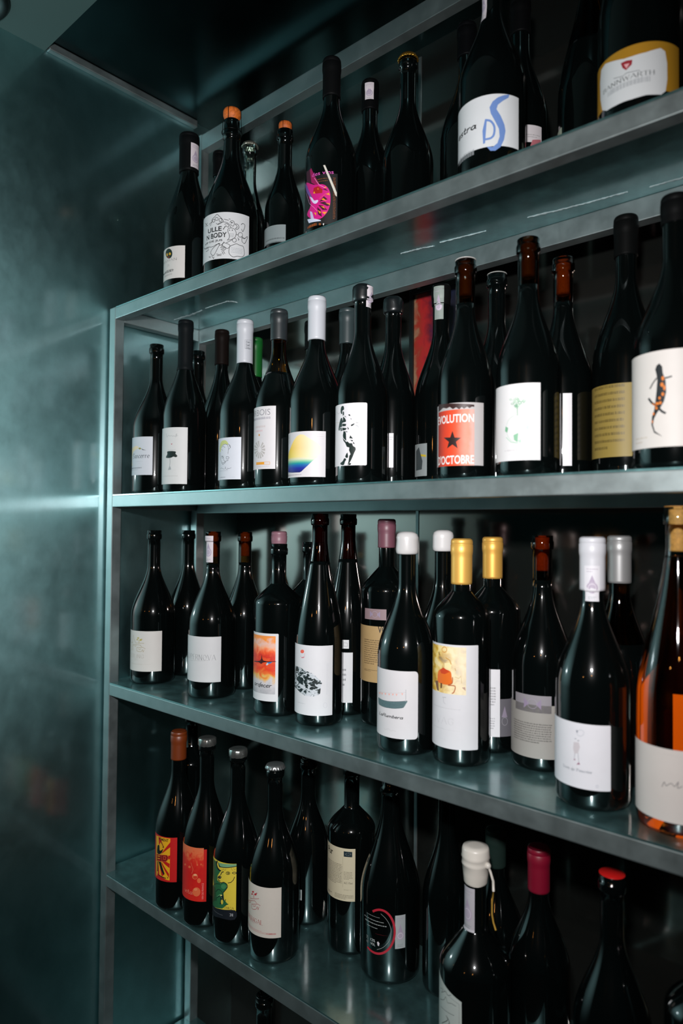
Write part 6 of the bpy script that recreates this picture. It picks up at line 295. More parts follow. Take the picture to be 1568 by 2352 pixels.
{'row': 4, 'x': 0.3584, 'y': 0.041, 'h': 0.3007, 'r': 0.0385, 'kind': 'burgundy', 'cap': ('foil', '#a4a7a3', 0), 'label': 'bottle with a yellow bull and green figure on its label, fourth shelf', 'labs': [{'s0': -53.04, 's1': 32.96, 'v0': 48.2, 'v1': 131.94, 'col': '#d2bb3c', 'corner': 0, 'name': 'front_label', 'ops': [('p', '#24603a', [(-25.56, 127.98), (-2.93, 129.14), (-3.99, 122.12), (0.61, 119.04), (5.5, 117.2), (-1.32, 107.79), (-2.3, 100.8), (5.82, 98.12), (12.45, 101.06), (17.74, 98.69), (17.81, 93.44), (11.91, 84.48), (12.85, 74.15), (19.57, 68.06), (9.88, 58.99), (-25.54, 51.04), (-25.53, 79.4), (-14.23, 88.58), (-21.6, 95.87), (-25.59, 106.25)]), ('p', '#6f9f78', [(-0.66, 129.24), (18.74, 131.07), (32.95, 131.58), (32.99, 127.95), (16.65, 125.19), (4.47, 123.53)]), ('l', '#10161e', 1.1, [(0.45, 127.61), (4.47, 123.53), (16.65, 125.19), (32.99, 127.95)], 0), ('p', '#10161e', [(-6.74, 126.43), (-2.39, 131.32), (3.03, 124.43), (4.48, 122.87), (0.55, 122.34), (3.12, 119.16), (7.26, 118.33), (3.65, 116.67), (-3.3, 119.04)]), ('p', '#d2bb3c', [(-3.44, 124.97), (-1.81, 130.85), (1.55, 123.98), (6.37, 118.76), (-0.48, 120.68)]), ('l', '#10161e', 1.3, [(5.6, 111.28), (8.15, 115.91), (11.42, 117.66)], 0), ('l', '#10161e', 1.2, [(-0.73, 106.0), (0.96, 101.27), (6.7, 99.03), (12.45, 101.06), (17.74, 98.69), (18.17, 93.49), (11.12, 84.31)], 0), ('p', '#10161e', [(7.25, 108.09), (7.1, 107.27), (6.64, 106.45), (5.91, 105.7), (4.95, 105.07), (3.87, 104.63), (2.74, 104.41), (1.69, 104.43), (0.82, 104.71), (0.24, 105.22), (0.03, 105.93), (0.21, 106.76), (0.76, 107.65), (1.61, 108.48), (2.65, 109.16), (3.78, 109.63), (4.87, 109.82), (5.84, 109.74), (6.59, 109.39), (7.07, 108.82)]), ('p', '#8a8050', [(6.01, 108.09), (5.96, 107.79), (5.78, 107.48), (5.51, 107.2), (5.16, 106.97), (4.76, 106.81), (4.36, 106.74), (3.99, 106.76), (3.7, 106.88), (3.51, 107.08), (3.44, 107.34), (3.5, 107.65), (3.68, 107.96), (3.97, 108.25), (4.33, 108.49), (4.73, 108.65), (5.13, 108.72), (5.48, 108.69), (5.77, 108.56), (5.95, 108.36)]), ('l', '#10161e', 0.9, [(22.43, 116.97), (22.28, 116.31), (21.85, 115.68), (21.17, 115.16), (20.29, 114.77), (19.32, 114.55), (18.32, 114.53), (17.41, 114.71), (16.68, 115.07), (16.21, 115.58), (16.04, 116.21), (16.19, 116.88), (16.65, 117.54), (17.37, 118.11), (18.27, 118.53), (19.26, 118.76), (20.24, 118.77), (21.12, 118.56), (21.82, 118.15), (22.27, 117.61)], 1), ('p', '#5a5426', [(21.04, 116.85), (20.98, 116.43), (20.79, 116.05), (20.48, 115.73), (20.09, 115.5), (19.66, 115.38), (19.22, 115.4), (18.82, 115.54), (18.5, 115.79), (18.29, 116.13), (18.22, 116.52), (18.28, 116.94), (18.48, 117.33), (18.79, 117.66), (19.19, 117.9), (19.62, 118.01), (20.06, 118.0), (20.45, 117.85), (20.77, 117.59), (20.97, 117.25)]), ('l', '#10161e', 0.9, [(33.11, 117.42), (32.96, 117.03), (32.49, 116.68), (31.77, 116.42), (30.85, 116.27), (29.83, 116.23), (28.81, 116.3), (27.88, 116.48), (27.14, 116.76), (26.66, 117.11), (26.49, 117.52), (26.65, 117.93), (27.12, 118.3), (27.86, 118.61), (28.78, 118.8), (29.8, 118.86), (30.82, 118.77), (31.74, 118.55), (32.48, 118.23), (32.95, 117.84)], 1), ('l', '#10161e', 1.0, [(19.49, 101.22), (23.98, 102.29), (27.97, 106.04), (30.22, 111.29)], 0), ('l', '#10161e', 0.9, [(-0.11, 102.23), (4.85, 101.81)], 0), ('l', '#a08c28', 0.7, [(8.07, 121.18), (9.77, 119.27), (11.35, 121.93), (13.72, 120.42), (15.94, 122.78)], 0), ('l', '#a08c28', 0.7, [(24.71, 125.67), (25.76, 122.42), (27.77, 122.14)], 0), ('l', '#a08c28', 0.7, [(28.4, 125.11), (30.42, 122.13), (31.71, 124.4)], 0), ('p', '#1a4a2c', [(-25.58, 80.62), (-8.6, 87.04), (-5.53, 79.65), (-5.21, 67.16), (-25.59, 53.6)]), ('p', '#3f7d50', [(16.32, 95.19), (16.13, 93.94), (15.51, 92.74), (14.53, 91.69), (13.26, 90.89), (11.82, 90.39), (10.34, 90.25), (8.96, 90.48), (7.82, 91.06), (7.07, 91.96), (6.8, 93.11), (7.03, 94.4), (7.75, 95.69), (8.86, 96.85), (10.22, 97.75), (11.71, 98.27), (13.16, 98.38), (14.44, 98.06), (15.45, 97.37), (16.09, 96.37)]), ('l', '#10161e', 0.9, [(-5.56, 80.97), (0.21, 86.44), (6.01, 86.95), (10.34, 82.15), (5.26, 78.15), (-2.84, 72.07), (-3.94, 67.01)], 0), ('p', '#10161e', [(5.24, 79.46), (11.17, 81.03), (12.85, 74.15), (10.58, 66.4), (4.57, 64.74), (6.28, 71.19)]), ('p', '#c8b440', [(11.57, 69.93), (11.48, 68.69), (11.18, 67.52), (10.7, 66.53), (10.08, 65.81), (9.37, 65.44), (8.65, 65.45), (7.98, 65.83), (7.44, 66.56), (7.07, 67.56), (6.94, 68.74), (7.03, 69.99), (7.36, 71.18), (7.88, 72.2), (8.53, 72.94), (9.25, 73.32), (9.96, 73.3), (10.6, 72.9), (11.11, 72.14), (11.45, 71.12)]), ('p', '#d6c874', [(9.39, 79.94), (9.29, 79.55), (8.96, 79.14), (8.45, 78.74), (7.79, 78.4), (7.04, 78.13), (6.28, 77.98), (5.58, 77.94), (5.02, 78.04), (4.65, 78.26), (4.51, 78.58), (4.63, 78.99), (4.99, 79.43), (5.55, 79.86), (6.25, 80.23), (7.0, 80.5), (7.75, 80.64), (8.42, 80.65), (8.94, 80.53), (9.27, 80.28)]), ('l', '#14361f', 1, [(-14.23, 88.58), (-3.35, 94.44), (4.94, 96.55)], 0), ('l', '#5a9a6a', 0.8, [(-1.73, 74.48), (4.31, 79.84), (9.64, 74.73)], 0), ('l', '#1a4a2c', 1.2, [(13.69, 69.07), (15.87, 74.73)], 0), ('l', '#1a4a2c', 1.2, [(14.5, 65.28), (20.28, 68.14)], 0), ('p', '#10161e', [(-25.53, 51.07), (-4.92, 55.33), (9.9, 57.68), (31.84, 58.71), (31.36, 44.31), (5.85, 43.37), (-25.54, 37.58)]), ('t', 'CHICA', 13.05, 60.24, 29.51, 3.28, '#2a2410', 'serif', 0.5), ('t', '31', 23.28, 49.5, 28.65, 3.93, '#b8bcc0', 'serif', 0.9), ('x', '#8a9096', -22.38, 49.36, 10.84, 48.37, 4, 0.55, 1)]}]},
{'row': 4, 'x': 0.4375, 'y': 0.0511, 'h': 0.2915, 'r': 0.04, 'kind': 'burgundy', 'cap': ('crown', '#a9acac', 0), 'label': 'bottle with a crown cap and a red line emblem on its cream label, fourth shelf', 'labs': [{'s0': -47.62, 's1': 44.38, 'v0': 42.24, 'v1': 118.01, 'col': '#c4bdb4', 'corner': 0, 'name': 'front_label', 'ops': [('l', '#9c3038', 0.6, [(-28.54, 69.87), (-28.62, 100.12), (-19.27, 96.51), (-13.35, 92.75)], 0), ('l', '#9c3038', 0.6, [(-28.6, 69.73), (-28.61, 80.77), (-13.12, 85.21), (-10.08, 88.78)], 0), ('l', '#9c3038', 0.6, [(-28.51, 85.4), (-28.59, 86.06)], 0), ('l', '#9c3038', 0.6, [(-13.33, 91.94), (8.48, 99.29)], 0), ('l', '#9c3038', 0.6, [(-28.62, 81.84), (-8.28, 90.66), (0.52, 93.3), (4.19, 91.02)], 0), ('l', '#9c3038', 0.6, [(-8.15, 85.27), (6.45, 90.64), (11.19, 89.21)], 0), ('l', '#9c3038', 0.6, [(-7.71, 84.92), (-6.73, 78.82), (3.16, 81.79), (5.41, 86.01), (7.12, 82.21), (8.66, 86.41)], 0), ('l', '#9c3038', 0.6, [(-4.11, 84.24), (-0.63, 84.5), (2.49, 86.69)], 0), ('p', '#a82a34', [(-2.03, 106.19), (-2.21, 105.59), (-2.75, 104.95), (-3.58, 104.34), (-4.58, 103.86), (-5.62, 103.57), (-6.52, 103.52), (-7.12, 103.74), (-7.29, 104.21), (-7.01, 104.84), (-6.33, 105.55), (-5.38, 106.2), (-4.33, 106.67), (-3.36, 106.89), (-2.59, 106.83), (-2.13, 106.53)]), ('p', '#a82a34', [(3.99, 104.45), (3.81, 103.77), (3.3, 103.07), (2.51, 102.47), (1.55, 102.04), (0.59, 101.86), (-0.24, 101.94), (-0.79, 102.3), (-0.95, 102.88), (-0.69, 103.6), (-0.07, 104.33), (0.81, 104.95), (1.79, 105.36), (2.71, 105.48), (3.45, 105.31), (3.89, 104.87)]), ('p', '#a82a34', [(-4.47, 102.0), (-4.64, 101.51), (-5.14, 100.96), (-5.92, 100.41), (-6.86, 99.96), (-7.84, 99.65), (-8.68, 99.54), (-9.25, 99.67), (-9.41, 100.03), (-9.14, 100.56), (-8.5, 101.18), (-7.6, 101.77), (-6.62, 102.22), (-5.71, 102.47), (-4.99, 102.48), (-4.57, 102.27)]), ('p', '#a82a34', [(5.1, 106.41), (5.02, 106.1), (4.77, 105.77), (4.39, 105.49), (3.94, 105.3), (3.49, 105.23), (3.11, 105.28), (2.86, 105.46), (2.79, 105.74), (2.9, 106.06), (3.19, 106.39), (3.59, 106.67), (4.05, 106.85), (4.49, 106.9), (4.84, 106.81), (5.06, 106.61)]), ('l', '#a82a34', 0.9, [(-2.31, 102.29), (-2.21, 96.91)], 0), ('t', 'PORTUGAL', -28.45, 60.51, 15.83, 6.72, '#9c2c34', 'serif', 0.7), ('t', '2022', -13.98, 58.76, 0.43, 5.26, '#9c2c34', 'serif', 0.4), ('x', '#b05a5c', -28.49, 51.73, 37.1, 47.28, 3, 0.5, 1), ('x', '#b05a5c', 22.15, 46.48, 37.16, 50.66, 1, 0.6, 1)]}]},
{'row': 4, 'x': 0.4047, 'y': 0.16, 'h': 0.2699, 'r': 0.0375, 'kind': 'burgundy', 'cap': ('none', '', 0), 'label': 'tall dark bottle with a small square tag, back of the fourth shelf', 'labs': [{'s0': 10.71, 's1': 20.06, 'v0': 43.73, 'v1': 61.14, 'col': '#a9b0b0', 'corner': 0, 'name': 'back_label', 'ops': [('l', '#5a6264', 0.6, [(13.84, 55.73), (17.98, 55.77), (18.05, 48.36), (13.92, 48.53)], 1)]}]},
{'row': 4, 'x': 0.5134, 'y': 0.1503, 'h': 0.287, 'r': 0.0384, 'kind': 'bordeaux', 'cap': ('none', '', 0), 'label': 'bottle with a cream back label full of small print, fourth shelf', 'labs': [{'s0': -52.43, 's1': 33.57, 'v0': 85.19, 'v1': 166.72, 'col': '#c9bfa4', 'corner': 0, 'name': 'back_label', 'ops': [('p', '#1b2c34', [(15.16, 162.3), (28.6, 162.19), (28.67, 154.08), (15.23, 153.98)]), ('t', 'Pur', -20.47, 151.33, -5.97, 9.98, '#2e2a22', 'bold', 0.5), ('x', '#4c463a', -21.73, 108.87, 12.42, 141.73, 14, 0.5, 2), ('l', '#8c8470', 0.3, [(13.54, 152.7), (13.96, 106.21)], 0), ('x', '#6a6252', 15.44, 118.47, 29.36, 131.22, 6, 0.5, 3), ('t', 'ALC 11%vol', 16.03, 111.94, 29.41, 3.16, '#3a352a', 'sans', 0.5), ('x', '#7c745f', 15.68, 101.68, 29.5, 103.55, 2, 0.5, 1), ('x', '#5c5546', -0.73, 87.83, 31.01, 95.2, 4, 0.55, 4), ('x', '#2a261e', -20.13, 88.63, -7.35, 92.84, 2, 0.6, 1), ('p', '#d4d8d0', [(26.67, 158.6), (26.01, 158.17), (26.0, 159.0)]), ('p', '#d4d8d0', [(25.74, 157.43), (25.08, 156.99), (25.07, 157.82)]), ('p', '#d4d8d0', [(23.37, 156.71), (22.71, 156.25), (22.7, 157.07)]), ('p', '#d4d8d0', [(20.64, 156.7), (19.97, 156.22), (19.96, 157.04)]), ('p', '#d4d8d0', [(18.83, 157.44), (18.16, 156.95), (18.15, 157.77)]), ('p', '#d4d8d0', [(18.82, 158.66), (18.15, 158.16), (18.14, 158.99)]), ('p', '#d4d8d0', [(20.61, 159.78), (19.95, 159.3), (19.93, 160.13)]), ('p', '#d4d8d0', [(23.34, 160.21), (22.68, 159.76), (22.67, 160.58)]), ('p', '#d4d8d0', [(25.72, 159.72), (25.06, 159.28), (25.05, 160.11)])]}]},
{'row': 4, 'x': 0.5989, 'y': 0.1423, 'h': 0.3, 'r': 0.0455, 'kind': 'champagne', 'cap': ('none', '', 0), 'label': 'wide bottle with a red ringed black label, fourth shelf', 'labs': [{'s0': -62.05, 's1': 37.95, 'v0': 41.67, 'v1': 114.01, 'col': '#090a0b', 'corner': 0, 'name': 'front_label', 'ops': [('l', '#b01c30', 3.2, [(3.79, 103.76), (6.97, 106.0), (10.13, 107.66), (13.22, 108.73), (16.24, 109.19), (19.14, 109.07), (21.92, 108.36), (24.55, 107.1), (26.99, 105.32), (29.24, 103.07), (31.25, 100.39), (33.0, 97.35), (34.47, 94.0), (35.64, 90.42), (36.49, 86.66), (36.99, 82.81), (37.15, 78.91), (36.96, 75.03), (36.42, 71.24), (35.54, 67.57), (34.34, 64.07), (32.83, 60.79), (31.05, 57.75), (29.02, 54.98), (26.76, 52.5), (24.3, 50.33), (21.66, 48.49), (18.87, 46.98), (15.96, 45.81), (12.94, 44.98), (9.84, 44.5), (6.69, 44.37), (3.51, 44.59), (0.33, 45.15), (-2.82, 46.05), (-5.88, 47.28)], 0), ('l', '#aab0b0', 0.4, [(16.56, 103.54), (24.2, 97.45), (29.96, 88.37), (31.73, 79.45), (30.1, 68.16), (24.46, 59.83), (18.71, 54.44), (10.84, 50.29)], 0), ('x', '#b8bcbc', -8.7, 96.4, 14.8, 97.49, 1, 0.65, 3), ('x', '#b8bcbc', -14.61, 90.23, 20.78, 91.91, 1, 0.65, 5), ('x', '#b8bcbc', -12.42, 85.18, 25.14, 87.21, 1, 0.7, 8), ('x', '#b8bcbc', -7.61, 79.72, 11.23, 81.4, 1, 0.65, 9), ('x', '#7e1826', 8.09, 72.51, 27.8, 73.16, 2, 0.6, 11), ('t', '12%', -0.48, 59.68, 7.54, 3.94, '#c8cccc', 'sans', 0.5), ('t', 'VOL', -0.43, 54.18, 7.59, 3.66, '#c8cccc', 'sans', 0.5), ('p', '#d0c4cc', [(10.76, 60.97), (12.62, 62.61), (14.78, 60.34), (13.9, 56.18), (12.05, 56.26)]), ('t', '75', -9.15, 59.98, -4.81, 4.53, '#8d9292', 'sans', 0.5), ('t', 'cl', -8.63, 54.48, -5.16, 4.81, '#8d9292', 'sans', 0.5)], 'none': 1}, {'s0': 37.68, 's1': 53.58, 'v0': 54.34, 'v1': 102.42, 'col': '#a8adb0', 'corner': 0, 'name': 'tax_strip', 'ops': [('p', '#a799ae', [(41.18, 74.53), (50.08, 74.53), (48.17, 81.26), (45.63, 89.92), (43.09, 81.26)]), ('p', '#b0a4b6', [(51.35, 72.61), (50.92, 74.8), (49.68, 76.66), (47.82, 77.9), (45.63, 78.33), (43.44, 77.9), (41.58, 76.66), (40.34, 74.8), (39.91, 72.61), (40.34, 70.42), (41.58, 68.56), (43.44, 67.32), (45.63, 66.89), (47.82, 67.32), (49.68, 68.56), (50.92, 70.42)]), ('l', '#e0dbe2', 0.5, [(49.45, 72.61), (49.16, 74.07), (48.33, 75.31), (47.09, 76.14), (45.63, 76.43), (44.17, 76.14), (42.93, 75.31), (42.1, 74.07), (41.81, 72.61), (42.1, 71.15), (42.93, 69.91), (44.17, 69.09), (45.63, 68.79), (47.09, 69.08), (48.33, 69.91), (49.16, 71.15)], 1), ('x', '#a49aa8', 40.06, 92.8, 51.19, 99.54, 2, 0.4, 3), ('x', '#7d8a8c', 41.18, 56.26, 50.08, 61.07, 2, 0.5, 5)], 'r': 0.0455}]},
{'row': 4, 'x': 0.686, 'y': 0.165, 'h': 0.297, 'r': 0.035, 'kind': 'burgundy', 'cap': ('none', '', 0), 'label': 'unlabelled black bottle right of the red ringed label, back of the fourth shelf', 'labs': []},
{'row': 4, 'x': 0.7959, 'y': 0.062, 'h': 0.2697, 'r': 0.0445, 'kind': 'squat', 'cap': ('waxstring', '#cfc9c0', 0.044), 'label': 'bottle with a white wax seal and a hanging yellow string, fourth shelf', 'labs': [{'s0': -17.23, 's1': 7.96, 'v0': 169.7, 'v1': 222.75, 'col': '#b0adb4', 'corner': 0, 'name': 'tax_strip', 'ops': [('p', '#a799ae', [(-11.69, 191.98), (2.42, 191.98), (-0.6, 199.41), (-4.63, 208.96), (-8.67, 199.41)]), ('p', '#b0a4b6', [(4.43, 189.86), (3.74, 193.33), (1.78, 196.27), (-1.16, 198.24), (-4.63, 198.93), (-8.1, 198.24), (-11.05, 196.27), (-13.01, 193.33), (-13.7, 189.86), (-13.01, 186.39), (-11.05, 183.45), (-8.11, 181.48), (-4.64, 180.79), (-1.17, 181.48), (1.78, 183.45), (3.74, 186.39)]), ('l', '#e0dbe2', 0.5, [(1.41, 189.86), (0.95, 192.17), (-0.36, 194.13), (-2.32, 195.44), (-4.63, 195.9), (-6.95, 195.44), (-8.91, 194.13), (-10.22, 192.17), (-10.68, 189.86), (-10.22, 187.55), (-8.91, 185.58), (-6.95, 184.27), (-4.64, 183.81), (-2.32, 184.27), (-0.36, 185.58), (0.95, 187.54)], 1), ('x', '#a49aa8', -13.45, 212.14, 4.18, 219.57, 2, 0.4, 3), ('x', '#7d8a8c', -11.69, 171.82, 2.42, 177.13, 2, 0.5, 5)], 'r': 0.017}, {'s0': -51.88, 's1': 8.12, 'v0': 40.9, 'v1': 102.44, 'col': '#b4bcb8', 'corner': 0, 'name': 'front_label', 'ops': [('p', '#b4bcb8', [(-43.65, 115.97), (7.71, 101.41), (8.1, 68.26), (-43.6, 36.26)]), ('l', '#59625f', 0.3, [(-43.79, 105.74), (4.59, 97.59), (4.74, 69.11)], 0), ('l', '#3e4644', 0.5, [(-31.44, 97.69), (-23.29, 100.6), (-27.12, 94.79), (-16.71, 102.34), (-13.02, 100.01), (-6.65, 103.45)], 0), ('l', '#3e4644', 0.5, [(-31.18, 84.2), (-20.78, 89.77), (-16.65, 95.66), (-12.95, 91.12), (-6.59, 93.51), (0.32, 93.57)], 0), ('l', '#3e4644', 0.5, [(-28.81, 76.68), (-16.51, 78.96), (-2.27, 81.32)], 0), ('l', '#2e3634', 0.8, [(-25.45, 58.57), (-12.79, 70.04), (-15.7, 73.86), (-9.48, 68.63), (-20.43, 55.18)], 0)], 'none': 1}]},
{'row': 4, 'x': 0.767, 'y': 0.165, 'h': 0.251, 'r': 0.0385, 'kind': 'burgundy', 'cap': ('capsule', '#1c2a26', 0.05), 'label': 'bottle with a dark green foil behind the wax seal', 'labs': []},
{'row': 4, 'x': 0.8471, 'y': 0.132, 'h': 0.2622, 'r': 0.039, 'kind': 'burgundy', 'cap': ('capsule', '#7a0a26', 0.055), 'label': 'bottle with a maroon capsule, fourth shelf', 'labs': []},
{'row': 4, 'x': 0.9647, 'y': 0.068, 'h': 0.2895, 'r': 0.041, 'kind': 'burgundy', 'cap': ('disc', '#c81a18', 0), 'label': 'black bottle with a bright red top disc, right of the maroon capsule', 'labs': []},
{'row': 4, 'x': 1.062, 'y': 0.062, 'h': 0.287, 'r': 0.0395, 'kind': 'bordeaux', 'cap': ('none', '', 0), 'label': 'plain black bottle at the right end of the fourth shelf', 'labs': []},
{'row': 5, 'x': 0.4059, 'y': 0.062, 'h': 0.297, 'r': 0.0385, 'kind': 'burgundy', 'cap': ('none', '', 0), 'label': 'black bottle on the lowest shelf, only its neck showing', 'labs': []}]

smear([(.608, .147), (.64, .151), (.664, .156)], .0035, 1)
smear([(.678, .151), (.715, .156), (.75, .160)], .0014, 2)
smear([(.816, .159), (.855, .166), (.893, .170)], .0026, 3)
smear([(.893, .170), (.945, .174)], .0014, 4)
smear([(.97, .179), (1.06, .186)], .0022, 5)
smear([(.218, .117), (.225, .124), (.230, .134)], .006, 6)
smear([(.153, .117), (.218, .118)], .0022, 7)
smear([(.043, .121), (.097, .125), (.14, .120)], .0045, 8)

# ------------------------------------------------------------------ bottle profiles
def prof(kind, h, r):
    """(r, z) from the centre of the base to the mouth"""
    p = [(0, .022), (r * .28, .018), (r * .55, .007), (r * .72, .0008), (r * .80, 0), (r * .90, .0006), (r * .965, .003), (r, .008)]
    if kind == 'burgundy': zb, zn, rn = .44 * h, .77 * h, .0123
    elif kind == 'flute': zb, zn, rn = .40 * h, .87 * h, .0121
    elif kind == 'squat': zb, zn, rn = .46 * h, .635 * h, .0135
    elif kind == 'champagne': zb, zn, rn = .40 * h, .80 * h, .0146
    else: zb, zn, rn = .645 * h, .765 * h, .0123
    for i in range(1, 5): p.append((r, .008 + (zb - .008) * i / 4))
    n = 16
    for i in range(1, n + 1):
        t = i / n
        s = t * t * (3 - 2 * t)
        if kind == 'flute': s = .42 * t + .58 * s
        elif kind in ('burgundy', 'champagne'): s = .12 * t + .88 * t ** 1.12 * t ** .9 * (3 - 2 * t) / 1.0 if t < 1 else 1
        else: s = (1 - math.cos(t * PI / 2) ** .9) * .55 + s * .45
        p.append((r + (rn - r) * min(1, s), zb + (zn - zb) * t))
    if kind == 'champagne':
        p += [(.0138, h - .040), (.0138, h - .034), (.0158, h - .033), (.0160, h - .026), (.0140, h - .024), (.0138, h - .006), (.0140, h - .001), (.0130, h), (.009, h)]
    else:
        p += [(rn, h - .030), (rn, h - .0185), (.0140, h - .0180), (.0146, h - .0155), (.0146, h - .009), (.0141, h - .0072), (.0134, h - .0068), (.0136, h - .0012), (.0131, h), (.0098, h), (.0094, h - .002)]
    return p
def rad(p, z):
    for (r0, z0), (r1, z1) in zip(p[7:], p[8:]):
        if z <= z1: return r0 + (r1 - r0) * max(0, (z - z0)) / max(1e-6, z1 - z0)
    return p[-3][0]
def cut(p, z, keep):
    """part of the profile below / above height z"""
    out = []
    for i, (r, zz) in enumerate(p):
        if i > 7 and p[i - 1][1] < z < zz:
            f = (z - p[i - 1][1]) / (zz - p[i - 1][1]); q = (p[i - 1][0] + (r - p[i - 1][0]) * f, z)
            if keep == 'low': out.append(q); return out
            out.append(q)
        if keep == 'low' or zz >= z and i > 7: out.append((r, zz))
    return out

# ------------------------------------------------------------------ lettering
STROKES = {
 'A': (.8, [[(0, 0), (.4, 1), (.8, 0)], [(.15, .36), (.65, .36)]]), 'B': (.65, [[(.08, 0), (.08, 1), (.4, 1), (.56, .9), (.56, .64), (.4, .53), (.08, .53)], [(.4, .53), (.62, .42), (.64, .14), (.45, 0), (.08, 0)]]),
 'C': (.75, [[(.72, .78), (.6, .95), (.4, 1), (.15, .85), (.05, .5), (.15, .15), (.4, 0), (.62, .06), (.73, .24)]]), 'D': (.75, [[(.08, 0), (.08, 1), (.35, 1), (.62, .85), (.7, .5), (.62, .15), (.35, 0), (.08, 0)]]),
 'E': (.62, [[(.6, 1), (.08, 1), (.08, 0), (.6, 0)], [(.08, .52), (.48, .52)]]), 'F': (.6, [[(.6, 1), (.08, 1), (.08, 0)], [(.08, .52), (.45, .52)]]),
 'G': (.78, [[(.72, .8), (.58, .96), (.4, 1), (.15, .85), (.05, .5), (.15, .15), (.4, 0), (.65, .08), (.7, .25), (.7, .45), (.48, .45)]]), 'H': (.75, [[(.08, 0), (.08, 1)], [(.67, 0), (.67, 1)], [(.08, .52), (.67, .52)]]),
 'I': (.25, [[(.12, 0), (.12, 1)]]), 'L': (.58, [[(.08, 1), (.08, 0), (.55, 0)]]), 'M': (.95, [[(.06, 0), (.12, 1), (.47, .12), (.83, 1), (.89, 0)]]), 'N': (.8, [[(.08, 0), (.08, 1), (.7, 0), (.7, 1)]]),
 'O': (.82, [[(.41, 1), (.15, .86), (.05, .5), (.15, .14), (.41, 0), (.67, .14), (.77, .5), (.67, .86), (.41, 1)]]), 'P': (.62, [[(.08, 0), (.08, 1), (.4, 1), (.58, .88), (.58, .62), (.4, .48), (.08, .48)]]),
 'R': (.68, [[(.08, 0), (.08, 1), (.4, 1), (.58, .88), (.58, .64), (.4, .52), (.08, .52)], [(.35, .52), (.66, 0)]]), 'S': (.62, [[(.55, .82), (.45, .97), (.28, 1), (.1, .9), (.08, .7), (.2, .57), (.42, .46), (.55, .32), (.52, .1), (.34, 0), (.16, .03), (.05, .2)]]),
 'T': (.7, [[(.02, 1), (.68, 1)], [(.35, 1), (.35, 0)]]), 'U': (.75, [[(.08, 1), (.08, .25), (.2, .04), (.38, 0), (.56, .04), (.67, .25), (.67, 1)]]), 'V': (.78, [[(.02, 1), (.39, 0), (.76, 1)]]), 'W': (1.05, [[(.02, 1), (.28, 0), (.52, .9), (.78, 0), (1.03, 1)]]),
 '0': (.6, [[(.3, 1), (.1, .8), (.06, .5), (.1, .2), (.3, 0), (.5, .2), (.54, .5), (.5, .8), (.3, 1)]]), '1': (.4, [[(.08, .8), (.24, 1), (.24, 0)]]), '2': (.6, [[(.06, .8), (.2, 1), (.42, .97), (.52, .75), (.4, .45), (.05, 0), (.55, 0)]]), '3': (.6, [[(.06, .9), (.25, 1), (.46, .9), (.46, .65), (.25, .52), (.5, .38), (.5, .12), (.28, 0), (.05, .1)]]),
 'a': (.55, [[(.45, .5), (.25, .6), (.06, .4), (.06, .15), (.22, 0), (.4, .12), (.46, .55), (.46, .1), (.56, 0)]]), 'b': (.5, [[(.08, 1), (.08, 0)], [(.08, .4), (.28, .6), (.45, .4), (.42, .1), (.25, 0), (.08, .1)]]), 'c': (.45, [[(.42, .5), (.25, .6), (.06, .4), (.08, .1), (.25, 0), (.44, .1)]]),
 'd': (.55, [[(.45, .45), (.25, .6), (.06, .4), (.08, .1), (.25, 0), (.45, .15)], [(.58, 1.05), (.46, .4), (.44, -.25)]]), 'e': (.46, [[(.06, .3), (.4, .36), (.38, .55), (.22, .6), (.06, .4), (.08, .1), (.25, 0), (.45, .12)]]),
 'i': (.2, [[(.1, .6), (.1, .0)], [(.09, .78), (.11, .84)]]), 'l': (.25, [[(.08, 1), (.08, .1), (.22, 0)]]), 'm': (.8, [[(.06, 0), (.06, .6)], [(.06, .4), (.24, .6), (.38, .5), (.38, 0)], [(.38, .4), (.56, .6), (.7, .5), (.72, 0)]]), 'n': (.52, [[(.06, 0), (.06, .6)], [(.06, .4), (.26, .6), (.42, .5), (.44, 0)]]),
 'o': (.5, [[(.25, .6), (.07, .45), (.06, .15), (.25, 0), (.43, .15), (.44, .45), (.25, .6)]]), 'r': (.42, [[(.08, .6), (.08, 0)], [(.08, .35), (.22, .58), (.4, .55)]]), 's': (.42, [[(.38, .5), (.22, .6), (.07, .48), (.2, .33), (.36, .2), (.3, .03), (.06, .06)]]), 't': (.4, [[(.18, .95), (.16, .1), (.3, 0), (.4, .08)], [(.02, .6), (.36, .6)]]),
 'u': (.55, [[(.06, .6), (.06, .15), (.2, 0), (.38, .1), (.44, .6)], [(.44, .6), (.46, .05), (.55, 0)]]), 'v': (.48, [[(.03, .6), (.24, 0), (.45, .6)]]), ' ': (.35, []), "'": (.15, [[(.08, 1), (.05, .8)]]),
}
STROKES['G2'] = STROKES['G']
def ribbon(pts, wid, closed=False, vary=None):
    """flat strip polygons along a 2D polyline"""
    P2 = [Vector((p[0], p[1])) for p in pts]
    if closed: P2.append(P2[0].copy())
    out = []
    for a, b in zip(P2, P2[1:]):
        d = b - a
        if d.length < 1e-9: continue
        t = d.normalized(); nrm = Vector((-t.y, t.x))
        ww = (vary(t) if vary else 1) * wid / 2
        e = t * min(wid, .6 * wid + 0) * .38
        out.append([tuple(a - e + nrm * ww * .8), tuple(a - e - nrm * ww * .8), tuple(a - nrm * ww), tuple(b - nrm * ww), tuple(b + e - nrm * ww * .8), tuple(b + e + nrm * ww * .8), tuple(b + nrm * ww), tuple(a + nrm * ww)])
    return out
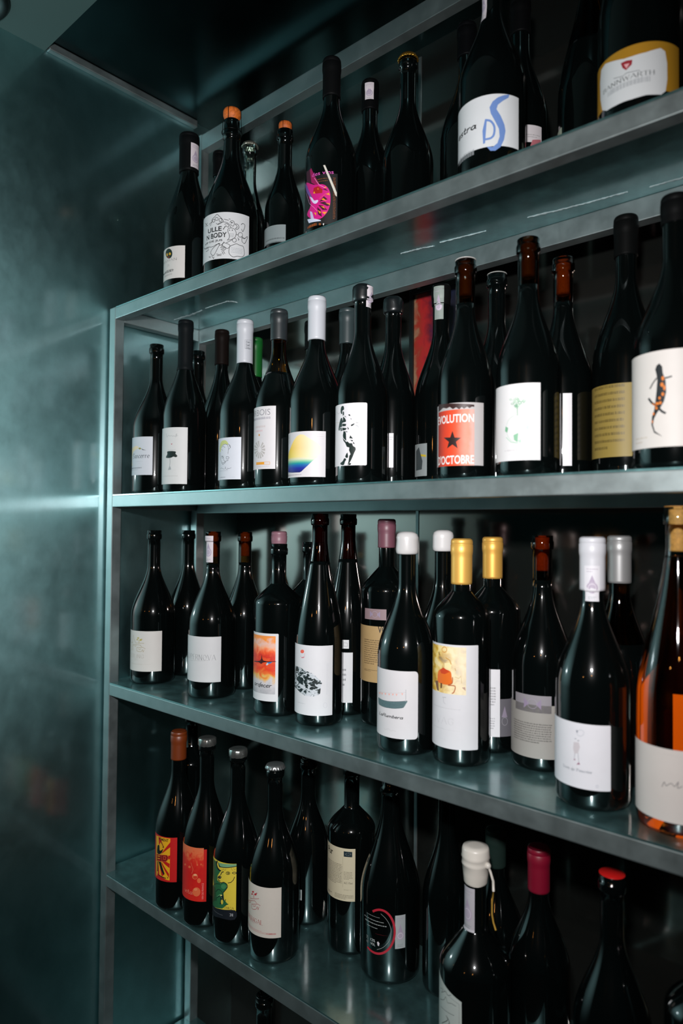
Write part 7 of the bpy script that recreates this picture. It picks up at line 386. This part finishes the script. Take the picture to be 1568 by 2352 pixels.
def smooth(pts, closed, n=4):
    """round a hand drawn outline through its points"""
    m = len(pts); out = []
    for i in range(m if closed else m - 1):
        p = [Vector(pts[(i + k) % m]) if closed else Vector(pts[min(m - 1, max(0, i + k))]) for k in (-1, 0, 1, 2)]
        for j in range(n):
            t = j / n
            q = .5 * (2 * p[1] + (p[2] - p[0]) * t + (2 * p[0] - 5 * p[1] + 4 * p[2] - p[3]) * t * t + (3 * p[1] - p[0] - 3 * p[2] + p[3]) * t ** 3)
            out.append((q.x, q.y))
    if not closed: out.append(tuple(pts[-1]))
    return out
def mitred(pts, wid, closed):
    P2 = [Vector((p[0], p[1])) for p in pts]
    P2 = [p for i, p in enumerate(P2) if i == 0 or (p - P2[i - 1]).length > 1e-4]
    if len(P2) < 2: return []
    m = len(P2); L = []; R_ = []
    for i, p in enumerate(P2):
        a = P2[i - 1] if (i or closed) else p; c = P2[(i + 1) % m] if (i < m - 1 or closed) else p
        d1 = (p - a); d2 = (c - p)
        d1 = d1.normalized() if d1.length > 1e-6 else d2.normalized(); d2 = d2.normalized() if d2.length > 1e-6 else d1
        t = d1 + d2
        t = t.normalized() if t.length > .2 else d1
        nrm = Vector((-t.y, t.x)); k = 1 / max(.55, nrm.dot(Vector((-d1.y, d1.x))))
        e = Vector((0, 0))
        if not closed and i == 0: e = -d2 * wid * .3
        if not closed and i == m - 1: e = d1 * wid * .3
        L.append(tuple(p + e + nrm * k * wid / 2)); R_.append(tuple(p + e - nrm * k * wid / 2))
    return [[L[i], L[(i + 1) % m], R_[(i + 1) % m], R_[i]] for i in range(m if closed else m - 1)]
def stroke_text(t, style, wt):
    """list of polygons in a box of height 1 and the width it takes; wt is the stroke weight in mm handled by the caller"""
    x = 0; polys = []
    for ch in t:
        g = STROKES.get(ch) or STROKES.get(ch.upper()) or STROKES[' ']
        for pl in g[1]:
            polys.append([(x + p[0], p[1]) for p in pl])
        x += g[0] + (.16 if style == 'serif' else .04)
    return polys, max(.1, x - .1)
FONT_JOBS = {}
def font_mesh(texts):
    """flat triangles of the built-in typeface, scaled to a unit box; styles: sans, bold, thin"""
    objs = []
    for t, st in texts:
        c = bpy.data.curves.new('type', 'FONT'); c.body = t; c.resolution_u = 3
        c.offset = {'sans': .0, 'bold': .022, 'thin': -.012}[st]
        o = bpy.data.objects.new('type', c); COL.objects.link(o); objs.append((t, st, o, c))
    bpy.context.view_layer.update(); dg = bpy.context.evaluated_depsgraph_get()
    for t, st, o, c in objs:
        me = o.evaluated_get(dg).to_mesh()
        vs = [v.co.copy() for v in me.vertices]; fs = [tuple(p.vertices) for p in me.polygons]
        x0 = min(v.x for v in vs); x1 = max(v.x for v in vs); y0 = min(v.y for v in vs); y1 = max(v.y for v in vs)
        FONT_JOBS[(t, st)] = ([((v.x - x0) / (x1 - x0), (v.y - y0) / (y1 - y0)) for v in vs], fs)
        o.evaluated_get(dg).to_mesh_clear()
    for t, st, o, c in objs:
        bpy.data.objects.remove(o); bpy.data.curves.remove(c)

# ------------------------------------------------------------------ printed pictures (procedural)
def ramp(nt, stops):
    r = nt.nodes.new('ShaderNodeValToRGB'); e = r.color_ramp.elements
    while len(e) < len(stops): e.new(.5)
    for q, (p, c) in zip(e, stops): q.position = p; q.color = lin(c)
    return r
def picture(name):
    if name in MATS: return MATS[name]
    m, nt, out = new(name); N = nt.nodes.new; Lk = nt.links.new
    p = N('ShaderNodeBsdfPrincipled'); setin(p, Roughness=.55); Lk(p.outputs[0], out.inputs[0])
    uv = N('ShaderNodeUVMap'); sep = N('ShaderNodeSeparateXYZ'); Lk(uv.outputs[0], sep.inputs[0])
    def noise(sc, det=4, dist=0., ysc=1.):
        mp = N('ShaderNodeMapping'); mp.inputs['Scale'].default_value = (1, ysc, 1); Lk(uv.outputs[0], mp.inputs[0])
        n = N('ShaderNodeTexNoise'); setin(n, Scale=sc, Detail=det, Distortion=dist); Lk(mp.outputs[0], n.inputs['Vector']); return n
    def madd(a, k, b):
        q = N('ShaderNodeMath'); q.operation = 'MULTIPLY_ADD'; Lk(a, q.inputs[0]); q.inputs[1].default_value = k
        if isinstance(b, float): q.inputs[2].default_value = b
        else: Lk(b, q.inputs[2])
        return q.outputs[0]
    def mix(f, a, b):
        q = N('ShaderNodeMix'); q.data_type = 'RGBA'
        if isinstance(f, float): q.inputs[0].default_value = f
        else: Lk(f, q.inputs[0])
        for s, i in ((a, 6), (b, 7)):
            if isinstance(s, str): q.inputs[i].default_value = lin(s)
            else: Lk(s, q.inputs[i])
        return q.outputs[2]
    X, Y = sep.outputs[0], sep.outputs[1]
    if name == 'sunsea':
        r = ramp(nt, [(0, '#0a0c58'), (.12, '#10208e'), (.20, '#0c60a0'), (.25, '#16908e'), (.30, '#7cba96'), (.36, '#cfcfae'), (.42, '#e6cf58'), (.65, '#e8c23c'), (1, '#e8cc5a')]); Lk(Y, r.inputs[0])
        f = ramp(nt, [(.25, '#000000'), (.95, '#e6e6e6')]); Lk(X, f.inputs[0])
        g = ramp(nt, [(.30, '#000000'), (.42, '#ffffff')]); Lk(Y, g.inputs[0])
        q = N('ShaderNodeMath'); q.operation = 'MULTIPLY'; Lk(f.outputs[0], q.inputs[0]); Lk(g.outputs[0], q.inputs[1])
        c = mix(q.outputs[0], r.outputs[0], '#d6d3d4')
    elif name == 'rock':
        n = noise(7, 8, 1.2); n2 = noise(2.2, 3, .5)
        s = madd(n2.outputs[0], .55, madd(n.outputs[0], .75, -.16))
        r = ramp(nt, [(.40, '#101c1e'), (.455, '#2a3a3c'), (.48, '#b4bcc2'), (.62, '#c9cdd4'), (.66, '#49585c'), (.70, '#ccd0d6')]); Lk(s, r.inputs[0]); c = r.outputs[0]
    elif name == 'sunset':
        n = noise(3.6, 6, .9, 1.6); n2 = noise(9, 5, .6)
        s = madd(n.outputs[0], .30, madd(n2.outputs[0], .10, madd(Y, .80, -.10)))
        r = ramp(nt, [(.0, '#8e9094'), (.12, '#a9a9ae'), (.25, '#c3bfc2'), (.33, '#dba850'), (.38, '#e0682a'), (.46, '#d83416'), (.52, '#de5426'), (.58, '#c8241a'), (.66, '#e8582a'), (.74, '#ec9a6c'), (.80, '#dcb4a6'), (.86, '#e88a30'), (.95, '#d88a52')]); Lk(s, r.inputs[0]); c = r.outputs[0]
    elif name == 'ochre':
        n = noise(5, 5, .6)
        r = ramp(nt, [(.28, '#7a5a10'), (.42, '#c89a28'), (.52, '#e0c060'), (.62, '#ead69a')]); Lk(n.outputs[0], r.inputs[0])
        f = ramp(nt, [(.30, '#000000'), (.85, '#e0e0e0')]); Lk(X, f.inputs[0])
        c = mix(f.outputs[0], r.outputs[0], '#e2d8c2')
    elif name == 'redwash':
        n = noise(6, 4); s = madd(n.outputs[0], .12, X)
        r = ramp(nt, [(.0, '#7c1a10'), (.35, '#c43416'), (.65, '#d84a26'), (.92, '#d87e66'), (1, '#c49a90')]); Lk(s, r.inputs[0]); c = r.outputs[0]
    elif name == 'bubblewash':
        n = noise(7, 5, .5, 1.4); s = madd(n.outputs[0], .42, madd(Y, .72, -.13))
        r = ramp(nt, [(.1, '#cc1e12'), (.45, '#c01210'), (.62, '#cc2a18'), (.72, '#d8663c'), (.85, '#cc6a42')]); Lk(s, r.inputs[0]); c = r.outputs[0]
    else:                                                    # neon: dark colour streaks
        n = noise(5.5, 5, .8, 2.2); s = madd(n.outputs[0], .42, madd(X, .95, -.20))
        r = ramp(nt, [(.0, '#8a6a50'), (.10, '#8c2818'), (.20, '#a01a1c'), (.33, '#6a1020'), (.42, '#3a0c34'), (.54, '#10285a'), (.66, '#0a1430'), (.85, '#141018'), (1, '#283040')]); Lk(s, r.inputs[0]); c = r.outputs[0]
    Lk(c, p.inputs['Base Color']); MATS[name] = m
    return m
def paper(col): return pbr('paper ' + col, col, .55, noise=((60, 60, 60), .015, 0)) 
def ink(col): return pbr('ink ' + col, col, .5)
def gold_paper(): return pbr('gold paper', '#c8932c', .38, .45)

# ------------------------------------------------------------------ labels wrapped round a bottle
G = 2.0     # mm between the columns that all layers of a label share
def wrapper(P, R, dr):
    """(s mm along the girth, v mm above the base, lift mm) -> point on the bottle, flat between shared columns"""
    def f(s, v, lift):
        z = v / 1000; r = rad(P, z) + dr(z) + lift / 1000
        k = math.floor(s / G); t = s / G - k
        a0 = k * G / 1000 / R; a1 = (k + 1) * G / 1000 / R
        return Vector((r * ((1 - t) * math.sin(a0) + t * math.sin(a1)), -r * ((1 - t) * math.cos(a0) + t * math.cos(a1)), z))
    return f
def column_cuts(bm, axis=0, step=G):
    if not bm.verts: return
    lo = min(v.co[axis] for v in bm.verts); hi = max(v.co[axis] for v in bm.verts)
    if hi - lo < step * .8: return
    k = math.ceil(lo / step)
    no = Vector((0, 0, 0)); no[axis] = 1
    while k * step < hi:
        co = Vector((0, 0, 0)); co[axis] = k * step
        bmesh.ops.bisect_plane(bm, geom=bm.verts[:] + bm.edges[:] + bm.faces[:], dist=1e-5, plane_co=co, plane_no=no); k += 1
class Print:
    """collects inked shapes in label millimetres, then builds one mesh"""
    def __init__(self): self.v = []; self.f = []; self.uv = []; self.mi = []; self.mats = []; self.n = 0
    def add(self, polys, mat, wrap, box=None, tris=None):
        bm = bmesh.new()
        if tris:
            vs = [bm.verts.new((x, y, 0)) for x, y in tris[0]]
            for t in tris[1]:
                try: bm.faces.new([vs[i] for i in t])
                except ValueError: pass
        for pl in polys:
            q = []
            for p in pl:
                if not q or (abs(p[0] - q[-1][0]) + abs(p[1] - q[-1][1])) > 1e-4: q.append(p)
            if len(q) > 2 and abs(q[0][0] - q[-1][0]) + abs(q[0][1] - q[-1][1]) < 1e-4: q.pop()
            if len(q) > 2: bm.faces.new([bm.verts.new((p[0], p[1], 0)) for p in q])
        bmesh.ops.triangulate(bm, faces=bm.faces[:])
        column_cuts(bm)
        if not bm.verts: bm.free(); return
        if mat not in self.mats: self.mats.append(mat)
        k = self.mats.index(mat); lift = .20 + .006 * self.n; self.n += 1
        x0 = min(v.co.x for v in bm.verts); x1 = max(v.co.x for v in bm.verts); y0 = min(v.co.y for v in bm.verts); y1 = max(v.co.y for v in bm.verts)
        base = len(self.v); bm.verts.index_update()
        for v in bm.verts: self.v.append(wrap(v.co.x, v.co.y, lift))
        flat = [((v.co.x - x0) / max(1e-6, x1 - x0), (v.co.y - y0) / max(1e-6, y1 - y0)) for v in bm.verts]
        for f in bm.faces:
            idx = [v.index for v in f.verts]
            if f.normal.z < 0: idx = idx[::-1]
            self.f.append([base + i for i in idx]); self.mi.append(k); self.uv += [flat[i] for i in idx]
        bm.free()
    def build(self, name, parent, **props):
        if not self.f: return None
        me = bpy.data.meshes.new(name); me.from_pydata(self.v, [], self.f)
        l = me.uv_layers.new(name='UVMap')
        l.data.foreach_set('uv', [c for t in self.uv for c in t])
        me.polygons.foreach_set('material_index', self.mi)
        return link(name, me, self.mats, parent, **props)
def small_print(s0, v0, s1, v1, n, fill, seed):
    """rows of tiny word marks, too small to read"""
    rnd = random.Random(seed * 7 + n); out = []; row = (v1 - v0) / n
    for i in range(n):
        x = s0; y = v1 - row * (i + .5); hh = row * fill * .5
        end = s1 if i < n - 1 or n == 1 else s0 + (s1 - s0) * rnd.uniform(.5, 1)
        while x < end - .3:
            ww = min(rnd.uniform(.8, 3.4), end - x)
            q = x
            while q < x + ww - .15:
                lw = rnd.uniform(.28, .55); up = hh * rnd.choice((.7, .7, 1, .85))
                out.append([(q, y - hh * .8), (q + lw, y - hh * .8), (q + lw, y + up), (q, y + up)]); q += lw + .22
            x += ww + .7
    return out
def label_on(bottle, P, R, dr, L):
    nm = L['name']; wrap = wrapper(P, R, dr)
    s0, s1, v0, v1 = L['s0'], L['s1'], L['v0'], L['v1']
    rr = L.get('r')
    if rr:                                                   # given on the neck: turn girth lengths into the neck's own angle
        def wrap(s, v, lift, W=wrapper(P, rr, dr)): return W(s, v, lift)
    host = bottle
    if not L.get('none'):
        c = L.get('corner', 0); bm = bmesh.new(); pts = []
        for cx, cy, a0 in ((s1 - c, v1 - c, 0), (s0 + c, v1 - c, 90), (s0 + c, v0 + c, 180), (s1 - c, v0 + c, 270)):
            for k in range(5 if c else 1):
                a = math.radians(a0 + (22.5 * k if c else 45)); pts.append((cx + c * math.cos(a) if c else cx, cy + c * math.sin(a) if c else cy))
        bm.faces.new([bm.verts.new((x, y, 0)) for x, y in pts]); column_cuts(bm)
        if rr or nm == 'tax_strip': column_cuts(bm, 1, 2.0)
        for v in bm.verts: v.co = wrap(v.co.x, v.co.y, .14)
        for f in bm.faces: f.normal_update()
        bmesh.ops.recalc_face_normals(bm, faces=bm.faces[:])
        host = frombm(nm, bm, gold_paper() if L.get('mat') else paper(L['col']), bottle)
    pr = Print()
    for o in L['ops']:
        k = o[0]
        if k == 'p': pr.add([smooth(o[2], True, 3) if 7 <= len(o[2]) < 19 else o[2]], ink(o[1]), wrap)
        elif k == 's': pr.add([o[2]], ink(o[1]), wrap)
        elif k == 'l': pr.add(mitred(smooth(o[3], bool(o[4]), 4) if 5 <= len(o[3]) < 20 else o[3], o[2], bool(o[4])), ink(o[1]), wrap)
        elif k == 'm': pr.add([[(o[2], o[3]), (o[4], o[3]), (o[4], o[5]), (o[2], o[5])]], picture(o[1]), wrap)
        elif k == 'g': pr.add([o[2]], picture(o[1]), wrap)
        elif k == 'x': pr.add(small_print(*o[2:]), ink(o[1]), wrap)
        elif k == 't':
            _, t, a, vb, b, h, col, st, wt = o
            if st in ('sans', 'bold', 'thin'):
                vs, fs = FONT_JOBS[(t, st)]
                pr.add([], ink(col), wrap, tris=([(a + x * (b - a), vb + y * h) for x, y in vs], fs))
            else:
                lines, wd = stroke_text(t, st, wt); polys = []
                for pl in lines:
                    q = [(a + (x / wd + (.05 * y if st == 'hand' else 0)) * (b - a), vb + y * h) for x, y in pl]
                    if st == 'serif':
                        polys += ribbon(q, wt, vary=lambda t: .35 + .75 * abs(t.y) if t.x * t.y <= .05 else .45)
                        for e in (q[0], q[-1]): polys += ribbon([(e[0] - wt * .9, e[1]), (e[0] + wt * .9, e[1])], wt * .35)
                    elif st == 'black': polys += ribbon(q, wt, vary=lambda t: .35 + .9 * abs(t.x * .5 - t.y * .87))
                    else: polys += ribbon(q, wt, vary=lambda t: .75 + .35 * abs(t.y))
                pr.add(polys, ink(col), wrap)
        elif k == 'v':                                       # lettering that climbs the label
            _, t, s, va, vb, wd, col, st = o
            vs, fs = FONT_JOBS[(t, st)]
            pr.add([], ink(col), wrap, tris=([(s - y * wd, va + x * (vb - va)) for x, y in vs], fs))
    pr.build('print', host)

# ------------------------------------------------------------------ closures
def along(pts, z):
    for (r0, z0), (r1, z1) in zip(pts, pts[1:]):
        if z0 <= z <= z1 and z1 > z0: return r0 + (r1 - r0) * (z - z0) / (z1 - z0)
    return pts[-4][0]
def capsule(b, P, h, col, ln, t=.0145):
    metal = col in ('#e6b258', '#e2ac50', '#9a9a9a'); dark = sum(lin(col)[:3]) < .06
    m = pbr('foil ' + col, col, .42 if metal else (.52 if dark else .42), .42 if metal else 0., .06 if dark else .5)
    d = .0008; z0 = h - ln; pts = [(rad(P, z0) + d * .3, z0), (max(rad(P, z0), t - .0014) + d, z0 + .0003)]
    for i in range(1, 13):
        z = z0 + (h - .022 - z0) * i / 12; pts.append((max(rad(P, z), t - .0014) + d, z))
    pts += [(t, h - .0185), (t + .0002, h - .0165), (t + .0002, h - .0080), (t - .0003, h - .0074), (t - .0004, h - .0066), (t, h - .0060), (t - .0003, h - .0022), (t - .0012, h - .0004), (t - .003, h + .0006), (.006, h + .0007), (0, h + .0007)]
    frombm('capsule', lathe(pts, 48), m, b, True)
    return lambda z: along(pts, min(z, h - .003)) - rad(P, z) if z > z0 else 0.
def wax(b, P, h, col, ln):
    m = pbr('wax ' + col, col, .35, 0, .5, coat=.3)
    rnd = random.Random(int(h * 1e5)); ph = [rnd.uniform(0, 6) for _ in range(4)]
    t = .0153 + (.0018 if ln > .04 else 0); z0 = h - ln
    pts = [(t - .0030, z0 - .0005), (t - .0010, z0), (t, z0 + .002), (t + .0004, z0 + .006), (t, h - .008), (t + .0002, h - .004), (t - .0012, h + .0005), (t - .0045, h + .0030), (.007, h + .0042), (0, h + .0044)]
    if ln > .04:                                             # thick sealing wax with two rolled ridges
        pts = [(.0136, z0 - .0006), (t - .0030, z0), (t - .0024, z0 + .002), (t - .0012, z0 + .012), (t - .0002, z0 + .0225), (t + .0007, z0 + .0240), (t + .0001, z0 + .0258), (t, h - .0135), (t + .0009, h - .0118), (t + .0002, h - .0098), (t - .0002, h - .0025), (t - .0014, h + .0006), (.0085, h + .0016), (0, h + .0014)]
    frombm('wax_cap', lathe(pts, 48, lambda k, f: .00035 * math.sin(2 * PI * f * 3 + ph[k % 4]) if k < 9 else 0), m, b, True)
    return lambda z: (t - rad(P, z)) if z > z0 else 0.
def crown(b, P, h, col):
    m = pbr('crown ' + col, col, .28, .85)
    pts = [(.0142, h - .0045), (.0160, h - .0045), (.0158, h - .0030), (.0150, h - .0008), (.0140, h + .0014), (.0118, h + .0022), (0, h + .0024)]
    frombm('crown_cap', lathe(pts, 126, lambda k, f: .0007 * math.cos(2 * PI * 21 * f) * (1, 1, .7, .25, 0, 0, 0)[k]), m, b, True)
def sparkling_cork(b, P, h, col, k=1.0):
    m = pbr('cork ' + col, col, .6, noise=((260, 260, 260), .45, .05))
    pts = [(.0100, h - .002), (.0104, h + .001), (.0140, h + .004), (.0156, h + .008), (.0158, h + .015), (.0146, h + .0185), (.0110, h + .0196), (0, h + .0200)]
    pts = [(r * k, h + (z - h) * k) for r, z in pts]
    frombm('cork', lathe(pts, 40), m, b, True)
    wm = pbr('cage_wire', '#1a1b1c', .3, .8); bm = bmesh.new()
    for q in range(4):
        a = .5 + q * PI / 2; c, s = math.sin(a), -math.cos(a)
        tube(bm, [(c * .009, s * .009, h + .0212), (c * .0148, s * .0148, h + .0200), (c * .0170, s * .0170, h + .0150), (c * .0172, s * .0172, h + .004), (c * .0180, s * .0180, h - .022)], .0006, 6)
    for zz, rr in ((h - .022, .0180),):
        tube(bm, [(rr * math.sin(i / 24 * 2 * PI), -rr * math.cos(i / 24 * 2 * PI), zz) for i in range(25)], .0006, 6)
    for v in bm.verts: v.co = Vector((v.co.x * k, v.co.y * k, h + (v.co.z - h) * k))
    frombm('wire_cage', bm, wm, b, True)
    frombm('cage_plate', lathe([(r * k, h + z * k) for r, z in ((0, .0203), (.0095, .0203), (.0104, .0207), (.0095, .0214), (0, .0219))], 32), pbr('cage_plate', '#0e0f10', .3, .5), b, True)
def foil_top(b, P, h, col):
    m = pbr('crumpled ' + col, col, .25, .9); rnd = random.Random(int(h * 1e6))
    ph = [(rnd.uniform(0, 6), rnd.randint(3, 11), rnd.uniform(.0002, .0006)) for _ in range(9)]
    pts = [(.0149, h - .010), (.0157, h - .008), (.0156, h - .004), (.0152, h + .0005), (.0140, h + .0026), (.0095, h + .0036), (.005, h + .0030), (0, h + .0034)]
    frombm('foil_cap', lathe(pts, 60, lambda k, f: ph[k][2] * math.sin(2 * PI * f * ph[k][1] + ph[k][0]) + .0003 * math.sin(2 * PI * f * (ph[k][1] + 5)) if k < 7 else 0), m, b, True)
def top_disc(b, P, h, col):
    m = pbr('disc ' + col, col, .4, .0)
    frombm('top_disc', lathe([(0, h + .0002), (.0134, h + .0002), (.0138, h + .0005), (.0135, h + .0009), (0, h + .0011)], 40), m, b, True)
def inner_cork(b, h, col='#a8763c'):
    m = pbr('stopper ' + col, col, .7, noise=((300, 300, 300), .3, .05))
    frombm('cork', lathe([(0, h - .046), (.0088, h - .046), (.0092, h - .044), (.0092, h - .004), (.0088, h - .0025), (0, h - .0025)], 32), m, b, True)

# ------------------------------------------------------------------ bottles
SHELF = {1: 'bottles on the top shelf', 2: 'bottles on the second shelf', 3: 'bottles on the third shelf', 4: 'bottles on the fourth shelf', 5: 'bottles on the lowest shelf'}
def make_bottle(d):
    h, r, kind = d['h'] - (.021 * d.get('corks', 1.0) if d['cap'][0] == 'cork' else 0), d['r'], d['kind']; P = prof(kind, h, r)
    b = empty('wine_bottle', (d['x'], d['y'], ZS[d['row']] + .0001), label=d['label'], category='bottle', group=SHELF[d['row']])
    g = d.get('glass'); cap, ccol, cln = d['cap']
    if g == 'rose':
        zl = .845 * h
        frombm('body', lathe(cut(P, zl, 'low') + [(0, zl)]), see_through('rose_wine', TINTS['rose']), b, True)
        frombm('neck', lathe(cut(P, zl, 'high') + [(0, h - .0022)], 48), see_through('neck_clear', TINTS['clear']), b, True, label='clear glass neck above the wine line')
        bm = bmesh.new(); row = []                            # back label, seen through the wine
        for i in range(25):
            a = math.radians(112 + 92 * i / 24); row.append([bm.verts.new(((r - .0010) * math.sin(a), -(r - .0010) * math.cos(a), z)) for z in (.020, .125)])
        for p, q in zip(row, row[1:]): bm.faces.new((p[0], q[0], q[1], p[1]))
        frombm('back_label', bm, paper('#d8d4cc'), b)
    elif g:
        zs = .56 * h if g == 'clear' else h - {'brown': .058, 'red': .075, 'yellowneck': .105, 'amberdark': .13}[g]
        frombm('body', lathe(cut(P, zs, 'low') + [(0, zs)]), GLASS, b, True)
        frombm('neck', lathe(cut(P, zs, 'high') + [(0, h - .0022)], 48), see_through('neck_' + g, TINTS[g]), b, True, label='see-through neck above the fill line')
    else:
        frombm('body', lathe(P + [(0, h - .0025)]), GLASS, b, True)
    dr = lambda z: 0.
    if cap == 'capsule': dr = capsule(b, P, h, ccol, cln, d.get('capr', .0145))
    elif cap in ('wax', 'waxstring'): dr = wax(b, P, h, ccol, cln)
    elif cap == 'crown': crown(b, P, h, ccol)
    elif cap == 'cork': sparkling_cork(b, P, h, ccol, d.get('corks', 1.0))
    elif cap == 'foil': foil_top(b, P, h, ccol)
    elif cap == 'disc': top_disc(b, P, h, ccol)
    if cap in ('none', 'disc') or g == 'yellowneck': inner_cork(b, h, d.get('cork', ('#5a3420' if g == 'red' else '#503218') if g else '#4a2c18'))
    if cap == 'waxstring':
        a = math.radians(86); c, s = math.sin(a), -math.cos(a); bm = bmesh.new()
        bmesh.ops.create_uvsphere(bm, u_segments=12, v_segments=8, radius=.0040)
        for v in bm.verts: v.co = Vector((c * .0182, s * .0182, h - .018)) + v.co
        frombm('wax_knot', bm, pbr('wax ' + ccol, ccol, .35), b, True)
        bm = bmesh.new(); tube(bm, [(c * .019, s * .019, h - .019), (c * .022, s * .022, h - .024), (c * .026, s * .026, h - .034), (c * .0265, s * .0265, h - .046)], .0016)
        frombm('string', bm, pbr('wax ' + ccol, ccol, .35), b, True, label='string end still coated in white wax')
        bm = bmesh.new(); tube(bm, [(c * .0265, s * .0265, h - .046), (c * .0245, s * .0245, h - .060), (c * .0245, s * .0245, h - .075), (c * .0265, s * .0265, h - .084), (c * .030, s * .030, h - .092)], .0011)
        frombm('string', bm, pbr('twine', '#a8812c', .8), b, True, label='bare yellow string end')
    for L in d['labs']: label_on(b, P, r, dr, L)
    return b
jobs = set()
for d in BOTTLES:
    for L in d['labs']:
        for o in L['ops']:
            if o[0] == 't' and o[7] in ('sans', 'bold', 'thin'): jobs.add((o[1], o[7]))
            if o[0] == 'v': jobs.add((o[1], o[7]))
font_mesh(sorted(jobs))
for d in BOTTLES: make_bottle(d)

# ------------------------------------------------------------------ picture on the back wall
t = empty('framed_print', (.494, .3347, 1.53), label='dark framed abstract print in red and blue on the back wall', category='picture')
x0, x1, z0, z1 = 0, .125, 0, .300
fm = pbr('frame_black', '#0a0c0c', .4)
bm = bmesh.new()
vs = [bm.verts.new(p) for p in ((x0 + .008, -.006, z0 + .008), (x1 - .008, -.006, z0 + .008), (x1 - .008, -.006, z1 - .008), (x0 + .008, -.006, z1 - .008))]
f = bm.faces.new(vs); uvl = bm.loops.layers.uv.new('UVMap')
for l, c in zip(f.loops, ((0, 0), (1, 0), (1, 1), (0, 1))): l[uvl].uv = c
frombm('print', bm, picture('neon'), t)
for lo, hi in (((x0, -.010, z0), (x0 + .009, 0, z1)), ((x1 - .009, -.010, z0), (x1, 0, z1)), ((x0 + .009, -.010, z0), (x1 - .009, 0, z0 + .009)), ((x0 + .009, -.010, z1 - .009), (x1 - .009, 0, z1))):
    box('frame', lo, hi, fm, t, .0008)
